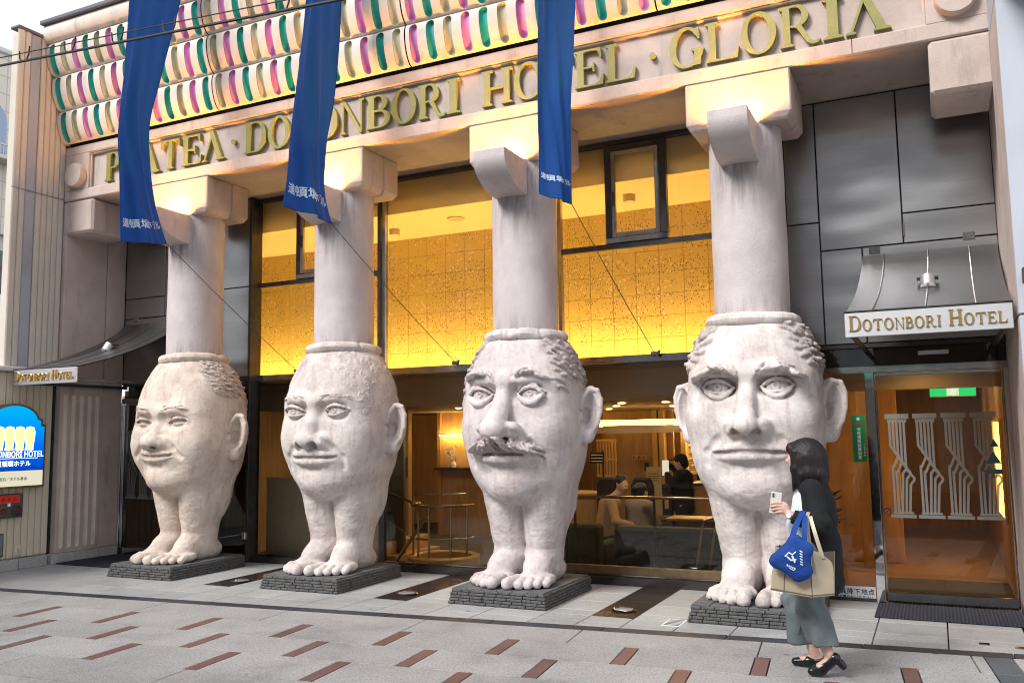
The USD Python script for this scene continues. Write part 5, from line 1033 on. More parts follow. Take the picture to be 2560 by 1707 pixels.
# ------------------------------------------------------------------ entrance canopies with their name plates
def canopy(mirror, label):
    def fx(x): return 6.99-x if mirror else x
    cn = thing('entrance_canopy', label, 'canopy', (fx(8.47), 0.0, 2.5), 'curved steel canopies over the entrances')
    # curved sheet: from the wall (y .69, z 3.26) swooping down to the plate (y -1.0, z 2.51)
    def pt(t, u):
        y = 0.69-1.69*t; z = 3.262-0.75*(t**0.72)-0.03*math.sin(math.pi*t)
        x0, x1 = 7.93-0.05*t, 9.075-0.05*t
        return np.array([fx(x0+(x1-x0)*u), y, z])
    T = np.linspace(0, 1, 25); P = np.array([[pt(t, u) for u in np.linspace(0, 1, 7)] for t in T])
    top = grid(P); bot = (top[0]-np.array([0, 0, 0.012]), top[1][:, ::-1])
    put('sheet', join(top, bot) if not mirror else join(flipf(top), flipf(bot)), M['steel2'], cn, smooth=60)
    for u in (0.17, 0.50, 0.80): put('rib', tube([pt(t, u)+np.array([0, 0, 0.002]) for t in T], 0.0075, 6), M['steel2'], cn)
    x0, x1 = sorted((fx(7.875), fx(9.025)))
    pl = put('name_plate', cb((x0, -1.02, 2.315), (x1, -0.995, 2.505), 0.003), M['plate'], cn)
    put('plate_cap', cb((x0-0.005, -1.025, 2.506), (x1+0.005, -0.985, 2.520), 0.003), M['dark_frame'], cn)
    for q in (x0+0.02, x1-0.05): put('under_rail', cb((q, -0.99, 2.33), (q+0.03, 0.69, 2.37), 0.003), M['dark_frame'], cn)
    lx = pt(0.42, 0.50)
    lp = put('spot_lamp', tube([lx+np.array([0, -0.03, 0.055]), lx+np.array([0, -0.09, -0.05+0.015])], 0.058, 24), M['plate'], cn)
    put('lamp_bracket', cb(lx+np.array([-0.085, -0.05, 0.045]), lx+np.array([0.085, 0.06, 0.062]), 0.004), M['dark_frame'], lp)
    # engraved-style gilt letters, D and H taller
    txt = 'DOTONBORI HOTEL'; X = []; x = 0.0
    for i, ch in enumerate(txt):
        if ch == ' ': x += 0.05; continue
        s, w = roman(ch); h = 0.118 if i in (0, 10) else 0.084
        b_ = s.bounds; X.append((ch, s, b_, h, x)); x += (b_[2]-b_[0])*h*1.02+0.010
    k_ = (x1-x0-0.06)/x
    for ch, s, b_, h, xx in X:
        s = affinity.scale(affinity.translate(s, -b_[0], 0), h*k_*1.0, h, origin=(0, 0))
        put('letter', poly3(s, 0.012, front(x0+0.03+xx*k_, -1.021, 2.362)), M['gold'], pl)
canopy(False, 'curved steel canopy with gilt name plate over the right entrance beside the grey building')
canopy(True, 'curved steel canopy with gilt name plate over the left entrance behind the first column')
# ------------------------------------------------------------------ mats, floor lights, floor sticker
mat_m = mat('navy_mat', {'g': ('geometry', {}), 'w': ('wave_texture', {'scale': 11.0, 'bands_direction': 'x', 'distortion': 1.5, 'detail_scale': 3.0}), 'r': ('rgb_ramp', {'ramp': [(0, (0.008, 0.010, 0.018)), (1, (0.028, 0.033, 0.055))]}), 'bu': ('bump', {'strength': 0.6, 'distance': 0.01}), 'p': ('principled_bsdf', {'roughness': 0.9})},
    [('g.position', 'w.vector'), ('w.fac', 'r.fac'), ('r.color', 'p.base_color'), ('w.fac', 'bu.height'), ('bu.normal', 'p.normal')])
m1 = put('door_mat', cb((7.90, -0.02, 0.001), (9.06, 0.64, 0.016), 0.006), mat_m, label='dark navy ribbed mat before the right sliding door', cat='mat', group='ribbed door mats')
m2 = put('door_mat', cb((-2.07, -0.30, 0.001), (-0.62, 0.62, 0.016), 0.006), mat_m, label='dark navy mat behind the first column, by the fluted wall', cat='mat', group='ribbed door mats')
gl = thing('floor_light', 'round glass floor light in the dark stripe left of the second plinth', 'floor light', (1.30, -0.50, 0), 'round lights sunk in the dark stripes')
put('ring', lathe([(0.105, 0.0), (0.115, 0.012), (0.098, 0.018), (0.088, 0.012)], (1.30, -0.50, 0), 32), M['frame'], gl, smooth=30)
put('lens', lathe([(0.0001, 0.017), (0.06, 0.016), (0.089, 0.012)], (1.30, -0.50, 0), 32), simple('floor_light_lens', (0.30, 0.32, 0.33), 0.08, 0.0), gl, smooth=True)
copy(gl, (3.50, -0.50, 0), 'round glass floor light in the dark stripe between second and third plinths')
copy(gl, (5.82, -0.50, 0), 'round glass floor light in the dark stripe left of the woman')
ss_ = put('floor_sticker', bx((6.30, -0.98, 0.0005), (6.46, -0.70, 0.0025)), simple('sticker_white', (0.68, 0.72, 0.76), 0.5), label='small white printed sticker on the pale slabs beside the last plinth', cat='sticker')
for i in range(5): put('print_line', bx((6.315, -0.95+0.05*i, 0.0026), (6.445, -0.925+0.05*i, 0.0034)), M['ink'], ss_)
for i, (x_, y_) in enumerate(((8.70, -0.72), (8.93, -0.76))):
    put('drain_cover', cb((x_-0.035, y_-0.035, 0.0005), (x_+0.035, y_+0.035, 0.004), 0.001), M['frame'], label=('small metal floor plate at the foot of the right mat', 'small metal floor plate nearest the grey right wall')[i], cat='floor plate')
# ------------------------------------------------------------------ banners
M['navy'] = mat('blue_banner_cloth', {'g': ('geometry', {}), 'n': ('noise_texture', {'scale': 160.0, 'detail': 2.0}), 'r': ('rgb_ramp', {'ramp': [(0.3, (0.003, 0.050, 0.23)), (0.7, (0.005, 0.068, 0.29))]}), 'p': ('principled_bsdf', {'roughness': 0.7, 'sheen_weight': 0.06, 'specular_ior_level': 0.25}), 't': ('translucent_bsdf', {'color': (0.006, 0.065, 0.36)}), 'm': ('mix_closure', {'fac': 0.20})},
    [('g.position', 'n.vector'), ('n.fac', 'r.fac'), ('r.color', 'p.base_color'), ('p.BSDF', 'm.closure1'), ('t.BSDF', 'm.closure2')], surface='m.closure')
M['bprint'] = simple('pale_banner_print', (0.42, 0.55, 0.70), 0.7)
M['cord'] = simple('dark_cord', (0.05, 0.05, 0.055), 0.7)
def banner(x0, outer, inner, x1, anchor, wob, label):
    """outer / inner: (y, z) down the street-side and wall-side edges."""
    bn = thing('hanging_banner', label, 'banner', (x0, outer[-1][0], outer[-1][1]), 'blue hotel banners hung over the street')
    def edge(E_, x):
        E_ = np.array(E_); s = np.r_[0, np.cumsum(np.hypot(*np.diff(E_, axis=0).T))]; s /= s[-1]
        from scipy.interpolate import PchipInterpolator as PC
        f1, f2 = PC(s, E_[:, 0]), PC(s, E_[:, 1])
        return lambda t: np.array([x, float(f1(t)), float(f2(t))])
    eo, ei = edge(outer, x0), edge(inner, x1); nt, nu = 70, 26
    def pt(t, u):
        a, b_ = eo(t), ei(t); p = a+(b_-a)*u
        w = math.sin(math.pi*u)
        p[0] += wob*w*(0.12*math.sin(2.2*t*math.pi+u*1.5)+0.050*math.sin(u*9+t*4)+0.030*math.sin(u*19-t*5+2*math.sin(t*4)))*(0.4+0.6*t)
        p[2] -= 0.02*w*(t > 0.9)
        return p
    P = np.array([[pt(t, u) for u in np.linspace(0, 1, nu)] for t in np.linspace(0, 1, nt)])
    put('cloth', grid(P), M['navy'], bn, smooth=True)
    put('hem', join(tube(P[-1], 0.007, 6), tube(P[:, 0], 0.0045, 5), tube(P[:, -1], 0.0045, 5)), M['navy'], bn)
    L = len('道頓堀ホテル'); Wd = np.linalg.norm(ei(0.95)-eo(0.95)); hh = np.linalg.norm(pt(1, .5)-pt(0, .5))
    s_ = 0.92*Wd/L
    for i, gq in enumerate(cjk('道頓堀ホテル', s_, gap=1.0)):
        m = poly3(affinity.translate(gq, Wd*0.04, 0), 0.001, ((0, 0, 0), (1, 0, 0), (0, 1, 0), (0, 0, 1)))
        V = [];
        for (a, b_, c_) in m[0]:
            t = 0.962-(b_*1.25)/hh; q = pt(t, a/Wd); n_ = np.cross(pt(t, a/Wd+0.01)-q, pt(t+0.004, a/Wd)-q); n_ /= np.linalg.norm(n_)
            n_ = n_ if n_[0] > 0 else -n_
            V.append(q+n_*(0.004+c_))
        put('character', (np.array(V), m[1]), M['bprint'], bn)
    c0 = np.array(P[-1, -1]); c1 = np.array(anchor)
    put('tether_cord', tube([c0, c0+(c1-c0)*0.33+np.array([0, 0, -0.02]), c0+(c1-c0)*0.66+np.array([0, 0, -0.02]), c1], 0.0042, 5), M['cord'], bn)
    put('cord_cleat', join(cb(c1-np.array([0.04, 0.03, 0.02]), c1+np.array([0.04, 0.02, 0.02]), 0.006), tube([c1+np.array([0.03, -0.02, -0.03]), c1+np.array([0.06, -0.03, 0.03])], 0.014, 8)), M['cord'], bn)
banner(0.5, [(-1.50, 8.3), (-1.57, 6.9), (-1.62, 5.75), (-1.675, 4.98), (-1.64, 4.50), (-1.60, 3.79)], [(-0.62, 8.3), (-0.84, 6.95), (-1.10, 5.88), (-1.26, 5.12), (-1.20, 4.54), (-0.96, 3.88)], 0.5, (1.0, 0.79, 2.47), 0.8, 'blue cloth banner hanging before the first column from the left')
banner(2.85, [(-1.30, 8.2), (-1.38, 6.12), (-1.47, 5.42), (-1.60, 4.57), (-1.64, 4.16), (-1.70, 3.86)], [(-0.72, 8.2), (-0.80, 6.10), (-0.90, 5.21), (-1.03, 4.66), (-1.06, 4.24), (-0.93, 3.84)], 2.85, (3.37, 0.79, 2.46), 0.8, 'blue cloth banner hanging before the second column, middle of the three')
banner(5.36, [(-1.10, 8.0), (-1.12, 5.64), (-1.16, 5.03), (-1.18, 4.44), (-1.17, 4.16), (-1.19, 3.77)], [(-0.62, 8.0), (-0.76, 5.84), (-0.85, 5.18), (-0.96, 4.53), (-0.97, 4.24), (-0.98, 3.69)], 5.59, (5.81, 0.79, 2.44), 0.45, 'blue cloth banner hanging right of the third column')
# ------------------------------------------------------------------ overhead cables
cbm = simple('cable_black', (0.012, 0.012, 0.014), 0.6)
def cable(a, b_, r, sag, label, hooks=()):
    t_ = thing('overhead_cable', label, 'cable', a)
    a, b_ = np.array(a), np.array(b_)
    P = [a+(b_-a)*t-np.array([0, 0, sag*4*t*(1-t)]) for t in np.linspace(0, 1, 40)]
    put('wire', tube(P, r, 6), cbm, t_)
    for x in hooks:
        t = (x-a[0])/(b_[0]-a[0]); q = a+(b_-a)*t-np.array([0, 0, sag*4*t*(1-t)])
        put('hook', tube([q+np.array(o) for o in ((-0.07, 0, 0.10), (-0.06, 0, 0.03), (-0.02, 0, -0.005), (0.03, 0, 0.0), (0.055, 0, 0.05), (0.065, 0, 0.12))], 0.007, 6), cbm, t_)
cable((-3.0, -3.5, 5.20), (8.0, -3.5, 4.42), 0.0125, -0.02, 'thick black cable with wire hooks strung across the cornice', (1.5, 2.08, 2.65, 3.23, 4.36))
cable((-3.0, -3.5, 5.27), (8.0, -3.5, 4.50), 0.0055, -0.02, 'thin black wire just above the thick hooked cable')
# ------------------------------------------------------------------ right neighbour
M['bluewall'] = rough_mat('blue_grey_wall_panel', (0.40, 0.43, 0.50), (0.46, 0.49, 0.56), 1.2, 0.55, 0.06, 40.0)
rn = thing('grey_building', 'blue-grey panelled building edge at the far right of the hotel', 'building', (9.6, -1.0, 0))
put('wall', bx((9.20, -1.08, 0.0), (14, 8, 12)), M['bluewall'], rn)
for i, z0 in enumerate(np.arange(0.0, 12, 2.4)):
    put('wall_panel', cb((9.055, -1.12, z0+0.006), (10.6, -1.08, z0+2.394), 0.006), M['bluewall'], rn); put('wall_panel', cb((9.055, -1.08, z0+0.006), (9.20, -0.34, z0+2.394), 0.006), M['concrete'] if z0 < 4 else M['bluewall'], rn)
put('eave', cb((9.06, -1.75, 4.86), (11, -1.12, 5.35), 0.02), M['bluewall'], rn)
put('wall_lamp', join(tube([(9.115, -1.12, 2.66), (9.115, -1.20, 2.66)], 0.03, 10), cb((9.08, -1.26, 2.60), (9.15, -1.19, 2.72), 0.012)), M['dark_frame'], rn)
put('base_stone', cb((9.05, -1.13, 0), (10.6, -1.08, 0.15), 0.006), M['slab2'], rn)
# ------------------------------------------------------------------ far left: pale tiled building and the shop signs under it
tile_m = mat('pale_tile_facade', {'g': ('geometry', {}), 'sx': ('separate_xyz', {}), 'ad': ('math', {'math_type': 'add'}), 'cx': ('combine_xyz', {}), 'b': ('brick_texture', {'offset': 0.0, 'color1': (0.60, 0.545, 0.46), 'color2': (0.63, 0.575, 0.49), 'mortar': (0.42, 0.385, 0.34), 'scale': 1.0, 'mortar_size': 0.018, 'brick_width': 0.62, 'row_height': 0.62}), 'p': ('principled_bsdf', {'roughness': 0.6})},
    [('g.position', 'sx.vector'), ('sx.x', 'ad.value1'), ('sx.y', 'ad.value2'), ('ad.value', 'cx.x'), ('sx.z', 'cx.y'), ('cx.vector', 'b.vector'), ('b.color', 'p.base_color')])
tb = thing('tiled_building', 'pale tiled tower with a tall arched recess at the far left', 'building', (-20, 10, 0))
put('wall', bx((-30, 3, 8.7), (-20, 16.0, 15.05)), tile_m, tb); put('parapet', cb((-30, 3, 15.05), (-19.9, 16.1, 15.25), 0.04), M['ledge'], tb)
put('arched_recess', poly3(unary_union([sbox(7.6, 11.5, 10.72, 12.6), _el(9.16, 12.6, 1.56, 1.0)]), 0.06, side(-20.01, 0, 0)), simple('recess_glass', (0.26, 0.34, 0.45), 0.15), tb)
put('balcony', cb((-20.0, 4, 11.15), (-19.4, 15.8, 11.30), 0.02), M['ledge'], tb)
for i in range(40): put('railing_bar', bx((-19.45, 8.0+i*0.12, 11.30), (-19.43, 8.03+i*0.12, 11.62)), M['frame'], tb)
put('railing_top', bx((-19.47, 7.9, 11.62), (-19.41, 13.0, 11.67)), M['frame'], tb)
put('lower_wall', bx((-30, 3, 0), (-20.2, 16.0, 8.7)), simple('shop_block', (0.50, 0.50, 0.50), 0.6), tb)
put('shop_window', bx((-20.2, 6, 7.6), (-20.1, 15.5, 8.15)), simple('shop_glass', (0.05, 0.09, 0.09), 0.1), tb); put('shop_window', bx((-20.2, 6, 2.6), (-20.1, 15.5, 3.9)), simple('shop_glass_low', (0.06, 0.08, 0.1), 0.1), tb)
sb = thing('shop_sign', 'narrow white vertical shop sign with dark head far left beyond the cladding', 'sign', (-19.8, 10.8, 4))
put('white_board', cb((-20.05, 9.9, 4.2), (-19.85, 11.06, 6.6), 0.02), M['white'], sb); bd = put('dark_board', cb((-20.05, 9.9, 6.65), (-19.8, 11.1, 7.5), 0.02), simple('sign_dark', (0.07, 0.06, 0.10), 0.4), sb)
for i, t_ in enumerate(('STA', '&', 'SP')):
    t = meshkit.text_mesh(t_, 0.15, 0.01, bold=True); v = np.asarray(t.vertices); put('lettering', (np.c_[-19.79+v[:, 2], 10.72+v[:, 0], 7.25-0.22*i+v[:, 1]], np.asarray(t.faces)), M['white'], bd)
# ------------------------------------------------------------------ across the street (seen only as reflections)
ob = thing('opposite_building', 'shop building across the street, seen mirrored in the hotel glass', 'building', (4, -15, 0))
put('wall', bx((-16, -22, 0), (16, -15.0, 11.5)), simple('opposite_render', (0.33, 0.32, 0.31), 0.7), ob)
for i in range(9):
    for z0 in (3.9, 5.8, 7.9): put('window', cb((-11.2+i*2.2, -15.02, z0), (-9.9+i*2.2, -14.97, z0+1.2), 0.01), simple('opposite_window', (0.05, 0.06, 0.08), 0.1), ob)
put('shopfront', cb((-11.5, -15.02, 0.2), (8.5, -14.95, 2.7), 0.01), simple('opposite_shopfront', (0.10, 0.09, 0.085), 0.3), ob)
put('sign_board', cb((5.2, -14.98, 2.9), (8.8, -14.80, 3.75), 0.02), M['white'], ob); put('sign_green_band', cb((5.2, -14.79, 2.9), (8.8, -14.78, 3.2), 0.002), simple('sign_green', (0.10, 0.34, 0.24), 0.5), ob)
# ------------------------------------------------------------------ inside the hall
M['gold_ceiling'] = simple('cream_ceiling', (0.72, 0.60, 0.36), 0.8)
floral = mat('floral_wallpaper', {'g': ('geometry', {}), 'v': ('voronoi_texture', {'scale': 17.0, 'feature': 'f1', 'randomness': 1.0}), 'vr': ('rgb_ramp', {'ramp': [(0.0, (0.30, 0.17, 0.03)), (0.10, (0.70, 0.57, 0.27)), (0.30, (0.72, 0.59, 0.29)), (0.36, (0.40, 0.27, 0.07)), (0.42, (0.56, 0.43, 0.15)), (1.0, (0.56, 0.43, 0.15))]}),
    'sel': ('noise_texture', {'scale': 3.2, 'detail': 2.0}), 'sr': ('rgb_ramp', {'ramp': [(0.44, (0, 0, 0)), (0.52, (1, 1, 1))]}), 'mx': ('mix', {'color1': (0.56, 0.43, 0.15)}),
    'lm': ('mapping', {'scale': (38.0, 38.0, 24.0), 'rotation': (0.0, 0.6, 0.0)}), 'l': ('voronoi_texture', {'scale': 1.0, 'feature': 'f1'}), 'lr': ('rgb_ramp', {'ramp': [(0.22, (0.85, 0.85, 0.85)), (0.36, (0, 0, 0))]}), 'l2': ('noise_texture', {'scale': 3.8, 'detail': 3.0, 'distortion': 1.0}), 'l2r': ('rgb_ramp', {'ramp': [(0.42, (0, 0, 0)), (0.54, (0.9, 0.9, 0.9))]}),
    'ml': ('math', {'math_type': 'multiply'}), 'm2': ('mix', {'color2': (0.10, 0.06, 0.012)}), 'p': ('principled_bsdf', {'roughness': 0.45})},
    [('g.position', 'v.vector'), ('v.distance', 'vr.fac'), ('g.position', 'sel.vector'), ('sel.fac', 'sr.fac'), ('sr.color', 'mx.fac'), ('vr.color', 'mx.color2'), ('g.position', 'lm.vector'), ('lm.vector', 'l.vector'), ('l.distance', 'lr.fac'),
     ('g.position', 'l2.vector'), ('l2.fac', 'l2r.fac'), ('lr.color', 'ml.value1'), ('l2r.color', 'ml.value2'), ('ml.value', 'm2.fac'), ('mx.color', 'm2.color1'), ('m2.color', 'p.base_color')])
wood = mat('honey_wood', {'g': ('geometry', {}), 'mp': ('mapping', {'scale': (6.0, 6.0, 0.8)}), 'n': ('noise_texture', {'scale': 2.0, 'detail': 6.0, 'distortion': 0.6}), 'r': ('rgb_ramp', {'ramp': [(0.3, (0.40, 0.23, 0.09)), (0.7, (0.53, 0.33, 0.14))]}), 'p': ('principled_bsdf', {'roughness': 0.4})},
    [('g.position', 'mp.vector'), ('mp.vector', 'n.vector'), ('n.fac', 'r.fac'), ('r.color', 'p.base_color')])
M['bulk'] = simple('beige_bulkhead', (0.52, 0.42, 0.28), 0.7); M['lceil'] = simple('lobby_ceiling', (0.36, 0.27, 0.17), 0.7); M['lfloor'] = rough_mat('lobby_carpet', (0.060, 0.052, 0.040), (0.085, 0.072, 0.055), 9.0, 0.8)
M['woodlight'] = rough_mat('pale_wood', (0.56, 0.36, 0.15), (0.64, 0.43, 0.19), 3.0, 0.4)
hall = thing('hall_interior', kind='structure')
nx, nzr = 29, 7
for i in range(nx):
    for j in range(nzr):
        x0 = -2.16+i*0.306; z0 = 2.50+j*0.272
        put('wallpaper_panel', cb((x0+0.002, 2.20, z0+0.002), (x0+0.304, 2.215, z0+0.270), 0.003), floral, hall)
put('wall_backing', bx((-2.2, 2.22, 1.99), (7.0, 2.32, 4.45)), M['ink'], hall)
put('upper_ceiling', bx((-2.2, 0.92, 4.405), (7.0, 2.30, 4.50)), M['gold_ceiling'], hall)
put('ceiling_fascia', bx((-2.2, 0.905, 4.405), (7.0, 0.92, 4.865)), M['gold_ceiling'], hall)
put('upper_floor', bx((-2.2, 0.90, 2.365), (7.0, 2.22, 2.43)), M['bulk'], hall)
put('bulkhead', bx((-2.2, 1.5, 1.99), (7.0, 1.56, 2.365)), M['bulk'], hall)
put('upper_side_wall', join(bx((-2.25, 0.90, 2.43), (-2.2, 2.22, 4.41)), bx((6.95, 0.90, 2.43), (7.0, 2.22, 4.41))), M['gold_ceiling'], hall)
put('cove_lip', bx((-2.2, 1.80, 2.43), (7.0, 1.82, 2.50)), M['bulk'], hall)
cl = thing('cove_light', 'hidden warm cove light washing up the floral wallpaper', 'light', (3.4, 2.07, 2.44))
put('light_strip', bx((-2.1, 1.86, 2.432), (6.9, 1.98, 2.445)), glow('cove_warm', (1.0, 0.62, 0.18), 35.0), cl)
cs = thing('ceiling_spot', 'round ceiling spot in the yellow ceiling left of the third column, nearer the second', 'ceiling light', (1.98, 1.6, 4.40), 'round fittings on the yellow hall ceiling')
put('housing', lathe([(0.0001, -0.075), (0.072, -0.075), (0.075, -0.0)], (1.98, 1.6, 4.40), 20), M['bulk'], cs, smooth=30); put('lens', lathe([(0.0001, -0.078), (0.05, -0.077)], (1.98, 1.6, 4.40), 20), M['gold_ceiling'], cs)
copy(cs, (5.35, 1.5, 4.40), 'round ceiling spot seen through the small framed window')
cd_ = put('ceiling_disc', lathe([(0.0001, 4.385), (0.11, 4.388), (0.115, 4.404)], (3.02, 1.45, 0), 24), M['bulk'], label='flat round disc on the yellow ceiling beside the third column', cat='ceiling light', group='round fittings on the yellow hall ceiling')
# lower lobby: sunken floor at -0.40
put('lobby_floor', bx((-0.3, 0.90, -0.45), (6.72, 10.1, -0.40)), M['lfloor'], hall)
put('lobby_ceiling', join(bx((-2.2, 1.56, 1.99), (6.72, 10.1, 2.05)), bx((-0.3, 0.90, 2.34), (7.0, 1.5, 2.36))), M['lceil'], hall)
put('front_upstand', bx((0.3, 0.905, -0.40), (6.72, 0.95, 0.06)), wood, hall)
for i in range(14):
    x0 = -2.2+i*0.66; put('back_wall_panel', cb((x0+0.004, 9.6, -0.40), (x0+0.656, 9.65, 1.99), 0.006), wood, hall)
put('left_wall', bx((-0.35, 1.56, -0.4), (-0.30, 10.0, 1.99)), wood, hall)
put('right_wall', bx((6.72, 0.92, -0.4), (6.78, 8.0, 2.36)), wood, hall)
put('partition', bx((0.36, 3.4, -0.4), (1.05, 3.5, 1.99)), wood, hall)
ptb = put('left_bay_screen', bx((0.32, 1.02, 0.08), (2.10, 1.05, 1.08)), rough_mat('frosted_beige_film', (0.42, 0.33, 0.22), (0.48, 0.38, 0.26), 20.0, 0.6), hall)
put('left_bay_wall', bx((0.32, 1.55, 0.0), (2.15, 1.60, 2.0)), simple('olive_glass_back', (0.10, 0.085, 0.045), 0.2), hall)
# ring cove, column, niche, lit stone wall
rc = thing('ring_cove_light', 'wide glowing amber cove ring in the lobby ceiling', 'light', (4.2, 5.2, 1.8))
W = np.linspace(0, 2*np.pi, 65)
put('glow_band', grid(np.array([[(4.3+1.9*math.cos(w), 6.0+1.5*math.sin(w), z) for w in W] for z in (1.715, 1.80)])), glow('ring_amber', (1.0, 0.52, 0.08), 7.0), rc)
put('ring_rim', join(grid(np.array([[(4.3+r*math.cos(w), 6.0+r*0.79*math.sin(w), 1.70) for w in W] for r in (1.7, 2.1)])), grid(np.array([[(4.3+2.1*math.cos(w), 6.0+2.1*0.79*math.sin(w), z) for w in W] for z in (1.60, 1.70)]))), M['bulk'], rc)
put('column', join(cb((3.98, 6.7, -0.4), (4.07, 6.9, 1.99), 0.006), cb((4.10, 6.7, -0.4), (4.19, 6.9, 1.99), 0.006)), M['woodlight'], hall)
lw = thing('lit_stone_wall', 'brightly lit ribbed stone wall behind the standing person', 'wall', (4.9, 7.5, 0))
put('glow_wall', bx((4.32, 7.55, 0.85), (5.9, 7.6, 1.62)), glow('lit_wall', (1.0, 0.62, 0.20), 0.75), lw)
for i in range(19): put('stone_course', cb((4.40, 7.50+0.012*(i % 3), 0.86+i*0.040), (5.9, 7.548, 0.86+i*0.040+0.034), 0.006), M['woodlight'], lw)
put('lamp', bx((4.40, 7.38, 1.63), (5.9, 7.46, 1.66)), glow('wall_washer', (1.0, 0.66, 0.25), 55.0), lw)
put('edge_post', cb((4.28, 7.45, -0.4), (4.38, 7.6, 1.99), 0.006), M['woodlight'], lw)
lt = thing('lattice_screen', 'upright wooden lattice screen at the back of the lobby', 'screen', (3.3, 6.0, -0.4))
put('frame', join(cb((3.19, 6.0, 0.86), (3.55, 6.04, 0.90), 0.004), cb((3.19, 6.0, 1.46), (3.55, 6.04, 1.50), 0.004), cb((3.19, 6.0, 1.14), (3.55, 6.035, 1.17), 0.003)), M['woodlight'], lt)
for i in range(7): put('slat', cb((3.20+0.054*i, 6.005, 0.90), (3.222+0.054*i, 6.03, 1.46), 0.003), M['woodlight'], lt)
bd_ = thing('notice_board', 'dark notice board with pale lines beside the moustached head', 'board', (3.5, 5.2, 1.2))
put('board', cb((3.38, 5.2, 1.12), (3.62, 5.22, 1.30), 0.004), simple('board_dark', (0.012, 0.014, 0.03), 0.3), bd_)
for i in range(3): put('text_line', bx((3.40, 5.196, 1.15+i*0.05), (3.60, 5.199, 1.162+i*0.05)), M['white'], bd_)
put('stand', cb((3.585, 5.2, -0.4), (3.615, 5.215, 1.33), 0.004), M['dark_frame'], bd_)
for i in range(3):
    tq = thing('toilet_sign', ('pale square sign, leftmost of three on the wooden wall', 'pale square sign, middle of three on the wooden wall', 'pale square sign, rightmost of three on the wooden wall')[i], 'sign', (3.66+i*0.09, 6.68, 1.2))
    put('plate', cb((3.62+i*0.09, 6.67, 1.14), (3.69+i*0.09, 6.69, 1.215), 0.003), M['woodlight'], tq); put('pictogram', join(bx((3.635+i*0.09, 6.665, 1.155), (3.650+i*0.09, 6.669, 1.19)), bx((3.66+i*0.09, 6.665, 1.155), (3.675+i*0.09, 6.669, 1.19))), M['ink'], tq)
put('inner_wall', bx((3.0, 6.92, -0.4), (4.30, 6.98, 1.99)), wood, hall)
ws_ = put('wall_phone', cb((3.77, 6.88, 0.93), (3.84, 6.92, 1.07), 0.006), M['dark_frame'], label='small dark wall phone under the row of square signs', cat='phone')
pz = thing('poster_stand', 'pale free-standing poster board left of the standing person', 'poster stand', (4.1, 5.0, -0.4))
put('board', cb((4.38, 5.0, -0.3), (4.62, 5.02, 1.07), 0.004), rough_mat('poster_paper', (0.50, 0.42, 0.24), (0.56, 0.47, 0.28), 5.0, 0.6), pz)
for i in range(4): put('text_line', bx((4.40, 4.996, 0.86+i*0.035), (4.58, 4.999, 0.868+i*0.035)), M['dark_frame'], pz)
def downlight(x, y, label, gr='small bright downlights in the lobby ceiling', z=1.99):
    d = thing('downlight', label, 'ceiling light', (x, y, z), gr)
    put('rim', lathe([(0.045, -0.006), (0.06, -0.004), (0.062, 0.0)], (x, y, z), 16), M['frame'], d); put('bulb', lathe([(0.0001, -0.012), (0.045, -0.006)], (x, y, z), 16), M['bulb'], d)
    return d
M['bulb'] = glow('downlight_bulb', (1.0, 0.68, 0.34), 210.0)
dls = [(4.85, 2.5, 'downlight above the seated pair, left one'), (5.4, 2.6, 'downlight above the sofa back'), (6.1, 2.6, 'downlight beside the thick-browed head'), (4.4, 3.6, 'small downlight near the amber ring'), (3.2, 2.6, 'downlight behind the moustached head'), (1.3, 2.4, 'downlight left of the curly-haired head'), (2.4, 2.6, 'downlight over the stair'), (5.0, 4.4, 'downlight by the poster board'), (2.0, 4.2, 'downlight over the niche'), (3.8, 5.0, 'downlight before the lattice screen')]
d0 = downlight(*dls[0])
for x, y, l_ in dls[1:]: copy(d0, (x, y, 1.99), l_)
# niche with flowers, picture, stair and rails
nc = thing('lit_niche', 'glowing niche with a pale flower vase behind the moustached head', 'niche', (1.1, 4.5, 1.0))
put('back', bx((0.92, 4.62, 1.08), (1.75, 4.66, 1.62)), M['woodlight'], nc); put('shelf', cb((0.90, 4.40, 1.03), (1.75, 4.62, 1.08), 0.004), M['dark_frame'], nc); put('lamp', bx((0.95, 4.52, 1.60), (1.72, 4.58, 1.62)), glow('niche_lamp', (1.0, 0.60, 0.18), 30.0), nc)
put('surround', join(bx((0.86, 4.6, -0.4), (0.92, 4.7, 1.99)), bx((0.86, 4.66, 1.62), (1.8, 4.72, 1.99)), bx((0.86, 4.66, -0.4), (1.8, 4.72, 1.08))), wood, nc)
fl_ = thing('flower_vase', 'white orchid blooms in a vase on the lit niche shelf', 'flowers', (1.2, 4.5, 1.08))
put('vase', lathe([(0.0001, 0), (0.05, 0), (0.06, 0.05), (0.03, 0.10), (0.035, 0.11)], (1.22, 4.5, 1.08), 16), M['white'], fl_, smooth=40)
for i in range(8):
    a = i*0.8; q = np.array([1.22+0.10*math.cos(a)*(0.4+0.1*i), 4.48+0.03*math.sin(a), 1.22+0.025*i])
    put('bloom', join(*[hull(np.array([q, q+np.array([0.05*math.cos(t), -0.02, 0.05*math.sin(t)]), q+np.array([0.045*math.cos(t+0.7), -0.03, 0.045*math.sin(t+0.7)]), q+np.array([0.02*math.cos(t+0.3), 0.01, 0.02*math.sin(t+0.3)])])) for t in np.arange(0, 6.2, 1.25)]), M['white'], fl_)
pc = thing('framed_picture', 'small dark framed picture on the wooden partition', 'picture', (0.7, 3.38, 1.1))
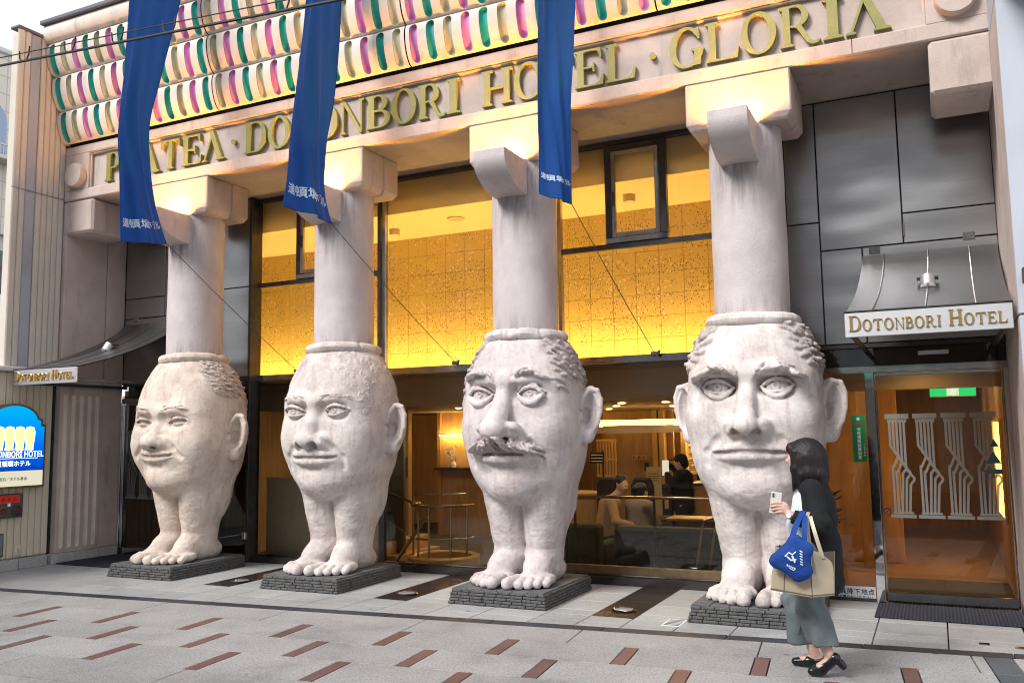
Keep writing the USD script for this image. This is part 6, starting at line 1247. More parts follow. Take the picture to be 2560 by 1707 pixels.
put('frame', cb((0.745, 3.36, 0.98), (1.045, 3.395, 1.28), 0.006), M['dark_frame'], pc); put('canvas', bx((0.775, 3.352, 1.01), (1.015, 3.359, 1.25)), rough_mat('dark_picture', (0.03, 0.02, 0.02), (0.22, 0.15, 0.12), 14.0, 0.4), pc)
M['rail'] = rough_mat('brass_rail', (0.38, 0.27, 0.16), (0.48, 0.35, 0.22), 9.0, 0.25, metal=0.9)
sr_ = thing('stair', 'small curved stair with metal rails behind the glass between second and third columns', 'stair', (2.6, 1.7, -0.4))
for i in range(4): put('step', cb((1.85-0.0*i, 1.30+0.0, -0.40), (2.52-0.16*i, 2.4, -0.23+0.16*i), 0.006), M['woodlight'], sr_)
put('drum', lathe([(0.46, -0.40), (0.46, 0.10), (0.40, 0.12), (0.36, 0.10), (0.36, -0.40)], (2.78, 1.50, 0), 36), M['woodlight'], sr_, smooth=40)
for x_, y_, z1 in ((2.42, 1.35, 0.86), (2.62, 1.15, 0.66), (2.80, 1.10, 0.70), (3.02, 1.25, 0.74), (3.12, 1.48, 0.74)): put('post', tube([(x_, y_, -0.1), (x_, y_, z1)], 0.014, 8), M['rail'], sr_)
W = np.linspace(math.pi*0.95, math.pi*2.05, 18)
put('handrail', tube([(2.78+0.40*math.cos(w), 1.50+0.40*math.sin(w), 0.74) for w in W], 0.016, 8), M['rail'], sr_); put('handrail', tube([(2.78+0.40*math.cos(w), 1.50+0.40*math.sin(w), 0.34) for w in W[6:]], 0.011, 8), M['rail'], sr_)
put('handrail', tube([(2.72, 1.35, 0.72), (2.24, 1.20, 0.02)], 0.022, 8), M['rail'], sr_); put('handrail', tube([(1.80, 1.5, 0.93), (2.42, 1.40, 0.74)], 0.016, 8), M['rail'], sr_); put('handrail', tube([(2.0, 1.45, 0.50), (2.40, 1.40, 0.30)], 0.012, 8), M['rail'], sr_); put('handrail', tube([(2.42, 1.35, 0.86), (3.05, 1.6, 0.86)], 0.012, 8), M['rail'], sr_)
rl = thing('glass_rail', 'long low balustrade rail before the lounge sofas', 'railing', (5.5, 1.35, -0.4))
put('handrail', tube([(4.3, 1.55, 0.86), (6.7, 1.55, 0.86)], 0.017, 8), M['rail'], rl)
for x in (4.55, 5.52, 6.45): put('post', tube([(x, 1.55, -0.4), (x, 1.55, 0.86)], 0.016, 8), M['dark_frame'], rl)
r2_ = thing('hand_rail', 'bent brass hand rail left of the thick-browed head', 'railing', (6.1, 1.25, -0.4))
for dx in (0, 0.14): put('tube_rail', tube([(6.02+dx, 1.2, -0.2), (6.14+dx, 1.2, 0.55), (6.17+dx, 1.2, 0.66), (6.5+dx, 1.2, 0.74)], 0.014, 8), M['rail'], r2_)
M['sofa'] = rough_mat('olive_sofa_fabric', (0.035, 0.036, 0.022), (0.055, 0.055, 0.034), 30.0, 0.85); M['sofa2'] = rough_mat('taupe_sofa_fabric', (0.055, 0.042, 0.032), (0.08, 0.06, 0.045), 30.0, 0.85)
def sofa(x0, x1, y0, m, label):
    s_ = thing('sofa', label, 'sofa', ((x0+x1)/2, y0, -0.4), 'low lounge sofas behind the glass')
    put('back', cb((x0, y0, -0.36), (x1, y0+0.24, 0.50), 0.035), M[m], s_); put('seat', cb((x0+0.01, y0+0.24, -0.34), (x1-0.01, y0+0.80, 0.06), 0.03), M[m], s_)
    for a in (x0, x1-0.16): put('arm', cb((a+0.005, y0+0.245, -0.35), (a+0.155, y0+0.82, 0.26), 0.03), M[m], s_)
    for a in (x0+0.05, x1-0.1): put('leg', cb((a, y0+0.05, -0.40), (a+0.05, y0+0.1, -0.36), 0.004), M['dark_frame'], s_)
sofa(4.95, 6.25, 1.75, 'sofa', 'olive box sofa seen from behind, left of the thick-browed head'); sofa(3.95, 4.72, 1.85, 'sofa', 'olive box sofa partly behind the moustached head'); sofa(4.75, 6.4, 3.1, 'sofa2', 'long taupe sofa in the second row of the lounge')
tb_ = thing('low_table', 'low wooden table lit beside the olive sofa', 'table', (5.8, 2.9, -0.4)); put('top', cb((5.35, 2.62, 0.50), (6.5, 3.0, 0.535), 0.006), M['woodlight'], tb_)
for x in (5.4, 6.4): put('leg', cb((x, 2.7, -0.4), (x+0.05, 2.75, 0.50), 0.004), M['dark_frame'], tb_)
ct = thing('wooden_counter', 'orange wooden counter beside the moustached head', 'counter', (4.0, 3.5, -0.4)); put('body', cb((3.3, 3.6, -0.4), (4.15, 4.1, 0.72), 0.008), wood, ct); put('top', cb((3.25, 3.55, 0.72), (4.2, 4.15, 0.76), 0.006), M['woodlight'], ct)
c2 = thing('reception_counter', 'dark-topped reception counter behind the standing person', 'counter', (5.5, 5.0, -0.4)); put('body', cb((5.05, 5.05, -0.4), (6.5, 5.6, 0.80), 0.008), wood, c2); put('top', cb((5.0, 5.0, 0.80), (6.55, 5.65, 0.83), 0.006), M['dark_frame'], c2)
mo_ = thing('monitor', 'black monitor on the reception counter', 'monitor', (5.3, 5.2, 0.83)); put('screen', cb((5.12, 5.2, 0.87), (5.62, 5.23, 1.06), 0.006), simple('monitor_black', (0.01, 0.01, 0.012), 0.3), mo_); put('foot', cb((5.3, 5.17, 0.831), (5.44, 5.27, 0.87), 0.004), M['dark_frame'], mo_)
mc = thing('ticket_machine', 'dark upright machine with pale labels in front of the standing person', 'machine', (4.75, 4.9, -0.4)); put('body', cb((4.66, 4.86, -0.4), (4.80, 5.0, 0.82), 0.01), M['dark_frame'], mc); put('screen', cb((4.68, 4.84, 0.95), (4.78, 4.87, 1.18), 0.006), glow('machine_screen', (0.9, 0.8, 0.65), 0.7), mc); put('neck', cb((4.71, 4.88, 0.82), (4.75, 4.93, 1.15), 0.004), M['dark_frame'], mc); put('label_plate', cb((4.70, 4.85, 0.45), (4.76, 4.858, 0.62), 0.002), M['woodlight'], mc)
M['blackfabric'] = simple('black_fabric', (0.008, 0.008, 0.009), 0.8)
for i, (x, l_) in enumerate(((4.30, 'black high-backed armchair beside the seated person leaning right'), (4.80, 'black high-backed armchair in front of the pale-shirted person'))):
    ch_ = thing('armchair', l_, 'chair', (x, 3.4, -0.4), 'black high-backed armchairs in the lobby')
    P = np.vstack([cb((x-0.165, 3.40, 0.25), (x+0.165, 3.48, 0.92), 0.04)[0], cb((x-0.13, 3.40, 0.25), (x+0.13, 3.48, 0.99), 0.03)[0]])
    put('back', hull(P), M['blackfabric'], ch_); put('seat', cb((x-0.16, 3.49, 0.04), (x+0.16, 3.9, 0.16), 0.03), M['blackfabric'], ch_)
    put('stem', tube([(x, 3.68, -0.36), (x, 3.68, 0.04)], 0.03, 10), M['dark_frame'], ch_); put('foot', join(*[tube([(x, 3.68, -0.35), (x+0.22*math.cos(a), 3.68+0.22*math.sin(a), -0.385)], 0.015, 6) for a in np.arange(0, 6.2, 1.2567)]), M['dark_frame'], ch_)
# right entrance hall
rh = thing('entrance_interior', kind='structure')
put('floor', bx((6.79, 0.80, -0.05), (9.2, 8.0, -0.004)), rough_mat('entrance_floor', (0.30, 0.17, 0.07), (0.36, 0.21, 0.09), 4.0, 0.35), rh); put('inner_mat', cb((7.9, 0.86, -0.003), (9.05, 2.2, 0.012), 0.004), M['lfloor'], rh)
for i, y in enumerate(np.arange(0.92, 7.8, 0.7)): put('wall_panel', cb((9.10, y, 0.0), (9.14, y+0.692, 2.25), 0.006), wood, rh)
put('ceiling', bx((6.79, 0.83, 2.25), (9.2, 8.0, 2.32)), M['lceil'], rh); put('end_wall', bx((6.79, 7.6, 0), (9.2, 7.7, 2.25)), wood, rh)
for x0 in (7.0, 7.62): put('wood_column', cb((x0, 2.9, 0), (x0+0.22, 3.1, 2.25), 0.006), wood, rh)
put('partition', cb((6.8, 3.4, 0), (8.05, 3.45, 2.25), 0.004), wood, rh); put('ceiling_beam', bx((7.0, 1.9, 2.02), (9.1, 2.1, 2.25)), M['lceil'], rh)
lp_ = thing('amber_light_box', 'tall glowing amber panel on the right wall of the entrance', 'light panel', (9.09, 2.4, 0.6)); put('glow_panel', bx((9.085, 2.35, 0.62), (9.099, 3.6, 1.66)), glow('amber_panel', (1.0, 0.54, 0.11), 5.0), lp_); put('panel_frame', join(cb((9.07, 2.32, 0.59), (9.10, 2.35, 1.69), 0.003), cb((9.07, 3.6, 0.59), (9.10, 3.63, 1.69), 0.003)), M['woodlight'], lp_)
es = thing('exit_sign', 'glowing green running-figure exit sign hanging inside the right entrance', 'sign', (8.66, 2.45, 2.0)); put('case', cb((8.43, 2.46, 1.945), (8.89, 2.52, 2.055), 0.006), M['white'], es); gp = put('green_face', bx((8.435, 2.452, 1.95), (8.885, 2.459, 2.05)), glow('exit_green', (0.02, 0.62, 0.16), 1.3), es)
put('running_figure', poly3(unary_union([_el(8.672, 2.032, 0.011, 0.011), LineString([(8.665, 2.02), (8.655, 1.995), (8.675, 1.98), (8.665, 1.957)]).buffer(0.007), LineString([(8.655, 1.995), (8.64, 1.975), (8.622, 1.978)]).buffer(0.006), LineString([(8.64, 2.012), (8.665, 2.012), (8.688, 2.0)]).buffer(0.005)]), 0.002, front(0, 2.449, 0)), M['litwhite'], gp); put('door_glyph', bx((8.60, 2.4495, 1.955), (8.72, 2.4505, 2.046)), glow('exit_pale', (0.75, 0.9, 0.6), 1.1), gp); put('hanger', tube([(8.66, 2.48, 2.055), (8.66, 2.48, 2.25)], 0.012, 8), M['dark_frame'], es)
for i, (x, y) in enumerate(((8.35, 1.5), (8.6, 4.0), (7.5, 2.2), (8.6, 5.6), (8.75, 2.9))): copy(d0, (x, y, 2.249), ('downlight just inside the right sliding door', 'downlight beyond the exit sign', 'downlight behind the green notice', 'downlight deep in the right entrance', 'downlight above the glowing amber panel')[i])
cc = thing('potted_plant', 'dark leafy pot plant inside behind the side glass', 'plant', (7.42, 1.25, 0)); put('pot', lathe([(0.0001, 0), (0.10, 0), (0.13, 0.3), (0.12, 0.31)], (7.42, 1.3, 0), 18), M['dark_frame'], cc, smooth=30)
rg = random.Random(8); lv = []
for i in range(110):
    a, e = rg.uniform(0, 6.28), rg.uniform(0.1, 1.4); r_ = rg.uniform(0.12, 0.30); q = np.array([7.42+r_*math.cos(a)*math.cos(e)*0.7, 1.3+r_*math.sin(a)*math.cos(e)*0.7, 0.55+r_*math.sin(e)*1.6]); d = np.array([math.cos(a), math.sin(a), rg.uniform(-.4, .6)])*0.09; w_ = np.cross(d, [0, 0, 1]); w_ = w_/np.linalg.norm(w_)*0.028
    lv.append((np.array([q, q+d*.5+w_, q+d, q+d*.5-w_]), np.array([[0,1,2],[0,2,3]])))
put('foliage', join(*lv), rough_mat('dark_leaf', (0.02, 0.035, 0.012), (0.04, 0.06, 0.02), 9.0, 0.5), cc); put('stem', tube([(7.42, 1.3, 0.2), (7.43, 1.3, 0.9)], 0.018, 6), wood, cc)
# left entrance hall
lh = thing('left_entrance_interior', kind='structure')
put('floor', bx((-2.2, 0.80, -0.05), (0.25, 6.0, -0.004)), M['lfloor'], lh); put('ceiling', bx((-2.2, 0.83, 2.25), (0.25, 6.0, 2.32)), M['lceil'], lh); put('back_wall', bx((-2.2, 3.6, 0), (0.25, 3.7, 2.25)), rough_mat('brown_wall', (0.20, 0.125, 0.06), (0.25, 0.16, 0.08), 3.0, 0.6), lh); put('side_wall', bx((-2.25, 0.83, 0), (-2.2, 3.6, 2.25)), wood, lh)
copy(d0, (-0.6, 1.8, 2.249), 'downlight inside the dim left entrance'); copy(d0, (-1.4, 2.2, 2.249), 'downlight inside the left entrance near the fluted wall')
# ------------------------------------------------------------------ the walking woman, her bags and phone
skin_m = mat('skin', {'g': ('geometry', {}), 'n': ('noise_texture', {'scale': 30.0, 'detail': 3.0}), 'r': ('rgb_ramp', {'ramp': [(0.3, (0.56, 0.35, 0.26)), (0.7, (0.64, 0.42, 0.33))]}), 'p': ('principled_bsdf', {'roughness': 0.5, 'subsurface_weight': 0.15, 'subsurface_scale': 0.01})}, [('g.position', 'n.vector'), ('n.fac', 'r.fac'), ('r.color', 'p.base_color')])
hair_m = mat('dark_hair', {'g': ('geometry', {}), 'mp': ('mapping', {'scale': (190.0, 190.0, 9.0)}), 'n': ('noise_texture', {'scale': 1.0, 'detail': 3.0}), 'r': ('rgb_ramp', {'ramp': [(0.3, (0.006, 0.004, 0.005)), (0.7, (0.018, 0.011, 0.013))]}), 'bu': ('bump', {'strength': 0.6, 'distance': 0.004}), 'p': ('principled_bsdf', {'roughness': 0.5, 'specular_ior_level': 0.35})},
    [('g.position', 'mp.vector'), ('mp.vector', 'n.vector'), ('n.fac', 'r.fac'), ('r.color', 'p.base_color'), ('n.fac', 'bu.height'), ('bu.normal', 'p.normal')])
def cloth(name, a, b_, sc=240.0): return rough_mat(name, a, b_, sc, 0.85, 0.25, 300.0, 0.002)
M['cardigan'] = cloth('black_knit', (0.003, 0.0035, 0.005), (0.008, 0.009, 0.012)); M['trouser'] = cloth('grey_marl', (0.095, 0.115, 0.12), (0.165, 0.19, 0.195)); M['blouse'] = cloth('white_blouse', (0.62, 0.66, 0.70), (0.72, 0.76, 0.80)); M['shoe'] = simple('black_leather', (0.006, 0.006, 0.010), 0.25)
PO = np.array([7.65, -1.95, 0.0])
wm = thing('person', 'woman in black cardigan and grey trousers walking left with bags and phone', 'person', PO)
def solid(c, name, m, parent, amp=0.0, sc=(20, 20, 20), seed=1, off=PO, folds=None):
    V, F, N = c.mesh()
    if folds is not None: V = V+N*folds(V)[:, None]
    if amp: V = V+N*((meshkit.fbm(V*np.array(sc), 3, seed)-0.5)*amp)[:, None]
    return put(name, (V+off, F), m, parent, normals=vnormals(V, F))
c = Clay((-0.26, -0.32, -0.01), (0.24, 0.30, 1.56), 0.0078)
c.ell((-0.015, 0, 1.425), (0.092, 0.074, 0.108), 0.02); c.ell((-0.055, 0, 1.365), (0.055, 0.055, 0.060), 0.03)
c.cone((-0.098, 0, 1.425), (-0.122, 0, 1.392), 0.009, 0.014, 0.012)                      # nose
c.ell((-0.103, 0, 1.358), (0.012, 0.024, 0.007), 0.006); c.ell((-0.101, 0, 1.346), (0.012, 0.020, 0.008), 0.006); c.ell((-0.085, 0, 1.318), (0.024, 0.026, 0.018), 0.015)
for s in (-1, 1):
    c.ell((-0.096, s*0.032, 1.428), (0.016, 0.020, 0.013), 0.012, sub=True); c.ell((-0.085, s*0.032, 1.427), (0.013, 0.015, 0.010), 0.004); c.ell((0.0, s*0.077, 1.41), (0.018, 0.010, 0.030), 0.008)
c.cone((0.005, 0, 1.36), (0.03, 0, 1.23), 0.048, 0.056, 0.03)
c.ell((0.035, 0, 1.08), (0.095, 0.15, 0.17), 0.04); c.ell((0.03, 0, 0.85), (0.105, 0.15, 0.14), 0.06)
c.chain([(0.045, -0.13, 1.215), (0.10, -0.235, 0.985), (-0.085, -0.258, 1.045)], [0.048, 0.038, 0.026], 0.03)
c.chain([(0.045, 0.13, 1.215), (0.075, 0.215, 0.96), (-0.03, 0.225, 0.76)], [0.048, 0.038, 0.026], 0.03); c.ell((-0.045, 0.222, 0.70), (0.035, 0.016, 0.05), 0.015)
for j in range(4): c.chain([(-0.065+0.016*j, 0.222, 0.67), (-0.075+0.016*j, 0.225, 0.625+0.004*abs(j-1.5))], [0.009, 0.007], 0.003)
c.chain([(-0.075, 0.215, 0.71), (-0.10, 0.21, 0.665)], [0.010, 0.008], 0.004)
c.chain([(0.03, 0.075, 0.80), (-0.09, 0.08, 0.44), (-0.015, 0.08, 0.095)], [0.085, 0.058, 0.036], 0.02); c.chain([(0.03, -0.085, 0.80), (-0.02, -0.10, 0.43), (0.10, -0.13, 0.155)], [0.085, 0.058, 0.036], 0.02)
c.ell((-0.055, 0.08, 0.30), (0.05, 0.05, 0.10), 0.03); c.ell((0.05, -0.115, 0.31), (0.05, 0.05, 0.10), 0.03)
c.chain([(0.02, 0.08, 0.05), (-0.075, 0.08, 0.045), (-0.135, 0.08, 0.028)], [0.032, 0.032, 0.022], 0.02); c.chain([(0.115, -0.13, 0.115), (0.045, -0.145, 0.055), (0.0, -0.15, 0.03)], [0.032, 0.031, 0.022], 0.02)
solid(c, 'body', skin_m, wm)
# hand holding the phone: palm, four unequal fingers round its back, thumb on the far side
c = Clay((-0.24, -0.31, 0.98), (-0.03, -0.19, 1.21), 0.003)
c.cone((-0.045, -0.255, 1.032), (-0.088, -0.257, 1.052), 0.027, 0.023, 0.01); c.cone((-0.088, -0.257, 1.052), (-0.125, -0.255, 1.088), 0.023, 0.024, 0.012, sc=(1, 0.75, 1)); c.ell((-0.122, -0.254, 1.092), (0.036, 0.016, 0.040), 0.012)
for j, (L, dz) in enumerate(((0.066, 0.0), (0.073, -0.001), (0.068, -0.003), (0.054, -0.004))):
    z = 1.124-0.0185*j; x = -0.134+0.003*j
    c.chain([(x, -0.262, z), (x-L*0.42, -0.268, z+0.002+dz), (x-L*0.80, -0.264, z-0.003+dz), (x-L, -0.252, z-0.006+dz)], [0.0098, 0.0090, 0.0082, 0.0070], 0.004)
c.chain([(-0.105, -0.245, 1.085), (-0.122, -0.228, 1.118), (-0.150, -0.226, 1.140)], [0.013, 0.011, 0.0085], 0.006)
solid(c, 'hand', skin_m, wm)
def wput(name, m, mt, parent): return put(name, (m[0]+PO, m[1]), mt, parent)
wput('watch_band', tube([(-0.079, -0.257, 1.041), (-0.095, -0.257, 1.051)], 0.0275, 18), M['plate'], wm); wput('watch_face', tube([(-0.087, -0.282, 1.046), (-0.087, -0.291, 1.046)], 0.016, 18), M['white'], wm)
# hair
c = Clay((-0.15, -0.15, 1.15), (0.15, 0.15, 1.57), 0.006)
c.ell((0.008, 0, 1.455), (0.118, 0.104, 0.095), 0.02); c.ell((0.03, 0, 1.40), (0.098, 0.102, 0.13), 0.03)
for s in (-1, 1):
    c.chain([(0.02, s*0.075, 1.42), (0.03, s*0.085, 1.31), (0.045, s*0.088, 1.195)], [0.048, 0.044, 0.022], 0.03); c.chain([(-0.055, s*0.075, 1.45), (-0.060, s*0.083, 1.34), (-0.075, s*0.080, 1.20)], [0.034, 0.028, 0.012], 0.02)
    c.chain([(-0.02, s*0.082, 1.40), (-0.02, s*0.088, 1.30), (-0.03, s*0.085, 1.185)], [0.034, 0.032, 0.014], 0.02)
c.chain([(0.08, 0, 1.42), (0.095, 0, 1.31), (0.10, 0, 1.19)], [0.06, 0.058, 0.030], 0.03); c.chain([(0.07, -0.05, 1.40), (0.085, -0.06, 1.30), (0.085, -0.06, 1.185)], [0.05, 0.048, 0.022], 0.03); c.chain([(0.07, 0.05, 1.40), (0.085, 0.06, 1.30), (0.085, 0.06, 1.185)], [0.05, 0.048, 0.022], 0.03)
c.ell((-0.085, 0, 1.475), (0.040, 0.075, 0.045), 0.015); c.ell((-0.125, 0, 1.385), (0.075, 0.058, 0.075), 0.010, sub=True)
solid(c, 'hair', hair_m, wm, 0.008, (110, 110, 5), 3)
# clothes
c = Clay((-0.24, -0.26, 0.70), (0.22, 0.26, 1.30), 0.0075)
c.ell((0.03, 0, 1.08), (0.110, 0.158, 0.165), 0.03); c.chain([(0.0, 0, 1.10), (-0.03, 0, 0.95), (-0.02, 0, 0.82)], [0.095, 0.105, 0.12], 0.05, sc=(1, 1.35, 1)); c.block((-0.3, -0.3, 0.60), (0.3, 0.3, 0.775), 0.005, 0.006, sub=True); c.ell((-0.02, 0, 1.27), (0.06, 0.07, 0.06), 0.01, sub=True)
solid(c, 'blouse', M['blouse'], wm, 0.014, (14, 14, 7), 4)
c = Clay((-0.22, -0.34, 0.42), (0.30, 0.32, 1.34), 0.0078)
c.ell((0.055, 0, 1.09), (0.122, 0.178, 0.175), 0.04); c.chain([(0.06, 0, 1.05), (0.075, 0, 0.82), (0.105, 0, 0.60)], [0.118, 0.122, 0.108], 0.04, sc=(1, 1.5, 1)); c.chain([(0.02, -0.06, 1.245), (0.05, 0, 1.262), (0.02, 0.06, 1.245)], 0.042, 0.03)
c.block((-0.4, -0.115, 0.3), (0.0, 0.115, 1.4), 0.03, 0.02, sub=True); c.block((-0.4, -0.4, 0.3), (-0.035, 0.4, 1.4), 0.02, 0.03, sub=True); c.block((-0.4, -0.4, 0.3), (0.4, 0.4, 0.505), 0.004, 0.006, sub=True)
c.block((-0.4, -0.4, 0.3), (0.06, 0.4, 0.80), 0.03, 0.04, sub=True)
c.chain([(0.045, -0.145, 1.205), (0.105, -0.235, 0.985)], [0.074, 0.068], 0.03); c.chain([(0.105, -0.235, 0.985), (-0.050, -0.254, 1.032)], [0.068, 0.050], 0.02); c.chain([(0.045, 0.145, 1.205), (0.078, 0.215, 0.96), (-0.02, 0.225, 0.78)], [0.074, 0.066, 0.046], 0.03)
c.ell((-0.085, -0.256, 1.048), (0.042, 0.045, 0.045), 0.01, sub=True)
solid(c, 'cardigan', M['cardigan'], wm, 0.012, (22, 22, 14), 6, folds=lambda V: 0.004*np.sin(V[:, 2]*52+V[:, 0]*34)*np.exp(-((V[:, 2]-1.0)/0.09)**2))
c = Clay((-0.26, -0.30, 0.08), (0.26, 0.26, 0.95), 0.0065)
c.ell((0.03, 0, 0.84), (0.118, 0.165, 0.13), 0.04); c.chain([(0.02, 0.078, 0.80), (-0.108, 0.078, 0.45), (-0.105, 0.088, 0.08)], [0.110, 0.090, 0.080], 0.02); c.chain([(0.045, -0.088, 0.80), (0.0, -0.118, 0.45), (0.098, -0.128, 0.12)], [0.112, 0.096, 0.084], 0.006)
c.block((-0.4, -0.4, -0.2), (0.4, -0.005, 0.205), 0.003, 0.004, sub=True); c.block((-0.4, -0.015, -0.2), (0.4, 0.4, 0.160), 0.003, 0.004, sub=True)
for (x, y, h) in ((-0.105, 0.087, 0.160), (0.078, -0.126, 0.205)): c.ell((x, y, h-0.01), (0.066, 0.064, 0.07), 0.006, sub=True)
solid(c, 'trousers', M['trouser'], wm, 0.010, (18, 18, 5), 8, folds=lambda V: 0.010*np.sin(np.arctan2(V[:, 1]+0.11*np.sign(V[:, 1]*-1), V[:, 0]-0.02)*5+V[:, 2]*9+np.sin(V[:, 2]*13))*np.clip((0.75-V[:, 2])/0.35, 0, 1)+0.006*np.sin(V[:, 2]*30+V[:, 0]*26)*np.clip((0.62-V[:, 2])/0.1, 0, 1)*np.clip((V[:, 2]-0.28)/0.1, 0, 1)+0.005*np.sin(V[:, 2]*42-V[:, 0]*40)*np.exp(-((V[:, 2]-0.44)/0.10)**2))
for (hx, hy, hz, mx, mz_, tx, tz, ty, nm) in ((0.045, 0.08, 0.048, -0.055, 0.040, -0.14, 0.030, 0.08, 'shoe'), (0.135, -0.13, 0.125, 0.045, 0.048, -0.005, 0.032, -0.15, 'shoe')):
    c = Clay((-0.20, hy-0.09, -0.02), (0.24, hy+0.09, 0.22), 0.005); yv = (hy+ty)/2
    c.chain([(hx, hy, hz), (mx, yv, mz_), (tx, ty, tz)], [0.040, 0.040, 0.029], 0.02, sc=(1, 0.95, 0.9)); up_ = np.array([mx-hx, 0, mz_-hz]); up_ = np.array([up_[2], 0, -up_[0]]); up_ /= np.linalg.norm(up_)
    o = np.array([hx*0.55+mx*0.45, yv, hz*0.55+mz_*0.45])+up_*0.036; c.ell(o, (0.058, 0.030, 0.026), 0.006, rot('y', math.degrees(math.atan2(hz-mz_, hx-mx))*-1.0), sub=True)
    hb_ = np.array([hx+0.012, hy, hz])-up_*0.038; c.cone(hb_, hb_-up_*0.022, 0.026, 0.024, 0.006); c.floor(0.002)
    solid(c, nm, M['shoe'], wm)
ph = thing('phone', 'pale smartphone with two rear lenses held by the walking woman', 'phone', PO+np.array([-0.172, -0.243, 1.12]))
R_ = rot('y', 8); pc_ = np.array([-0.172, -0.246, 1.122])
def tilt(m): return (m[0] @ R_.T)+PO+pc_, m[1]
bd2 = put('body', tilt(cb((-0.036, -0.004, -0.072), (0.036, 0.004, 0.072), 0.0035)), simple('phone_pale', (0.62, 0.63, 0.58), 0.25), ph)
put('camera_plate', tilt(cb((-0.032, -0.006, 0.036), (-0.006, -0.0041, 0.066), 0.001)), simple('phone_plate', (0.5, 0.51, 0.47), 0.2), bd2)
for z_ in (0.044, 0.058): put('lens', tilt(tube([(-0.019, -0.006, z_), (-0.019, -0.0085, z_)], 0.0062, 14)), M['ink'], bd2)
# tote bag hung on the forearm
M['tote'] = rough_mat('champagne_leather', (0.44, 0.365, 0.26), (0.51, 0.43, 0.315), 5.0, 0.38, 0.10, 180.0, 0.002, metal=0.12); M['seam'] = simple('tote_seam', (0.16, 0.12, 0.075), 0.6); M['tote_in'] = simple('tote_lining', (0.08, 0.065, 0.05), 0.8)
tt = thing('tote_bag', 'large champagne leather tote bag on the walking woman\'s arm', 'bag', PO+np.array([0.0, -0.36, 0.56]))
Cn = [(-0.205, -0.400), (0.055, -0.435), (0.180, -0.345), (-0.19, -0.315)]; Ct = [(-0.165, -0.385), (0.055, -0.405), (0.195, -0.360), (-0.15, -0.335)]
def bagpt(e, u, t):
    a, b_ = np.array(Cn[e]), np.array(Cn[(e+1) % 4]); c_, d = np.array(Ct[e]), np.array(Ct[(e+1) % 4])
    p = (a+(b_-a)*u)*(1-t)+(c_+(d-c_)*u)*t
    zb = [0.578, 0.555, 0.560, 0.580]; zt = [0.858, 0.845, 0.838, 0.862]
    z = (zb[e]+(zb[(e+1) % 4]-zb[e])*u)*(1-t)+(zt[e]+(zt[(e+1) % 4]-zt[e])*u)*t
    n_ = np.array([b_[1]-a[1], -(b_[0]-a[0])]); n_ /= np.linalg.norm(n_); w = math.sin(math.pi*u)
    bul = (0.018*math.sin(math.pi*min(1, t*1.3))-0.012*t)*w if e != 1 else -0.022*w*t
    p = p+n_*bul
    return np.array([p[0], p[1], z-(0.022*w*t if e in (0, 2) else 0.0)-(0.014*w*t if e == 1 else 0)])
sides = [grid(np.array([[bagpt(e, u, t) for t in np.linspace(0, 1, 12)] for u in np.linspace(0, 1, 16)])) for e in range(4)]
sides = [flipf(s_) if np.cross(s_[0][12]-s_[0][0], s_[0][1]-s_[0][0]) @ (s_[0].mean(0)-np.array([0, -0.37, 0.7])) < 0 else s_ for s_ in sides]
bt = hexa([(*Cn[0], 0.578), (*Cn[1], 0.555), (*Cn[2], 0.560), (*Cn[3], 0.580)]+[(x*0.98, y+0.0, z) for (x, y), z in zip(Cn, (0.586, 0.563, 0.568, 0.588))])
put('shell', join(*[(s_[0]+PO, s_[1]) for s_ in sides], (bt[0]+PO, bt[1])), M['tote'], tt, smooth=45)
put('lining', join(*[(s_[0]*np.array([0.985, 1, 1])+PO+np.array([0, 0.002 if i == 0 else -0.002, 0]), s_[1][:, ::-1]) for i, s_ in enumerate(sides) if i in (0, 2)]), M['tote_in'], tt, smooth=45)
put('seam', join(*[tube([PO+bagpt(e, u, t)+np.array([0, -0.002, 0]) for t in np.linspace(0, 1, 12)], 0.003, 5) for e, u in ((0, 0.33), (0, 1.0))], tube([PO+np.array([x, y-0.004, z+0.012]) for (x, y), z in zip(Cn[:3], (0.578, 0.555, 0.560))], 0.0032, 5)), M['seam'], tt)
def strap(pts, w, m, parent, name, th=0.004, up_=np.array([1.0, 0, 0])):
    pts = np.array(pts, float); t = np.gradient(pts, axis=0); t /= np.linalg.norm(t, axis=1, keepdims=True); P = []
    for p, d in zip(pts, t):
        s_ = up_-d*(up_@d); s_ /= np.linalg.norm(s_); n_ = np.cross(d, s_)
        P.append([p-s_*w/2-n_*th/2, p+s_*w/2-n_*th/2, p+s_*w/2+n_*th/2, p-s_*w/2+n_*th/2, p-s_*w/2-n_*th/2])
    return put(name, (grid(np.array(P))[0]+PO, grid(np.array(P))[1]), m, parent)
def curve(a, b_, c_, n=14): return [np.array(a)*(1-t)**2+2*np.array(b_)*t*(1-t)+np.array(c_)*t*t for t in np.linspace(0, 1, n)]
strap(curve((0.075, -0.412, 0.70), (0.035, -0.40, 0.92), (0.030, -0.305, 1.045))+curve((0.030, -0.30, 1.047), (0.04, -0.24, 1.10), (0.05, -0.20, 1.03), 8)[1:], 0.026, M['tote'], tt, 'strap'); strap(curve((0.125, -0.372, 0.79), (0.085, -0.37, 0.93), (0.050, -0.300, 1.045)), 0.024, M['tote'], tt, 'strap')
bb = thing('small_bag', 'small bright blue cloth bag with pale print hanging before the tote', 'bag', PO+np.array([-0.03, -0.45, 0.67]))
M['bagblue'] = rough_mat('bright_blue_cloth', (0.003, 0.035, 0.20), (0.006, 0.055, 0.29), 12.0, 0.8, 0.3, 90.0)
c = Clay((-0.21, -0.54, 0.63), (0.10, -0.38, 1.0), 0.005)
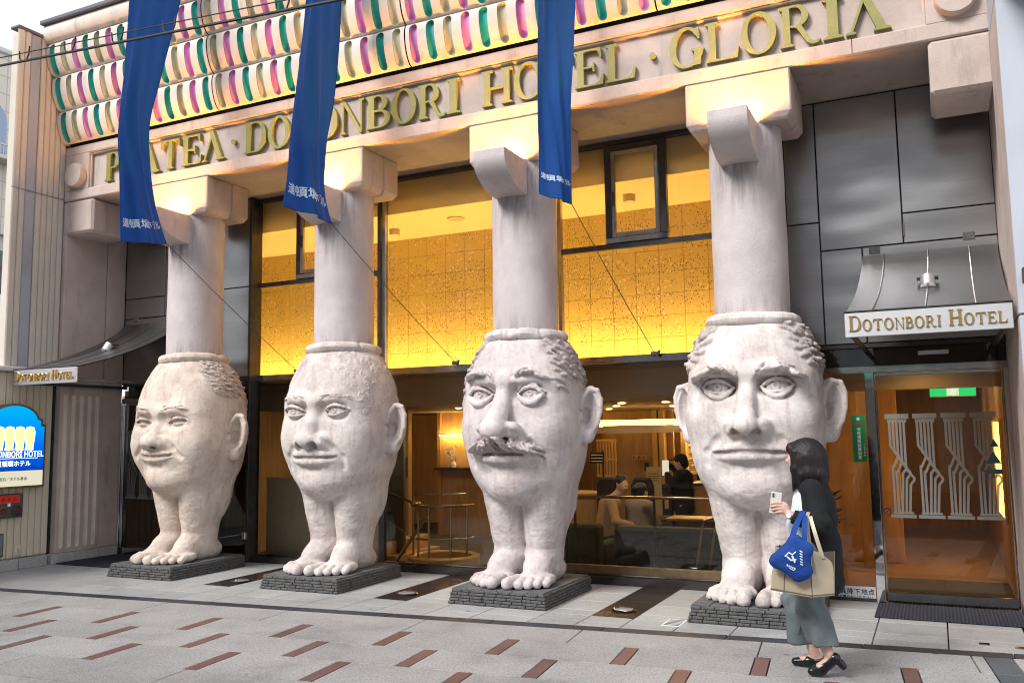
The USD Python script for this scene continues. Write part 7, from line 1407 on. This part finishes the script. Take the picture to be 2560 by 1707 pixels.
for q, r_ in (((-0.145, -0.465, 0.775), 0.028), ((-0.02, -0.47, 0.70), 0.030), ((0.025, -0.46, 0.715), 0.022), ((-0.045, -0.470, 0.80), 0.060), ((0.035, -0.46, 0.85), 0.022), ((-0.03, -0.455, 0.895), 0.030)): c.ell(q, (r_*1.3, r_*0.75, r_*1.3), 0.035)
c.chain([(-0.15, -0.465, 0.775), (-0.02, -0.47, 0.698), (0.028, -0.462, 0.72), (0.04, -0.455, 0.86), (-0.03, -0.45, 0.90), (-0.15, -0.465, 0.775)], 0.022, 0.05); c.ell((-0.055, -0.466, 0.79), (0.085, 0.030, 0.085), 0.04)
solid(c, 'pouch', M['bagblue'], bb, 0.012, (22, 22, 22), 12)
strap(curve((-0.055, -0.455, 0.885), (-0.03, -0.44, 1.00), (0.000, -0.322, 1.055))+curve((0.0, -0.318, 1.058), (0.005, -0.25, 1.10), (0.01, -0.19, 1.04), 8)[1:], 0.036, M['bagblue'], bb, 'handle'); strap(curve((0.030, -0.452, 0.87), (0.022, -0.43, 0.99), (0.022, -0.322, 1.052)), 0.030, M['bagblue'], bb, 'handle')
pr_ = [LineString([(-0.085, 0.815), (-0.062, 0.838), (-0.040, 0.826), (-0.022, 0.842)]).buffer(0.0035), LineString([(-0.072, 0.812), (-0.050, 0.792), (-0.022, 0.796)]).buffer(0.005), LineString([(-0.040, 0.815), (-0.028, 0.782)]).buffer(0.006)]
pr_ += [sbox(-0.078+0.011*i_, 0.752-0.005*i_, -0.071+0.011*i_, 0.766-0.005*i_) for i_ in range(5)]+[LineString([(-0.062, 0.742), (-0.035, 0.728)]).buffer(0.002)]+[LineString([(0.006, 0.85-i_*0.016), (0.017, 0.843-i_*0.016)]).buffer(0.0035) for i_ in range(6)]
prm = poly3(unary_union(pr_), 0.001, ((0, 0, 0), (1, 0, 0), (0, 0, 1), (0, -1, 0))); pv = prm[0].copy()
for i_, v_ in enumerate(pv):
    h_ = c.hit((v_[0], -0.54, v_[2]), (0, 1, 0)); pv[i_, 1] = (h_[1] if h_ is not None else -0.49)-0.007-abs(v_[1])
put('print', (pv+PO, prm[1]), simple('bag_print', (0.62, 0.72, 0.78), 0.6), bb)
# ------------------------------------------------------------------ three people in the lobby
M['blackcloth'] = simple('black_cloth', (0.008, 0.008, 0.010), 0.85); M['peach'] = cloth('peach_shirt', (0.40, 0.24, 0.12), (0.47, 0.30, 0.16), 60.0); M['paleshirt'] = cloth('pale_shirt', (0.24, 0.19, 0.14), (0.30, 0.24, 0.18), 60.0)
def lobby_head(c, h, f):
    """head at h facing f (unit, horizontal)"""
    h = np.array(h); f = np.array([f[0], f[1], 0.0]); f /= np.linalg.norm(f); s = np.array([-f[1], f[0], 0])
    c.ell(h, (0.082, 0.082, 0.108), 0.02); c.ell(h+f*0.035-np.array([0, 0, 0.05]), (0.055, 0.055, 0.06), 0.03); c.cone(h+f*0.08, h+f*0.108-np.array([0, 0, 0.025]), 0.010, 0.014, 0.01)
    for q in (-1, 1): c.ell(h+s*0.082*q, (0.016, 0.016, 0.03), 0.01); c.ell(h+f*0.092+s*0.032*q+np.array([0, 0, 0.008]), (0.016, 0.016, 0.011), 0.008, sub=True)
    c.ell(h+f*0.088-np.array([0, 0, 0.062]), (0.022, 0.022, 0.008), 0.006)
def lobby_person(label, top_m, top_name, h, f, sh, el, wr, hip, knee, ank, pants, hat=False):
    p = thing('person', label, 'person', (hip[0][0], hip[0][1], -0.4))
    A = np.array(list(sh)+list(el)+list(wr)+list(hip)+list(knee)+list(ank)+[h]); c = Clay(A.min(0)-0.22, A.max(0)+0.22, 0.0125)
    lobby_head(c, h, f); S_ = (np.array(sh[0])+np.array(sh[1]))/2; H_ = (np.array(hip[0])+np.array(hip[1]))/2; h = np.array(h)
    c.cone(h-[0, 0, 0.08], S_+[0, 0, 0.02], 0.05, 0.058, 0.03); c.cone(S_-[0, 0, 0.10], H_, 0.105, 0.11, 0.05, sc=(1.25, 1.0, 1))
    for i in (0, 1):
        c.chain([sh[i], el[i], wr[i]], [0.05, 0.038, 0.026], 0.03); d = np.array(wr[i])-np.array(el[i]); d /= np.linalg.norm(d); w_ = np.array(wr[i]); c.ell(w_+d*0.05, (0.035, 0.035, 0.035), 0.02)
        for j in range(4): o = np.array([0, 0, 0.018*(j-1.5)]); c.cone(w_+d*0.07+o, w_+d*(0.125-0.008*abs(j-1.3))+o, 0.010, 0.008, 0.004)
        c.cone(w_+d*0.03, w_+d*0.07+np.array([0, 0, 0.05]), 0.012, 0.009, 0.006)
        c.chain([hip[i], knee[i], ank[i]], [0.085, 0.06, 0.04], 0.03); a_ = np.array(ank[i]); c.cone(a_-[0, 0, 0.05], a_+np.array([f[0], f[1], 0])*0.15-[0, 0, 0.065], 0.038, 0.028, 0.02)
    solid(c, 'body', skin_m, p, off=0)
    c = Clay(A.min(0)-0.25, A.max(0)+0.25, 0.0125); c.cone(S_-[0, 0, 0.03], H_-[0, 0, 0.02], 0.125, 0.13, 0.05, sc=(1.25, 1.0, 1)); c.cone(sh[0], sh[1], 0.066, 0.066, 0.05)
    for i in (0, 1): c.chain([sh[i], el[i], np.array(el[i])*0.12+np.array(wr[i])*0.88], [0.072, 0.058, 0.045], 0.03)
    solid(c, top_name, top_m, p, 0.02, (9, 9, 9), 4, off=0)
    c = Clay(A.min(0)-0.25, A.max(0)+0.25, 0.0125)
    for i in (0, 1): c.chain([H_*0.4+np.array(hip[i])*0.6, knee[i], ank[i]], [0.115, 0.078, 0.06], 0.03)
    solid(c, 'trousers', pants, p, 0.015, (9, 9, 9), 5, off=0)
    c = Clay(h-0.22, h+0.22, 0.010); ff = np.array([f[0], f[1], 0.0]); ff /= np.linalg.norm(ff)
    c.ell(h-ff*0.016+[0, 0, 0.028], (0.094, 0.094, 0.096), 0.02); c.ell(h-ff*0.05-[0, 0, 0.02], (0.072, 0.072, 0.075), 0.02); c.ell(h+ff*0.10-[0, 0, 0.035], (0.075, 0.075, 0.085), 0.01, sub=True)
    if not hat: c.ell(h-ff*0.105+[0, 0, 0.04], (0.045, 0.045, 0.045), 0.02)
    solid(c, 'hair', hair_m, p, 0.008, (40, 40, 12), 3, off=0)
    if hat:
        c = Clay(h-0.26, h+0.26, 0.009); c.ell(h+[0, 0, 0.062], (0.104, 0.104, 0.075), 0.02); q = h+ff*0.13+[0, 0, 0.045]; c.ell(q, (0.085, 0.07, 0.012), 0.02)
        solid(c, 'cap', M['blackcloth'], p, off=0)
lobby_person('seated person in peach shirt with dark tied hair leaning right in the lobby', M['peach'], 'shirt', (4.64, 3.02, 0.93), (0.8, -0.4), [(4.42, 3.14, 0.68), (4.56, 2.82, 0.70)], [(4.47, 3.2, 0.42), (4.66, 2.72, 0.45)], [(4.68, 3.12, 0.36), (4.86, 2.8, 0.40)], [(4.38, 3.05, 0.16), (4.44, 2.88, 0.16)], [(4.80, 3.0, 0.18), (4.80, 2.82, 0.18)], [(4.80, 3.0, -0.30), (4.80, 2.84, -0.30)], M['blackcloth'])
lobby_person('seated person in pale shirt with head bowed before a black armchair', M['paleshirt'], 'shirt', (4.92, 2.98, 0.83), (0.5, 0.8), [(4.76, 3.0, 0.66), (5.04, 2.88, 0.66)], [(4.72, 3.12, 0.42), (5.12, 2.98, 0.42)], [(4.86, 3.28, 0.36), (5.12, 3.2, 0.36)], [(4.84, 2.92, 0.12), (4.98, 2.86, 0.12)], [(4.96, 3.28, 0.14), (5.10, 3.2, 0.14)], [(4.98, 3.3, -0.32), (5.12, 3.22, -0.32)], M['blackcloth'])
lobby_person('standing person in black cap and black clothes reaching up to a machine', M['blackcloth'], 'jacket', (4.93, 5.0, 1.14), (-1.0, 0.0), [(4.95, 4.84, 0.95), (4.95, 5.16, 0.95)], [(4.85, 4.80, 0.84), (4.86, 5.15, 0.98)], [(4.74, 4.86, 0.98), (4.74, 5.02, 1.10)], [(4.95, 4.92, 0.48), (4.95, 5.08, 0.48)], [(4.93, 4.92, 0.05), (4.94, 5.08, 0.05)], [(4.95, 4.92, -0.32), (4.97, 5.08, -0.32)], M['blackcloth'], True)
